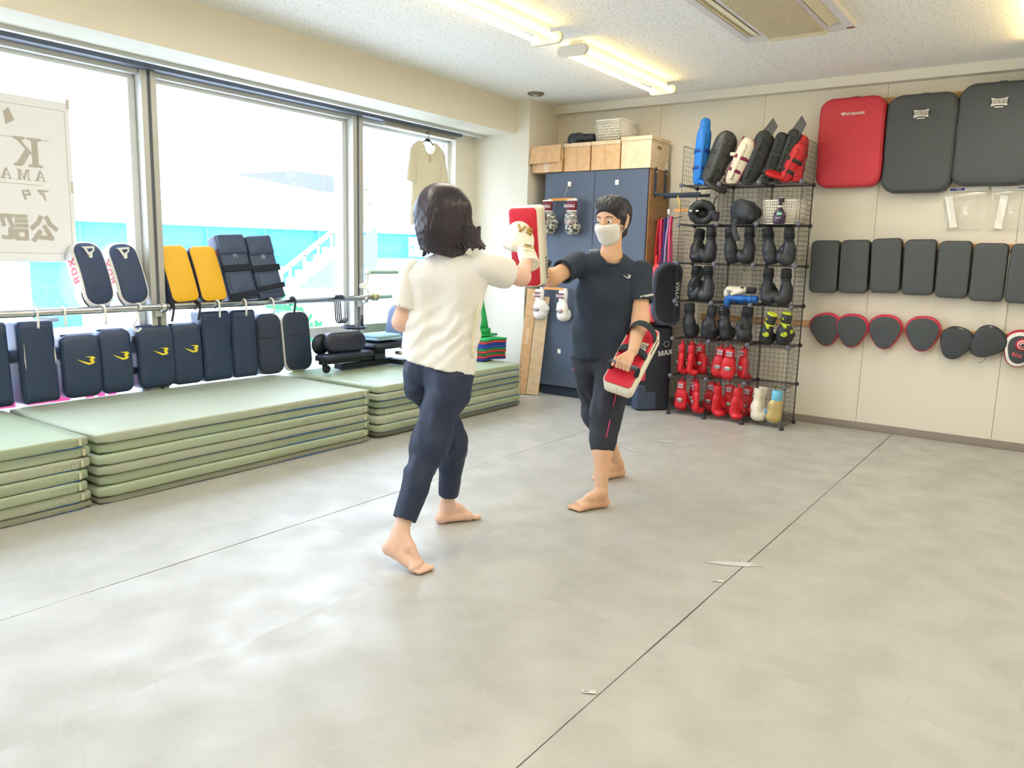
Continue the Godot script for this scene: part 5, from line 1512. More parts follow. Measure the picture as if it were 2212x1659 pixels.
	part(bg2, "teardrop", oval(0.016, 0.034), mat(rgb(20, 30, 70), 0.5), Vector3(0.0, 0.155, -0.027), deg(-90))
	hooky.call(2.515, lvl(1) - 0.012, 0.45, "small dark wire hook under a rack shelf holding the blue glove")
	solo("wire_hook", "small dark wire hook hanging empty in the fourth shelf", "hook", tube(smooth_path([Vector3(0, 0.012, 0.004), Vector3(0.012, 0.008, 0), Vector3(0.008, -0.01, 0), Vector3(-0.006, -0.022, 0), Vector3(0.004, -0.038, 0), Vector3(0.014, -0.030, 0)]), 0.0028, 6), mat(rgb(50, 50, 54), 0.5), Vector3(cx(1) - 0.02, lvl(4) - 0.012, RZ + 0.015))
	build_headgear()
	build_shin()

func build_headgear() -> void:
	var bk := mat(rgb(44, 48, 54), 0.45, "leather", 8.0, 0.3)
	var bk2 := mat(rgb(52, 56, 62), 0.6, "cloth", 12.0, 0.4)
	var y := lvl(5) + 0.004
	for i in 2:
		var c: float = cx(i) + [-0.01, 0.0][i]
		var h := thing("headgear", ["black padded headgear lying on its side, opening outward, strap sticking up", "black padded headgear lying flat with its strap hanging over the shelf"][i], "headgear", Vector3(c, y, RZ + 0.19), deg(0, [20, -25][i]))
		var ringb := []
		var tilt := 0.5
		for k in 12:
			var a := TAU * k / 12
			var b := TAU * (k + 1) / 12
			ringb.append([Vector3(cos(a) * 0.085 - 0.02, 0.105 + sin(a) * 0.075, sin(a) * 0.02), Vector3(cos(b) * 0.085 - 0.02, 0.105 + sin(b) * 0.075, sin(b) * 0.02), 0.030, 0.030])
			ringb.append([Vector3(cos(a) * 0.075 - 0.02, 0.10 + sin(a) * 0.068, -0.07), Vector3(cos(b) * 0.075 - 0.02, 0.10 + sin(b) * 0.068, -0.07), 0.030, 0.030])
		ringb.append([Vector3(-0.03, 0.10, -0.13), Vector3(0.0, 0.10, -0.13), 0.06, 0.06])
		if i == 1: ringb.append([Vector3(0.0, 0.10, 0.0), Vector3(0.06, 0.09, 0.01), 0.07, 0.06])
		part(h, "shell", skin([flesh(ringb, 0.008, 0.02)]), bk if i == 0 else bk2)
		part(h, "ear_piece", skin([flesh([[Vector3(0.07, 0.10, 0.01), Vector3(0.10, 0.06, 0.01), 0.034, 0.03], [Vector3(0.10, 0.06, 0.01), Vector3(0.12, 0.10, -0.01), 0.018, 0.012]], 0.007, 0.02)]), bk2)
		if i == 0:
			part(h, "strap", tube(smooth_path([Vector3(0.06, 0.14, 0.0), Vector3(0.075, 0.19, 0.0), Vector3(0.10, 0.25, 0.0)]), 0.012, 6, 0.4), bk2)
			for k in 2: part(h, "white_tag", soft(0.022, 0.014, 0.004, 0.001), mat(rgb(226, 224, 218), 0.6), Vector3(-0.115 + k * 0.055, 0.115, 0.05))
		else:
			part(h, "strap", tube(smooth_path([Vector3(0.0, 0.05, 0.08), Vector3(0.03, 0.0, 0.125), Vector3(0.08, -0.05, 0.17), Vector3(0.12, -0.14, 0.165)]), 0.022, 6, 0.25), bk2)
	basket("white plastic lattice basket in the mesh rack behind the bottle", Vector3(cx(2), y, RZ + 0.16), 0.27, 0.185, 0.26)
	var b := thing("spray_bottle", "purple spray bottle with green label standing before the basket", "bottle", Vector3(cx(2) + 0.005, y, RZ + 0.315))
	part(b, "bottle", lathe([[0.0, 0.0], [0.042, 0.0], [0.048, 0.01], [0.050, 0.055], [0.045, 0.085], [0.024, 0.115], [0.018, 0.13], [0.0, 0.13]], 20, 0.55), mat(rgb(58, 40, 64), 0.3))
	part(b, "neck_ring", lathe([[0.016, 0.128], [0.02, 0.13], [0.02, 0.142], [0.016, 0.144]], 14), mat(rgb(236, 236, 232), 0.5))
	part(b, "trigger_head", skin([flesh([[Vector3(0, 0.145, 0), Vector3(0, 0.175, 0), 0.017, 0.014], [Vector3(-0.004, 0.188, 0), Vector3(0.022, 0.196, 0), 0.014, 0.010], [Vector3(0.02, 0.185, 0), Vector3(0.03, 0.165, 0), 0.006, 0.004]], 0.005, 0.012)]), mat(rgb(40, 34, 44), 0.5))
	part(b, "nozzle", bar(Vector3(0.005, 0.195, 0), Vector3(0.012, 0.212, 0), 0.006, 8), mat(rgb(240, 240, 240), 0.5))
	part(b, "label", oval(0.040, 0.040), mat(rgb(60, 150, 120), 0.5), Vector3(0.006, 0.078, 0.024), deg(90))
	part(b, "label_print", word("Resh", 0.013, "Droid Sans", true, 0.001), mat(rgb(240, 240, 236), 0.6), Vector3(0.006, 0.078, 0.0285))
	part(b, "label_print", word("MIST", 0.012, "Droid Sans", true, 0.001), mat(rgb(206, 196, 214), 0.6), Vector3(0.0, 0.045, 0.027))

func build_shin() -> void:
	var y := lvl(6) + 0.005
	var blue := mat(rgb(24, 122, 214), 0.5, "cloth", 10.0, 0.3)
	var dblue := mat(rgb(20, 70, 150), 0.6)
	var bk := mat(rgb(58, 60, 58), 0.45, "leather", 8.0, 0.3)
	var bk2 := mat(rgb(44, 48, 48), 0.6, "cloth", 12.0, 0.4)
	var cream := mat(rgb(232, 222, 196), 0.5, "leather", 8.0, 0.2)
	var wine := mat(rgb(128, 34, 70), 0.55)
	var red := mat(rgb(206, 38, 44), 0.5, "leather", 8.0, 0.25)
	# [x, z, width, height, lean deg about z, yaw, material, label, foot]
	var sx := Vector3(0, 0, 1)
	var list := [
		[1.675, 0.33, 0.14, 0.50, -3.0, 20, blue, dblue, "bright blue shin guard standing in the end of the rack top", 1],
		[1.765, 0.36, 0.215, 0.47, -20.0, 10, bk, bk2, "black leather shin guard leaning against the blue one", 1],
		[1.965, 0.36, 0.17, 0.40, -24.0, -10, cream, wine, "white shin guard with wine red piping and lettering", 0],
		[2.085, 0.34, 0.20, 0.45, -22.0, -10, bk2, bk, "black shin guard with an open strap, beside the white one", 0],
		[2.255, 0.33, 0.13, 0.42, -20.0, -20, bk2, bk, "narrow black shin guard, between two black and red ones", 0],
		[2.345, 0.32, 0.15, 0.44, -20.0, -20, bk2, bk, "black shin guard with a pointed strap, beside the red ones", 0],
		[2.41, 0.37, 0.13, 0.33, -26.0, -10, red, bk2, "red shin guard leaning with its foot flap on the shelf", 2],
		[2.51, 0.34, 0.11, 0.37, -4.0, 0, red, red, "red shin guard upright at the open end of the rack top", 0]]
	for e in list:
		var t := thing("shin_guard", e[8], "shin guard", Vector3(e[0], y, e[1]), deg(0, e[5], e[4]), "shin guards on top of the rack")
		var w: float = e[2]
		var h: float = e[3]
		var sw := func(v: Vector3) -> Vector3:
			var k := 1.0 - 0.28 * clampf(0.5 - v.y / h, 0.0, 1.0) - 0.25 * pow(maxf(0.0, v.y / h) * 2.0, 3.0)
			return Vector3(v.x * k, v.y, v.z - v.x * v.x * k * k * 5.0)
		part(t, "shell", pad(w, h, 0.045, w * 0.42, 0.015, 0.012, sw, 8), e[6], Vector3(0, h / 2 + 0.003, 0.03))
		part(t, "padding", pad(w * 0.88, h * 0.9, 0.03, w * 0.35, 0.01, 0.0, sw, 6), e[7], Vector3(0, h / 2 + 0.003, -0.012))
		for hy in [0.58, 0.30]:
			var band := []
			for q in 25:
				var a := TAU * q / 24.0
				var k := 1.0 - 0.28 * clampf(1.0 - hy, 0.0, 1.0)
				band.append(Vector3(cos(a) * (w * 0.5 * k + 0.006), h * hy + 0.008 * sin(a), -0.006 + sin(a) * 0.052 - pow(cos(a) * w * 0.5, 2.0) * 4.0))
			part(t, "strap", tube(band, 0.003, 6, 5.5), e[7])
		part(t, "centre_ridge", pad(w * 0.34, h * 0.78, 0.02, w * 0.15, 0.008, 0.004, sw, 6), e[6], Vector3(0, h * 0.5, 0.046))
		if e[6] == blue: part(t, "knee_lobe", pad(w * 0.62, 0.13, 0.04, w * 0.3, 0.012, 0.01), blue, Vector3(0.0, h + 0.01, 0.012))
		if e[9] == 1:
			var f := part(t, "foot_flap", pad(w * 0.95, 0.20, 0.03, w * 0.4, 0.012, 0.01), e[6], Vector3(0.09, 0.035, 0.06), deg(-75, 40, -e[4]))
			part(f, "toe_strap", soft(w * 0.8, 0.02, 0.01, 0.003), e[7], Vector3(0, 0.03, 0.012))
		if e[9] == 2:
			part(t, "foot_flap", pad(0.20, 0.12, 0.03, 0.06, 0.012, 0.012), e[6], Vector3(-0.06, 0.055, 0.02), deg(-78, 10, -e[4]))
		if e[6] == cream:
			for s in [-1, 1]:
				part(t, "piping", tube(range(12).map(func(i): return sw.call(Vector3(s * w * (0.5 if i < 10 else 0.46), h * (i / 11.0 - 0.5), 0.0)) + Vector3(0, h / 2, 0.022)), 0.005, 6), wine)
			var l := part(t, "lettering", word("LORD", 0.026, "Droid Sans", true, 0.001), mat(rgb(60, 50, 60), 0.6), Vector3(0.012, 0.10, 0.0435))
			l.rotate_z(deg_to_rad(100))
			part(t, "side_tab", soft(0.07, 0.03, 0.02, 0.008), cream, Vector3(-0.075, 0.24, 0.01), deg(0, 0, 18))
		if String(e[8]).contains("strap"):
			part(t, "loose_strap", plate([Vector2(-0.05, 0), Vector2(0.05, 0), Vector2(0.055, 0.10), Vector2(-0.02, 0.14)], 0.006), e[7], Vector3(0.01, h - 0.03, 0.0), deg(0, 0, -8))

# ---------------------------------------------------------------- wall with pads
func build_wall_pads() -> void:
	var woodm := tinted(mat(rgb(255, 255, 255), 0.5), tex.wood, false, Vector3(1.5, 1.5, 1.5))
	var grey := mat(rgb(82, 86, 88), 0.75, "cloth", 12.0, 0.4)
	var side := mat(rgb(60, 64, 68), 0.6, "leather", 8.0, 0.3)
	var red := mat(rgb(206, 60, 72), 0.6, "soft", 3.0, 0.25)
	var red2 := mat(rgb(186, 44, 58), 0.6)
	var white := mat(rgb(232, 228, 216), 0.6)
	var dgrey := mat(rgb(78, 82, 84), 0.7, "soft", 2.5, 0.3)
	solo("hanging_rail", "pale wooden rail on the wall behind the focus mitts", "rail", soft(3.30, 0.056, 0.020, 0.003), woodm, Vector3(3.30, 0.856, 0.0105))
	solo("hanging_rail", "pale wooden rail on the wall behind the row of grey kick pads", "rail", soft(2.8, 0.05, 0.020, 0.003), woodm, Vector3(4.15, 1.52, 0.0105))
	solo("hanging_rail", "pale wooden rail on the wall behind the large shields", "rail", soft(2.8, 0.05, 0.020, 0.003), woodm, Vector3(4.15, 2.645, 0.0105))
	# large shields
	var big := [[2.842, 2.333, 0.50, 0.70, red, red2, 0.6, "large red strike shield hanging on the wall above the rack end"], [3.345, 2.295, 0.49, 0.735, dgrey, side, 0.3, "large grey strike shield hanging beside the red shield"], [3.845, 2.335, 0.52, 0.73, dgrey, side, -0.5, "large creased grey strike shield hanging above the clear plastic bags"], [4.36, 2.36, 0.50, 0.72, dgrey, side, 0.4, "large grey strike shield hanging at the end of the row"]]
	for e in big:
		var t := thing("strike_shield", e[7], "shield", Vector3(e[0], e[1], 0.022), deg(0, 0, e[6]), "large shields on the wall")
		var cr := FastNoiseLite.new()
		cr.seed = int(e[0] * 100)
		cr.frequency = 3.0
		var wob := func(v: Vector3) -> Vector3: return Vector3(v.x + cr.get_noise_2d(v.y, 3.0) * 0.008, v.y + cr.get_noise_2d(v.x, 9.0) * 0.006, v.z + cr.get_noise_2d(v.x * 1.5, v.y * 1.5) * 0.008 * (1.0 if v.z > -0.04 else 0.0))
		part(t, "body", pad(e[2], e[3], 0.10, 0.10, 0.03, 0.012, wob, 10), e[4], Vector3(0, 0, 0.10))
		part(t, "edge_piping", tube(_loop(warp(rrect(e[2] - 0.03, e[3] - 0.03, 0.09, 0.092, 6, 6), wob)), 0.004, 5), e[5])
		part(t, "hanging_loop", soft(0.05, 0.05, 0.008, 0.002), side, Vector3(0, e[3] / 2 - 0.01, 0.01))
		if e[4] == red:
			part(t, "lettering", word("BODYMAKER", 0.021, "Droid Sans", true, 0.002), white, Vector3(0.015, 0.215, 0.116))
			part(t, "logo_mark", plate([Vector2(0, 0), Vector2(0.03, 0.006), Vector2(0.045, 0.004), Vector2(0.02, -0.008)], 0.002), white, Vector3(-0.085, 0.223, 0.116))
		else:
			var o := part(t, "badge", plate([Vector2(-0.052, 0.03), Vector2(-0.02, 0.022), Vector2(0.02, 0.022), Vector2(0.052, 0.03), Vector2(0.047, 0.0), Vector2(0.052, -0.03), Vector2(0.02, -0.022), Vector2(-0.02, -0.022), Vector2(-0.052, -0.03), Vector2(-0.047, 0.0)], 0.003), white, Vector3(0.0, 0.215, 0.114))
			part(o, "badge_lettering", word("BODYMAKER", 0.0195, "Droid Serif", true, 0.001), mat(rgb(50, 50, 54), 0.7), Vector3(0, 0, 0.0035)).scale = Vector3(0.68, 1.5, 1)
			part(t, "badge_bar", slab(Vector3(-0.028, 0.176, 0.113), Vector3(0.028, 0.183, 0.117)), white)
	# clear plastic bags
	var film := StandardMaterial3D.new()
	film.transparency = BaseMaterial3D.TRANSPARENCY_ALPHA
	film.albedo_color = Color(0.95, 0.94, 0.9, 0.16)
	film.roughness = 0.12
	for i in 2:
		var p := thing("plastic_bag", ["clear plastic bag with blue header card under the creased shield", "clear plastic bag with white header card under the creased shield"][i], "bag", Vector3([3.70, 3.99][i], 1.955, 0.016))
		part(p, "header_card", soft(0.27, 0.035, 0.004, 0.001), white, Vector3(0, -0.005, 0.0), deg(0, 0, 2))
		if i == 0: part(p, "blue_print", soft(0.10, 0.018, 0.002, 0.0005), mat(rgb(40, 80, 160), 0.5), Vector3(-0.07, -0.006, 0.003), deg(0, 0, 2))
		part(p, "card_lettering", word("PRO", 0.014, "Droid Sans", true, 0.001), mat(rgb(40, 70, 150) if i else rgb(220, 226, 240), 0.5), Vector3([-0.06, 0.05][i], -0.005, 0.0045))
		var fold := func(v: Vector3) -> Vector3: return Vector3(v.x, v.y, v.z + sin(v.x * 60.0 + v.y * 14.0) * 0.006 + sin(v.x * 23.0) * 0.005)
		part(p, "film", pad(0.26, 0.28, 0.012, 0.01, 0.004, 0.004, fold, 10), film, Vector3(0, -0.165, 0.016))
		part(p, "inner_sleeve", plate([Vector2(0.0, 0.0), Vector2(0.05, 0.0), Vector2(0.03, 0.24), Vector2(-0.02, 0.24)], 0.003), mat(rgb(240, 238, 232), 0.7), Vector3(-0.09, -0.295, 0.012), deg(0, 0, [9, -9][i]))
	# middle row of seven curved kick pads
	var mid := [[2.728, 1.345], [2.960, 1.352], [3.196, 1.366], [3.436, 1.360], [3.673, 1.35], [3.906, 1.336], [4.140, 1.333], [4.375, 1.335]]
	for i in mid.size():
		var e: Array = mid[i]
		var t := thing("wall_kick_pad", "dark grey rectangular kick pad hanging in the wall row above the mitts", "pad", Vector3(e[0], e[1], 0.022), deg(3.5, 0, [0.5, 1.0, 2.2, 1.2, 0.2, 0.0, -0.5, 0.3][i]), "grey kick pads hanging in a row on the wall")
		part(t, "body", pad(0.222, 0.43, 0.085, 0.04, 0.012, 0.0), side, Vector3(0, 0, 0.085))
		part(t, "front_panel", face(0.212, 0.42, 0.038, 0.004, 0.008), grey, Vector3(0, 0, 0.085))
		part(t, "hanging_loop", soft(0.05, 0.16, 0.008, 0.002), side, Vector3(0, 0.13, 0.002))
	# focus mitts
	var mitt := [Vector2(0.0, 0.135), Vector2(0.055, 0.128), Vector2(0.10, 0.10), Vector2(0.125, 0.055), Vector2(0.125, 0.01), Vector2(0.105, -0.045), Vector2(0.07, -0.105), Vector2(0.03, -0.14), Vector2(-0.02, -0.145), Vector2(-0.065, -0.115), Vector2(-0.10, -0.055), Vector2(-0.122, 0.0), Vector2(-0.125, 0.055), Vector2(-0.10, 0.10), Vector2(-0.055, 0.128)]
	var crimson := mat(rgb(206, 50, 78), 0.55)
	var mface := mat(rgb(74, 80, 82), 0.7, "cloth", 12.0, 0.4)
	var mm := [[2.775, 0.828, 10, 0, "red edged focus mitt overlapped by its neighbour, beside the rack"], [2.985, 0.833, 2, 0, "red edged focus mitt, second from the mesh rack"], [3.235, 0.842, 0, 0, "red edged focus mitt, third from the mesh rack"], [3.510, 0.848, 2, 0, "red edged focus mitt beside the plain black mitt"], [3.745, 0.792, 16, 1, "plain black focus mitt with glossy rim"], [3.955, 0.815, 38, 1, "worn black focus mitt tilted, with a cord hanging"], [4.175, 0.785, 16, 2, "red and black focus mitt with white border and target"]]
	for i in mm.size():
		var e: Array = mm[i]
		var k := 1.0 if e[3] != 1 else 0.92
		var t := thing("focus_mitt", e[4], "mitt", Vector3(e[0], e[1], 0.024 + (0.012 if i % 2 else 0.0)), deg(4, 0, -e[2] if e[3] else e[2]), "focus mitts on the wall rail")
		if e[3] == 1: t.rotation.z = deg_to_rad(-e[2])
		var bm: Material = crimson if e[3] == 0 else (mat(rgb(56, 60, 64), 0.2, "leather", 8.0, 0.3) if e[3] == 1 else mat(rgb(176, 28, 44), 0.5))
		part(t, "body", cushion(mitt, k, 0.055, 0.014), bm)
		part(t, "front_panel", cushion(mitt, k * 0.915, 0.012, 0.004), mface if e[3] == 0 else (mat(rgb(62, 66, 70), 0.5, "leather", 8.0, 0.4) if e[3] == 1 else mat(rgb(236, 234, 230), 0.6)), Vector3(0, -0.004, 0.048))
		if e[3] == 0: arc_text(t, "ISAMI", 0.125, 0.020, 0.034)
		if i == 5: part(t, "cord", tube(smooth_path([Vector3(0.05, -0.08, 0.04), Vector3(0.075, -0.10, 0.04), Vector3(0.08, -0.13, 0.03), Vector3(0.06, -0.16, 0.03)]), 0.002, 5), mface)
		if e[3] == 2:
			part(t, "black_panel", cushion(mitt, k * 0.74, 0.006, 0.002), mat(rgb(66, 68, 72), 0.6), Vector3(0, -0.006, 0.058))
			for q in [[0.046, rgb(206, 36, 50)], [0.034, rgb(232, 230, 226)], [0.025, rgb(206, 36, 50)], [0.016, rgb(232, 230, 226)], [0.010, rgb(60, 60, 64)]]: part(t, "target_ring", oval(q[0] * 2.0, q[0] * 2.0), mat(q[1], 0.6), Vector3(-0.005, 0.03, 0.0635 + 0.001 * (0.05 - q[0]) * 100.0), deg(90))
			part(t, "lettering", word("RDX", 0.026, "Droid Sans", true, 0.001), mat(rgb(226, 90, 96), 0.6), Vector3(-0.01, -0.055, 0.065))
			part(t, "top_lettering", word("RDX", 0.030, "Droid Sans", true, 0.002), white, Vector3(0.0, 0.133, 0.03), deg(-80))

func _loop(p: PackedVector3Array) -> Array:
	var o := []
	for v in p: o.append(v)
	o.append(p[0])
	return o

# soft-edged plate from an outline, back at z = 0, front at z = d
func cushion(outline: Array, k: float, d: float, b: float) -> ArrayMesh:
	var sm := []
	var n := outline.size()
	for i in n:
		var p0: Vector2 = outline[(i + n - 1) % n]
		var p1: Vector2 = outline[i]
		var p2: Vector2 = outline[(i + 1) % n]
		var p3: Vector2 = outline[(i + 2) % n]
		for q in 3: sm.append(p1.cubic_interpolate(p2, p0, p3, q / 3.0) * k)
	sm.reverse()
	var st := stool()
	var loops := []
	var size := 0.13 * k
	for e in [[0.0, b], [b * 0.3, b * 0.3], [b, 0.0], [d - b, 0.0], [d - b * 0.3, b * 0.3], [d, b], [d + b * 0.25, size * 0.5]]:
		var l := PackedVector3Array()
		for v in sm: l.append(Vector3(v.x * (1.0 - e[1] / size), v.y * (1.0 - e[1] / size), e[0]))
		loops.append(l)
	loft(st, loops)
	return done(st)

func arc_text(t: Node3D, text: String, r: float, h: float, z: float) -> void:
	var m := mat(rgb(240, 236, 228), 0.6)
	for i in text.length():
		var a := deg_to_rad(28.0 - i * 56.0 / (text.length() - 1))
		var c := part(t, "rim_letter", word(text[i], h, "Droid Sans", true, 0.002), m, Vector3(-sin(a) * r, cos(a) * (r + 0.006), z))
		c.rotation = Vector3(deg_to_rad(-55), 0, a)

# ---------------------------------------------------------------- people
func foot(heel: Vector3, ball: Vector3, toe: Vector3, ankle: Vector3, side: float, knee: Vector3) -> Array:
	var d := (toe - heel)
	d.y = 0.0
	d = d.normalized()
	var l := Vector3.UP.cross(d).normalized() * side   # towards the little toe when side = 1 is the left foot
	var up := Vector3.UP
	var b := []
	b.append([ankle, heel, 0.034, 0.029])
	b.append([ankle, ball.lerp(ankle, 0.45) + up * 0.012, 0.034, 0.027])
	b.append([ball.lerp(ankle, 0.45) + up * 0.012, ball - l * 0.012 + up * 0.006, 0.027, 0.020])
	b.append([ankle, heel.lerp(ball, 0.5) + up * 0.008, 0.034, 0.026])
	b.append([ankle, heel.lerp(ball, 0.22) + up * 0.012, 0.034, 0.028])
	b.append([ankle, ankle.lerp(knee, 0.3), 0.034, 0.038])
	b.append([heel, ball + l * 0.018, 0.027, 0.021])
	b.append([heel, ball - l * 0.022 + up * 0.002, 0.024, 0.022])
	b.append([ball - l * 0.026, ball + l * 0.030, 0.021, 0.017])
	var sole := flesh(b, 0.0045, 0.012)
	b = []
	var len_ := [0.058, 0.054, 0.048, 0.041, 0.033]
	var rad := [0.0130, 0.0098, 0.0094, 0.009, 0.009]
	var drop := toe.y - ball.y
	for i in 5:
		var o := l * (-0.029 + i * 0.0165)
		var p := ball + o + up * 0.002
		var q: Vector3 = p + d * len_[i] + up * clampf(drop, -0.02, 0.02)
		q.y = maxf(q.y, rad[i] + 0.0005)
		b.append([p - d * 0.01, q - d * 0.012, rad[i] + 0.002, rad[i] * 0.9])
		b.append([q - d * 0.012, q, rad[i] * 0.9, rad[i]])
	return [sole, flesh(b, 0.0036, 0.004)]

# fingers of a hand closed on a bar: c bar centre, x along the bar, u back towards the wrist, n outward
func grip(c: Vector3, x: Vector3, u: Vector3, n: Vector3, wrist: Vector3, thumb: float, bar_r := 0.014) -> Array:
	var b := []
	var r := bar_r + 0.009
	for i in 4:
		var o := c + x * (-0.031 + i * 0.0205)
		var len_: float = [0.95, 1.0, 0.97, 0.85][i]
		var k := o + n * (r + 0.006) + u * 0.020 * len_
		var p1 := o + n * (r + 0.001) - u * 0.008
		var p2 := o + n * 0.002 - u * (r + 0.001)
		var p3 := o - n * (r - 0.002) - u * 0.006
		b.append([k, p1, 0.0105, 0.0098])
		b.append([p1, p2, 0.0098, 0.009])
		b.append([p2, p3, 0.009, 0.0078])
		b.append([wrist.lerp(k, 0.25), k, 0.017, 0.0112])
	b.append([wrist, wrist.lerp(c + n * r, 0.4), 0.027, 0.024, n, 1.25])
	var t0 := wrist.lerp(c + n * 0.01, 0.45) + x * thumb * 0.022
	var t1 := c + x * thumb * 0.052 + u * 0.012 + n * 0.006
	var t2 := c + x * thumb * 0.058 - u * 0.018 - n * 0.004
	b.append([t0, t1, 0.015, 0.012])
	b.append([t1, t2, 0.012, 0.0095])
	return b

func head_bones(h: Vector3, f: Vector3, scale := 1.0) -> Dictionary:
	f = f.normalized()
	var r := f.cross(Vector3.UP).normalized()
	var u := r.cross(f)
	var L := func(x: float, y: float, z: float) -> Vector3: return h + (r * x + u * y + f * z) * scale
	var s := scale
	var b := [[L.call(0, 0.03, -0.02), L.call(0, 0.035, 0.012), 0.088 * s, 0.086 * s, r, 1.12], [L.call(0, 0.0, 0.02), L.call(0, -0.06, 0.035), 0.072 * s, 0.052 * s, r, 1.05], [L.call(0, -0.06, 0.035), L.call(0, -0.097, 0.062), 0.045 * s, 0.024 * s],
		[L.call(-0.034, 0.022, 0.080), L.call(0.034, 0.022, 0.080), 0.014 * s, 0.014 * s], [L.call(0, 0.012, 0.092), L.call(0, -0.028, 0.112), 0.009 * s, 0.0125 * s], [L.call(-0.012, -0.032, 0.100), L.call(0.012, -0.032, 0.100), 0.0095 * s, 0.0095 * s],
		[L.call(-0.040, -0.028, 0.062), L.call(-0.03, -0.06, 0.055), 0.026 * s, 0.022 * s], [L.call(0.040, -0.028, 0.062), L.call(0.03, -0.06, 0.055), 0.026 * s, 0.022 * s],
		[L.call(-0.016, -0.058, 0.088), L.call(0.016, -0.058, 0.088), 0.009 * s, 0.009 * s], [L.call(-0.013, -0.069, 0.085), L.call(0.013, -0.069, 0.085), 0.009 * s, 0.009 * s]]
	for e in [-1, 1]:
		b.append([L.call(e * 0.079, 0.012, -0.008), L.call(e * 0.077, -0.028, 0.002), 0.017 * s, 0.011 * s, r, 1.9])
	var holes := [[L.call(-0.032, 0.002, 0.103), L.call(-0.032, 0.002, 0.105), 0.013 * s, 0.013 * s], [L.call(0.032, 0.002, 0.103), L.call(0.032, 0.002, 0.105), 0.013 * s, 0.013 * s]]
	return {"bones": b, "holes": holes, "L": L, "r": r, "u": u, "f": f}

func build_people() -> void:
	build_trainee()
	build_trainer()

func cloth_fold(seed_: int, amp: float, stretch: Vector3, freq: float) -> Callable:
	var n := FastNoiseLite.new()
	n.seed = seed_
	n.frequency = freq
	n.fractal_octaves = 2
	return func(p: Vector3) -> float: return n.get_noise_3d(p.x * stretch.x + p.y * stretch.y * 0.6, p.y * stretch.y, p.z * stretch.z) * amp

# folds that die out towards two cuffs
func calm(f: Callable, a: Vector3, b: Vector3) -> Callable:
	return func(p: Vector3) -> float: return f.call(p) * clampf((minf(p.distance_to(a), p.distance_to(b)) - 0.08) * 8.0, 0.0, 1.0)

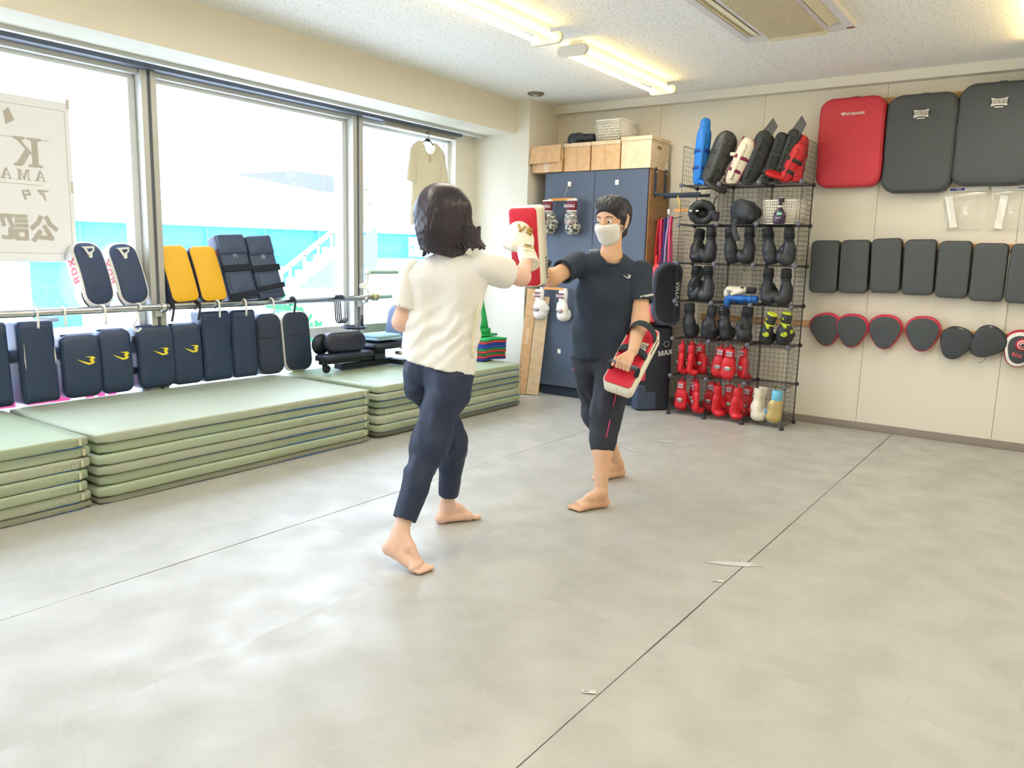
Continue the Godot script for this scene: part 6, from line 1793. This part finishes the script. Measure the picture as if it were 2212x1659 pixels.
func build_trainee() -> void:
	var J := {"head": Vector3(2.104, 1.533, 4.235), "neck": Vector3(2.132, 1.352, 4.222), "chest": Vector3(2.124, 1.231, 4.215), "belly": Vector3(2.088, 1.008, 4.215), "pelvis": Vector3(2.077, 0.823, 4.215), "hip_r": Vector3(2.160, 0.806, 4.217), "hip_l": Vector3(1.995, 0.816, 4.229), "sh_r": Vector3(2.275, 1.300, 4.155), "sh_l": Vector3(1.972, 1.262, 4.285), "elb_r": Vector3(2.320, 1.262, 3.915), "wr_r": Vector3(2.258, 1.348, 3.772), "elb_l": Vector3(1.945, 1.045, 4.325), "wr_l": Vector3(1.930, 1.200, 4.06), "knee_r": Vector3(2.140, 0.500, 4.350), "knee_l": Vector3(2.062, 0.443, 4.085)}
	var aR := Vector3(2.150, 0.150, 4.545)
	var hR := Vector3(2.135, 0.085, 4.600)
	var bR := Vector3(2.262, 0.024, 4.563)
	var tR := Vector3(2.319, 0.012, 4.541)
	var aL := Vector3(1.958, 0.088, 4.000)
	var hL := Vector3(1.944, 0.030, 4.030)
	var bL := Vector3(2.006, 0.024, 3.902)
	var tL := Vector3(2.034, 0.012, 3.835)
	var right := Vector3(0.936, 0.0, -0.353)
	var fwd := Vector3(-0.353, 0.0, -0.936)
	var person := thing("person", "person in a white T-shirt and navy trousers punching the upright pad", "person")
	var origin := person.position
	# body
	var main: Array = [[J.neck, J.head, 0.05, 0.05], [J.neck, J.chest, 0.05, 0.08, fwd, 1.5], [J.chest, J.belly, 0.085, 0.085, fwd, 1.5], [J.belly, J.pelvis, 0.085, 0.09, fwd, 1.4], [J.sh_l, J.neck + Vector3(0, -0.03, 0), 0.038, 0.042], [J.sh_r, J.neck + Vector3(0, -0.03, 0), 0.038, 0.042],
		[J.sh_r, J.elb_r, 0.046, 0.041], [J.elb_r, J.wr_r, 0.041, 0.027], [J.sh_l, J.elb_l, 0.046, 0.041], [J.elb_l, J.wr_l, 0.040, 0.027],
		[J.hip_r, J.knee_r, 0.072, 0.048], [J.knee_r, aR, 0.048, 0.034], [J.hip_l, J.knee_l, 0.072, 0.048], [J.knee_l, aL, 0.048, 0.034]]
	var hb: Dictionary = head_bones(J.head, Vector3(0.18, -0.08, -1.0))
	var feet: Array = foot(hR, bR, tR, aR, -1.0, J.knee_r) + foot(hL, bL, tL, aL, 1.0, J.knee_l)
	var skin_m := mat(rgb(232, 192, 170), 0.55)
	skin_m.subsurf_scatter_enabled = true
	skin_m.subsurf_scatter_strength = 0.08
	part(person, "body", skin([flesh(main, 0.011, 0.03), flesh(hb.bones, 0.005, 0.014, [], null, hb.holes)] + feet), skin_m)
	for e in [-1, 1]: part(person, "eye", lathe([[0.0, -0.012], [0.009, -0.008], [0.012, 0.0], [0.009, 0.008], [0.0, 0.012]], 12), mat(rgb(60, 44, 40), 0.2), hb.L.call(e * 0.032, 0.002, 0.088))
	# hair: a shoulder-length bob
	var hair := mat(rgb(44, 36, 46), 0.36)
	hair.normal_enabled = true
	hair.normal_texture = tex.soft
	hair.normal_scale = 0.9
	hair.uv1_triplanar = true
	hair.uv1_scale = Vector3(11, 0.8, 11)
	var H: Vector3 = J.head
	var rt := Vector3(0.813, 0.026, -0.582)
	var bk := Vector3(0.571, 0.16, 0.805)
	var hn := FastNoiseLite.new()
	hn.seed = 9
	hn.frequency = 22.0
	var hbones := [[H + Vector3(0, 0.030, 0.0) - rt * 0.012, H + Vector3(0, 0.025, 0.0) + rt * 0.018, 0.104, 0.106], [H + Vector3(0, 0.02, 0) + bk * 0.02, H - rt * 0.01 + Vector3(0, -0.06, 0) + bk * 0.03, 0.10, 0.10]]
	for e in [[-0.062, 0.0, -0.056, -0.165, 0.062, 0.040, 0.02], [-0.03, -0.02, -0.025, -0.175, 0.078, 0.048, 0.045], [0.01, -0.02, 0.020, -0.172, 0.080, 0.050, 0.05], [0.045, 0.0, 0.070, -0.150, 0.072, 0.046, 0.035], [0.068, 0.02, 0.118, -0.115, 0.052, 0.030, 0.015], [0.085, -0.05, 0.158, -0.105, 0.035, 0.014, 0.005], [-0.06, 0.0, -0.06, -0.13, 0.06, 0.035, -0.05], [0.05, 0.0, 0.08, -0.11, 0.06, 0.03, -0.06]]:
		hbones.append([H + rt * e[0] + Vector3(0, e[1], 0) + bk * e[6] * 0.6, H + rt * e[2] + Vector3(0, e[3], 0) + bk * e[6], e[4], e[5]])
	var hrip := func(p: Vector3) -> float:
		var q := p - H
		var a := atan2(q.dot(rt), q.dot(bk))
		return hn.get_noise_2d(a * 0.9, q.y * 0.06) * 0.006 * clampf((0.13 - q.y) * 8.0, 0.2, 1.0)
	part(person, "hair", skin([flesh(hbones, 0.0065, 0.03, [[H + Vector3(0, -0.182, 0) + rt * 0.0, Vector3(-rt.x * 0.22, -1, -rt.z * 0.22).normalized()]], hrip, [[hb.L.call(0, -0.03, 0.13), hb.L.call(0, -0.16, 0.12), 0.062, 0.062]])]), hair)
	var tips := stool()
	for i in 46:
		var t := i / 45.0
		var a := lerpf(-1.9, 1.9, t)
		var rad := 0.085 + 0.03 * t
		var c := H + rt * (sin(a) * rad + 0.012 + 0.045 * t) + bk * (cos(a) * 0.075 + 0.012) + Vector3(0, -0.135 + 0.03 * t * t + rng.randf_range(-0.008, 0.008), 0)
		var dirv := (rt * (sin(a) * 0.25 + 0.18 * t + rng.randf_range(-0.12, 0.12)) + Vector3(0, -1, 0) + bk * rng.randf_range(-0.1, 0.1)).normalized()
		add_tube(tips, smooth_path([c + Vector3(0, 0.05, 0), c, c + dirv * 0.022, c + dirv * rng.randf_range(0.036, 0.054) + rt * 0.008 * t], 3), 0.0085, 5, 0.5)
	part(person, "hair_tips", done(tips), hair)
	# T-shirt
	var shirtm := mat(rgb(236, 234, 230), 0.85, "cloth", 16.0, 0.25)
	var slR: Vector3 = J.sh_r.lerp(J.elb_r, 0.62)
	var slL: Vector3 = J.sh_l.lerp(J.elb_l, 0.72)
	var dR: Vector3 = (J.elb_r - J.sh_r).normalized()
	var dL: Vector3 = (J.elb_l - J.sh_l).normalized()
	var C: Vector3 = J.chest
	var B: Vector3 = J.belly
	var Pv: Vector3 = J.pelvis
	var sb: Array = [[J.sh_l + right * 0.02 + Vector3(0, -0.012, 0), J.sh_r - right * 0.03 + Vector3(0, -0.012, 0), 0.062, 0.064], [J.neck + Vector3(0, -0.035, 0), C, 0.07, 0.10, fwd, 1.3],
		[C - right * 0.072, B - right * 0.062, 0.108, 0.108, fwd, 1.22], [C + right * 0.072, B + right * 0.066, 0.108, 0.108, fwd, 1.22], [B - right * 0.062, Pv - right * 0.040 - fwd * 0.03 + Vector3(0, -0.08, 0), 0.108, 0.140], [B + right * 0.066, Pv + right * 0.040 - fwd * 0.03 + Vector3(0, -0.08, 0), 0.108, 0.138]]
	var sr := [[J.sh_r - dR * 0.01, J.sh_r.lerp(J.elb_r, 0.85), 0.064, 0.074]]
	var sl := [[J.sh_l - dL * 0.01, J.sh_l.lerp(J.elb_l, 0.98), 0.064, 0.070]]
	var fnz := FastNoiseLite.new()
	fnz.seed = 21
	fnz.frequency = 1.0
	var fold := func(p: Vector3) -> float:
		var q: Vector3 = p - B
		var u := q.dot(Vector3(0.813, 0.0, -0.582))
		var a := (q.y - u) * 0.7
		var n1 := fnz.get_noise_3d(p.x * 6.0, p.y * 3.0, p.z * 6.0)
		var m := clampf(0.9 - absf(q.y + 0.02) * 5.0, 0.0, 1.0)
		return n1 * 0.010 + sin(a * 95.0 + n1 * 5.0 + q.y * 9.0) * 0.0055 * m
	part(person, "t_shirt", skin([flesh(sb, 0.0085, 0.04, [[Pv + Vector3(0, 0.025, 0), (Vector3(0, -1, 0) - Vector3(0.813, 0, -0.582) * 0.20).normalized()]], fold, [[J.neck + Vector3(0, 0.05, 0), J.neck + fwd * 0.02, 0.06, 0.055]]),
		flesh(sr, 0.0085, 0.03, [[slR, dR]], fold, [[slR + dR * 0.01, slR - dR * 0.03, 0.064, 0.045]]), flesh(sl, 0.0085, 0.03, [[slL, dL]], fold, [[slL + dL * 0.01, slL - dL * 0.03, 0.060, 0.045]])]), shirtm)
	part(person, "shirt_print", word("ALWAYS", 0.012, "Droid Sans", true, 0.001), mat(rgb(120, 120, 124), 0.8), J.pelvis + Vector3(0.813, 0.026, -0.582) * 0.085 + Vector3(0, 0.048, 0) + Vector3(0.571, 0.0, 0.805) * 0.118, Vector3(0, deg_to_rad(44), deg_to_rad(-10)))
	var stripe := mat(rgb(232, 226, 190), 0.8)
	for i in 3:
		var pts := []
		for k in 9:
			var t := k / 8.0
			var yv := lerpf(1.14, 0.90, t)
			var cx_ := B.lerp(C, (yv - 1.0) / 0.24)
			pts.append(Vector3(cx_.x, yv, cx_.z) + right * (0.158 - 0.012 * sin(t * PI) - i * 0.006 + 0.012) + Vector3(0.571, 0, 0.805) * (0.062 - 0.028 * i + 0.02 * t))
		part(person, "side_stripe", tube(pts, 0.006, 6), stripe)
	# trousers
	var navy := mat(rgb(30, 44, 72), 0.6, "cloth", 18.0, 0.25)
	var cR: Vector3 = aR.lerp(J.knee_r, 0.13)
	var cL: Vector3 = aL.lerp(J.knee_l, 0.20)
	var pb: Array = [[J.hip_l + Vector3(0, 0.02, 0) + right * 0.012, J.hip_r + Vector3(0, 0.02, 0) - right * 0.012, 0.098, 0.098, fwd, 1.0], [Pv + Vector3(0, 0.06, 0) - right * 0.04, Pv + Vector3(0, 0.06, 0) + right * 0.04, 0.082, 0.082], [J.hip_l - fwd * 0.02 + Vector3(0, -0.02, 0), J.hip_l - fwd * 0.03 + Vector3(0, -0.07, 0), 0.086, 0.08], [J.hip_r - fwd * 0.02 - right * 0.01 + Vector3(0, -0.02, 0), J.hip_r - fwd * 0.03 + Vector3(0, -0.07, 0), 0.090, 0.08],
		[J.hip_r, J.knee_r, 0.097, 0.080], [J.knee_r, aR.lerp(J.knee_r, 0.10), 0.078, 0.052], [J.hip_l, J.knee_l, 0.095, 0.072], [J.knee_l, aL.lerp(J.knee_l, 0.14), 0.070, 0.050]]
	var nR: Vector3 = (aR - J.knee_r).normalized()
	var nL: Vector3 = (aL - J.knee_l).normalized()
	part(person, "trousers", skin([flesh(pb, 0.009, 0.032, [[cR, nR, 0.13], [cL, nL, 0.12]], calm(cloth_fold(33, 0.016, Vector3(9, 5, 9), 1.0), cR, cL), [[cR + nR * 0.01, cR - nR * 0.03, 0.042, 0.036], [cL + nL * 0.01, cL - nL * 0.03, 0.042, 0.036]])]), navy)
	for e in [[cR, nR, 0.0495], [cL, nL, 0.0475]]:
		var loop := []
		var ax: Vector3 = e[1]
		var px := ax.cross(Vector3.RIGHT).normalized()
		var py := ax.cross(px)
		for i in 21: loop.append(e[0] - ax * 0.055 + (px * cos(TAU * i / 20) + py * sin(TAU * i / 20)) * (e[2] + 0.002))
		part(person, "cuff_seam", tube(loop, 0.002, 5), navy)
	# her gloves
	var wl := mat(rgb(238, 234, 216), 0.36, "leather", 8.0, 0.2)
	var gold := mat(rgb(176, 142, 70), 0.45)
	var g := glove("white boxing glove with gold lettering worn on the punching hand", "boxing", -1, Vector3.ZERO, Vector3.ZERO, wl, wl, "white gloves worn by the trainee", 1.0)
	var gb := Basis(Vector3(0.5678, -0.068, -0.8203), Vector3(0.6062, -0.6396, 0.4726), Vector3(-0.5568, -0.7657, -0.3220)).orthonormalized()
	g.transform = Transform3D(gb, J.wr_r - gb.y * 0.262)
	part(g, "cuff_rim", lathe([[0.036, 0.300], [0.050, 0.298], [0.052, 0.306], [0.048, 0.312], [0.036, 0.31]], 20, 0.88), wl)
	part(g, "cuff_lining", lathe([[0.034, 0.304], [0.040, 0.306], [0.040, 0.30]], 18, 0.88), mat(rgb(50, 50, 60), 0.8))
	part(g, "lettering", word("VE", 0.052, "Droid Sans", true, 0.016), gold, Vector3(-0.002, 0.115, -0.055), deg(4, 180, 158))
	part(g, "cuff_patch", soft(0.050, 0.042, 0.006, 0.001), mat(rgb(232, 226, 200), 0.5), Vector3(-0.004, 0.235, -0.0405), deg(0, 0, 8))
	part(g, "cuff_lettering", word("VENUM", 0.013, "Droid Sans", true, 0.003), gold, Vector3(-0.004, 0.232, -0.0432), deg(0, 180, 172))
	part(g, "cuff_emblem", plate([Vector2(-0.02, 0.0), Vector2(-0.012, 0.010), Vector2(0.0, 0.006), Vector2(0.012, 0.010), Vector2(0.02, 0.0), Vector2(0.0, -0.004)], 0.001), mat(rgb(120, 100, 60), 0.5), Vector3(-0.004, 0.220, -0.0432), deg(0, 180, 172))
	var g2 := glove("white boxing glove worn on the guarding hand, hidden by the body", "boxing", 1, Vector3.ZERO, Vector3.ZERO, wl, wl, "white gloves worn by the trainee", 1.0)
	var d2: Vector3 = (J.wr_l - J.elb_l).normalized()
	var y2 := -d2
	var x2 := y2.cross(Vector3(0.2, 0, -1)).normalized()
	g2.transform = Transform3D(Basis(x2, y2, x2.cross(y2)), J.wr_l - y2 * 0.262)

func red_pad(label: String, basis_: Basis, at: Vector3, back: bool) -> Node3D:
	var red := mat(rgb(214, 34, 60), 0.5, "leather", 9.0, 0.2)
	var cream := mat(rgb(238, 232, 212), 0.45, "leather", 9.0, 0.2)
	var strapm := mat(rgb(44, 54, 60), 0.9, "cloth", 20.0, 0.6)
	var w := 0.165
	var h := 0.41
	var d := 0.10
	var t := thing("held_kick_pad", label, "pad", Vector3.ZERO, Vector3.ZERO, "red and white kick pads held by the trainer")
	t.transform = Transform3D(basis_, at)
	part(t, "body", pad(w, h, d, 0.026, 0.016, 0.0), cream, Vector3(0, 0, d / 2))
	part(t, "strike_face", face(w - 0.014, h - 0.014, 0.022, 0.004, 0.006), red, Vector3(0, 0, d / 2))
	part(t, "back_panel", face(w - 0.012, h - 0.012, 0.022, 0.004, 0.0), red, Vector3(0, 0, -d / 2), deg(0, 180))
	part(t, "badge", oval(0.078, 0.056), mat(rgb(226, 222, 220), 0.6), Vector3(0.012, 0.075, d / 2 + 0.0095), deg(90))
	part(t, "badge_lettering", word("FINALY", 0.016, "Droid Sans", true, 0.001), mat(rgb(50, 44, 60), 0.6), Vector3(0.012, 0.073, d / 2 + 0.0145))
	# lacing along the side
	for s in [-1, 1]:
		for i in 7: part(t, "lace", bar(Vector3(s * (w / 2 + 0.001), -0.06 - i * 0.017 if s > 0 else 0.16 - i * 0.015, -0.035 + (i % 2) * 0.004), Vector3(s * (w / 2 + 0.001), -0.068 - i * 0.017 if s > 0 else 0.152 - i * 0.015, -0.022), 0.0028, 5), mat(rgb(40, 40, 46), 0.7))
	# straps and handle on the back
	for e in [[0.135, 0.095], [0.015, 0.045]]:
		var pts := []
		for i in 13:
			var a := PI * i / 12.0
			pts.append(Vector3(cos(a) * (w / 2 - 0.006) * (1.0 if e[1] < 0.06 else 1.02), e[0] + (0.02 * sin(a) if e[1] > 0.06 else 0.0), -d / 2 - sin(a) * e[1]))
		part(t, "arm_strap", tube(pts, 0.004, 8, 5.5), strapm)
	part(t, "handle", bar(Vector3(-0.075, -0.095, -d / 2 - 0.04), Vector3(0.075, -0.095, -d / 2 - 0.04), 0.0135, 12), mat(rgb(84, 88, 100), 0.4))
	for s in [-1, 1]: part(t, "handle_mount", tube(smooth_path([Vector3(s * 0.072, -0.095, -d / 2 - 0.04), Vector3(s * 0.077, -0.10, -d / 2 - 0.03), Vector3(s * 0.074, -0.115, -d / 2 - 0.002)]), 0.014, 8), strapm)
	if back:
		part(t, "maker_label", soft(0.07, 0.05, 0.003, 0.001), mat(rgb(226, 220, 206), 0.6), Vector3(-0.022, 0.075, -d / 2 - 0.0055))
		part(t, "label_lettering", word("KING", 0.024, "Droid Serif", true, 0.001), mat(rgb(40, 40, 70), 0.6), Vector3(-0.022, 0.075, -d / 2 - 0.0078), deg(0, 180, 180))
		part(t, "rivet", bar(Vector3(0.0, -h / 2 - 0.001, 0.0), Vector3(0.0, -h / 2 + 0.004, 0.0), 0.004, 8), mat(rgb(190, 186, 170), 0.4, "", 1, 1, 0.6), Vector3(0, 0, -0.01))
	return t

func build_trainer() -> void:
	var J := {"head": Vector3(2.307, 1.563, 3.015), "neck": Vector3(2.307, 1.368, 3.025), "sh_r": Vector3(2.167, 1.325, 3.150), "sh_l": Vector3(2.450, 1.275, 2.938), "elb_r": Vector3(2.135, 1.245, 3.362), "elb_l": Vector3(2.502, 1.029, 3.007), "chest": Vector3(2.304, 1.148, 3.038), "belly": Vector3(2.289, 0.938, 3.040), "pelvis": Vector3(2.280, 0.791, 3.038), "hip_l": Vector3(2.365, 0.765, 3.030), "hip_r": Vector3(2.205, 0.760, 3.045), "knee_l": Vector3(2.400, 0.420, 3.190), "knee_r": Vector3(2.200, 0.420, 2.900)}
	var aL := Vector3(2.452, 0.088, 3.285)
	var hL := Vector3(2.462, 0.030, 3.258)
	var bL := Vector3(2.388, 0.024, 3.378)
	var tL := Vector3(2.350, 0.012, 3.431)
	var aR := Vector3(2.236, 0.088, 2.680)
	var hR := Vector3(2.243, 0.030, 2.648)
	var bR := Vector3(2.180, 0.024, 2.790)
	var tR := Vector3(2.148, 0.012, 2.860)
	var left := Vector3(0.80, 0.0, -0.60).normalized()
	var fwd := Vector3(0.60, 0.0, 0.80).normalized()
	# pads first: the hands close on their handles
	var yaw := deg_to_rad(12.0)
	var p1b := Basis.from_euler(Vector3(deg_to_rad(9), yaw, deg_to_rad(2.0)))
	var p1 := Vector3(2.112, 1.410, 3.560)
	red_pad("red and white kick pad held upright, struck by the white glove", p1b, p1, false)
	var bx := Vector3(0.958, -0.2301, -0.1712)
	var by := Vector3(0.0427, 0.7046, -0.7083)
	var bz := Vector3(0.2836, 0.6712, 0.6848)
	var p2b := Basis(-bx, by, -bz).orthonormalized()
	var p2 := Vector3(2.540, 0.815, 3.165)
	red_pad("red and white kick pad strapped to the lowered forearm, handle side out", p2b, p2, true)
	var hc := p2 + by * -0.095 + bz * 0.09
	var wrist := hc + by * 0.085 + bz * 0.022 + bx * 0.014
	var hc1 := p1 + p1b.y * -0.095 - p1b.z * 0.09
	var wrist1 := hc1 + p1b.y * -0.05 + p1b.z * -0.06
	var person := thing("person", "person in a black T-shirt and cropped black trousers holding two kick pads", "person")
	var skin_m := mat(rgb(222, 176, 142), 0.55)
	skin_m.subsurf_scatter_enabled = true
	skin_m.subsurf_scatter_strength = 0.08
	var main: Array = [[J.neck, J.head, 0.056, 0.052], [J.neck, J.chest, 0.058, 0.09, fwd, 1.5], [J.chest, J.belly, 0.095, 0.09, fwd, 1.5], [J.belly, J.pelvis, 0.09, 0.10, fwd, 1.4], [J.sh_l, J.neck + Vector3(0, -0.03, 0), 0.042, 0.045], [J.sh_r, J.neck + Vector3(0, -0.03, 0), 0.042, 0.045],
		[J.sh_r, J.elb_r, 0.050, 0.045], [J.elb_r, wrist1, 0.044, 0.028], [J.sh_l, J.elb_l, 0.050, 0.046], [J.elb_l, J.elb_l.lerp(wrist, 0.3), 0.046, 0.043], [J.elb_l.lerp(wrist, 0.3), wrist, 0.043, 0.028],
		[J.hip_r, J.knee_r, 0.075, 0.050], [J.knee_r, J.knee_r.lerp(aR, 0.35), 0.050, 0.052], [J.knee_r.lerp(aR, 0.35), aR, 0.052, 0.034], [J.hip_l, J.knee_l, 0.075, 0.050], [J.knee_l, J.knee_l.lerp(aL, 0.35), 0.050, 0.052], [J.knee_l.lerp(aL, 0.35), aL, 0.052, 0.034]]
	var hb: Dictionary = head_bones(J.head, Vector3(-0.06, -0.10, 1.0), 1.06)
	var handL := flesh(grip(hc, bx, by, bz, wrist, -1.0) + [[wrist, wrist.lerp(J.elb_l, 0.15), 0.027, 0.030]], 0.0032, 0.0045)
	var handR := flesh(grip(hc1, p1b.x, -p1b.y, -p1b.z, wrist1, 1.0) + [[wrist1, wrist1.lerp(J.elb_r, 0.15), 0.027, 0.030]], 0.0045, 0.007)
	var feet: Array = foot(hL, bL, tL, aL, 1.0, J.knee_l) + foot(hR, bR, tR, aR, -1.0, J.knee_r)
	part(person, "body", skin([flesh(main, 0.011, 0.03), flesh(hb.bones, 0.0045, 0.014, [], null, hb.holes), handL, handR] + feet), skin_m)
	var L: Callable = hb.L
	var eyeb := lathe([[0.0, -0.013], [0.0092, -0.0092], [0.013, 0.0], [0.0092, 0.0092], [0.0, 0.013]], 14)
	for e in [-1, 1]:
		part(person, "eye", eyeb, mat(rgb(232, 228, 222), 0.25), L.call(e * 0.032, 0.002, 0.086))
		part(person, "iris", eyeb, mat(rgb(44, 32, 28), 0.2), L.call(e * 0.032, 0.001, 0.0955)).scale = Vector3.ONE * 0.5
		part(person, "eyebrow", tube(smooth_path([L.call(e * 0.014, 0.022, 0.099), L.call(e * 0.032, 0.028, 0.096), L.call(e * 0.050, 0.022, 0.084)]), 0.004, 6, 0.6), mat(rgb(40, 34, 36), 0.7))
	# white face mask
	var maskb: Array = [[L.call(0, -0.028, 0.075), L.call(0, -0.085, 0.055), 0.056, 0.046], [L.call(-0.03, -0.035, 0.06), L.call(-0.03, -0.075, 0.045), 0.042, 0.036], [L.call(0.03, -0.035, 0.06), L.call(0.03, -0.075, 0.045), 0.042, 0.036]]
	part(person, "face_mask", skin([flesh(maskb, 0.005, 0.02, [[L.call(0, -0.012, 0.09), (hb.u * 1.0 + hb.f * 0.15).normalized()], [L.call(0, 0, 0.035), -hb.f]])]), mat(rgb(232, 228, 220), 0.85, "cloth", 16.0, 0.3))
	for e in [-1, 1]: part(person, "mask_loop", tube(smooth_path([L.call(e * 0.062, -0.03, 0.06), L.call(e * 0.080, -0.012, 0.02), L.call(e * 0.088, 0.0, -0.008), L.call(e * 0.082, -0.03, 0.01), L.call(e * 0.06, -0.07, 0.04)]), 0.002, 5), mat(rgb(236, 234, 228), 0.8))
	var hair := mat(rgb(40, 40, 46), 0.5)
	hair.normal_enabled = true
	hair.normal_texture = tex.soft
	hair.normal_scale = 1.0
	hair.uv1_triplanar = true
	hair.uv1_scale = Vector3(14, 3, 14)
	var hn := FastNoiseLite.new()
	hn.seed = 19
	hn.frequency = 40.0
	var hbn: Array = [[L.call(0, 0.045, -0.03), L.call(0, 0.052, 0.020), 0.092, 0.090, hb.r, 1.06], [L.call(0, 0.0, -0.04), L.call(0, -0.045, -0.04), 0.076, 0.058], [L.call(-0.045, 0.09, 0.055), L.call(0.045, 0.09, 0.055), 0.034, 0.034], [L.call(-0.05, 0.075, 0.075), L.call(0.03, 0.085, 0.082), 0.020, 0.020], [L.call(-0.074, 0.02, 0.02), L.call(-0.074, -0.01, 0.025), 0.022, 0.012], [L.call(0.074, 0.02, 0.02), L.call(0.074, -0.01, 0.025), 0.022, 0.012]]
	var hrip := func(p: Vector3) -> float: return hn.get_noise_3d(p.x * 1.4, p.y * 0.4, p.z * 1.4) * 0.007
	part(person, "hair", skin([flesh(hbn, 0.006, 0.02, [[L.call(0, 0.052, 0.095), (hb.f * 0.75 - hb.u * 0.66).normalized()]], hrip)]), hair)
	# T-shirt
	var black := mat(rgb(38, 50, 66), 0.8, "cloth", 18.0, 0.3)  # black shirt, raised and blued in its colour to stand in for haze
	var C: Vector3 = J.chest
	var B: Vector3 = J.belly
	var Pv: Vector3 = J.pelvis
	var slR: Vector3 = J.sh_r.lerp(J.elb_r, 0.60)
	var slL: Vector3 = J.sh_l.lerp(J.elb_l, 0.62)
	var dR: Vector3 = (J.elb_r - J.sh_r).normalized()
	var dL: Vector3 = (J.elb_l - J.sh_l).normalized()
	var tb: Array = [[J.sh_l - left * 0.02 + Vector3(0, -0.01, 0), J.neck + Vector3(0, -0.045, 0), 0.066, 0.075], [J.sh_r + left * 0.02 + Vector3(0, -0.01, 0), J.neck + Vector3(0, -0.045, 0), 0.066, 0.075], [J.neck + Vector3(0, -0.05, 0), C, 0.085, 0.12, fwd, 1.2],
		[C - left * 0.075, B - left * 0.060, 0.112, 0.104, fwd, 1.15], [C + left * 0.075, B + left * 0.060, 0.112, 0.104, fwd, 1.15], [B - left * 0.060, Pv - left * 0.066 + Vector3(0, -0.06, 0), 0.104, 0.112], [B + left * 0.060, Pv + left * 0.066 + Vector3(0, -0.06, 0), 0.104, 0.112]]
	var sr := [[J.sh_r - dR * 0.01, J.sh_r.lerp(J.elb_r, 0.85), 0.066, 0.072]]
	var sl := [[J.sh_l - dL * 0.01, J.sh_l.lerp(J.elb_l, 0.85), 0.068, 0.070]]
	var fold := cloth_fold(61, 0.010, Vector3(7, 3, 7), 1.0)
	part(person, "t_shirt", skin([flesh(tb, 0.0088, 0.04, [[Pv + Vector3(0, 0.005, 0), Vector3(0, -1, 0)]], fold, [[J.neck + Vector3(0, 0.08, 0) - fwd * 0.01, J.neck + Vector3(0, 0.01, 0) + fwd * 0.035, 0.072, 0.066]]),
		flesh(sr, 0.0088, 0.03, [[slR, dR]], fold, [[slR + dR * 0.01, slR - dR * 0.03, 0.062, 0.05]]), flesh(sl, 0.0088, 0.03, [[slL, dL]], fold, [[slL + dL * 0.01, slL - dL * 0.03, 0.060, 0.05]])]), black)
	var band := []
	for i in 25:
		var a := TAU * i / 24.0
		band.append(J.neck + Vector3(0, -0.012, 0) + fwd * (0.022 + 0.066 * cos(a)) + left * 0.070 * sin(a) + Vector3(0, -0.032 * cos(a), 0))
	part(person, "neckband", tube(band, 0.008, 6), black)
	var cam_yaw := deg_to_rad(35.0)
	var lg := part(person, "chest_logo", logo_wing(), mat(rgb(206, 206, 200), 0.6), C + left * 0.085 + Vector3(0, 0.115, 0) + fwd * 0.105, Vector3(deg_to_rad(-18), cam_yaw, deg_to_rad(-10)))
	lg.scale = Vector3.ONE * 0.42
	part(person, "sleeve_band", soft(0.075, 0.012, 0.003, 0.001), mat(rgb(200, 202, 196), 0.5), J.sh_l.lerp(J.elb_l, 0.46) + fwd * 0.072 + left * 0.022, Vector3(0, cam_yaw + 0.15, deg_to_rad(12)))
	part(person, "shoulder_band", soft(0.05, 0.012, 0.003, 0.001), mat(rgb(150, 156, 160), 0.5), J.sh_r.lerp(J.neck, 0.45) + Vector3(0, 0.058, 0) + fwd * 0.03, Vector3(deg_to_rad(-50), cam_yaw, deg_to_rad(10)))
	# cropped trousers
	var dark := mat(rgb(40, 44, 56), 0.75, "cloth", 18.0, 0.3)
	var cL: Vector3 = J.knee_l.lerp(aL, 0.34)
	var cR: Vector3 = J.knee_r.lerp(aR, 0.34)
	var nL: Vector3 = (aL - J.knee_l).normalized()
	var nR: Vector3 = (aR - J.knee_r).normalized()
	var tbones: Array = [[J.hip_l + Vector3(0, 0.05, 0), J.hip_r + Vector3(0, 0.05, 0), 0.098, 0.098], [J.hip_l, J.knee_l.lerp(J.hip_l, 0.2), 0.096, 0.088], [J.knee_l.lerp(J.hip_l, 0.2), J.knee_l + nL * 0.05, 0.088, 0.074], [J.knee_l + nL * 0.05, cL + nL * 0.06, 0.066, 0.062], [J.hip_r, J.knee_r, 0.096, 0.082], [J.knee_r, J.knee_r + nR * 0.05, 0.080, 0.074], [J.knee_r + nR * 0.05, cR + nR * 0.06, 0.066, 0.062]]
	part(person, "trousers", skin([flesh(tbones, 0.009, 0.03, [[cL, nL, 0.12], [cR, nR, 0.12]], calm(cloth_fold(71, 0.016, Vector3(8, 6, 8), 1.0), cR, cL), [[cL + nL * 0.01, cL - nL * 0.03, 0.054, 0.048], [cR + nR * 0.01, cR - nR * 0.03, 0.054, 0.048]])]), dark)
	var pk := mat(rgb(226, 60, 110), 0.6)
	var pts := []
	for k in 10:
		var t := k / 9.0
		var c: Vector3 = (J.hip_l as Vector3).lerp(J.knee_l, 0.45 + 0.65 * t)
		pts.append(c + Vector3(0.57, 0.1, 0.80) * (0.099 - 0.012 * t) + Vector3(0.813, 0, -0.58) * (0.022 - 0.012 * t))
	part(person, "pink_piping", tube(pts, 0.0028, 6), pk)
	part(person, "pink_tag", soft(0.012, 0.035, 0.006, 0.002), pk, J.hip_r + Vector3(-0.813, 0, 0.58) * 0.088 + Vector3(0.57, 0, 0.80) * 0.03 + Vector3(0, -0.02, 0), Vector3(0, cam_yaw - 0.9, 0))
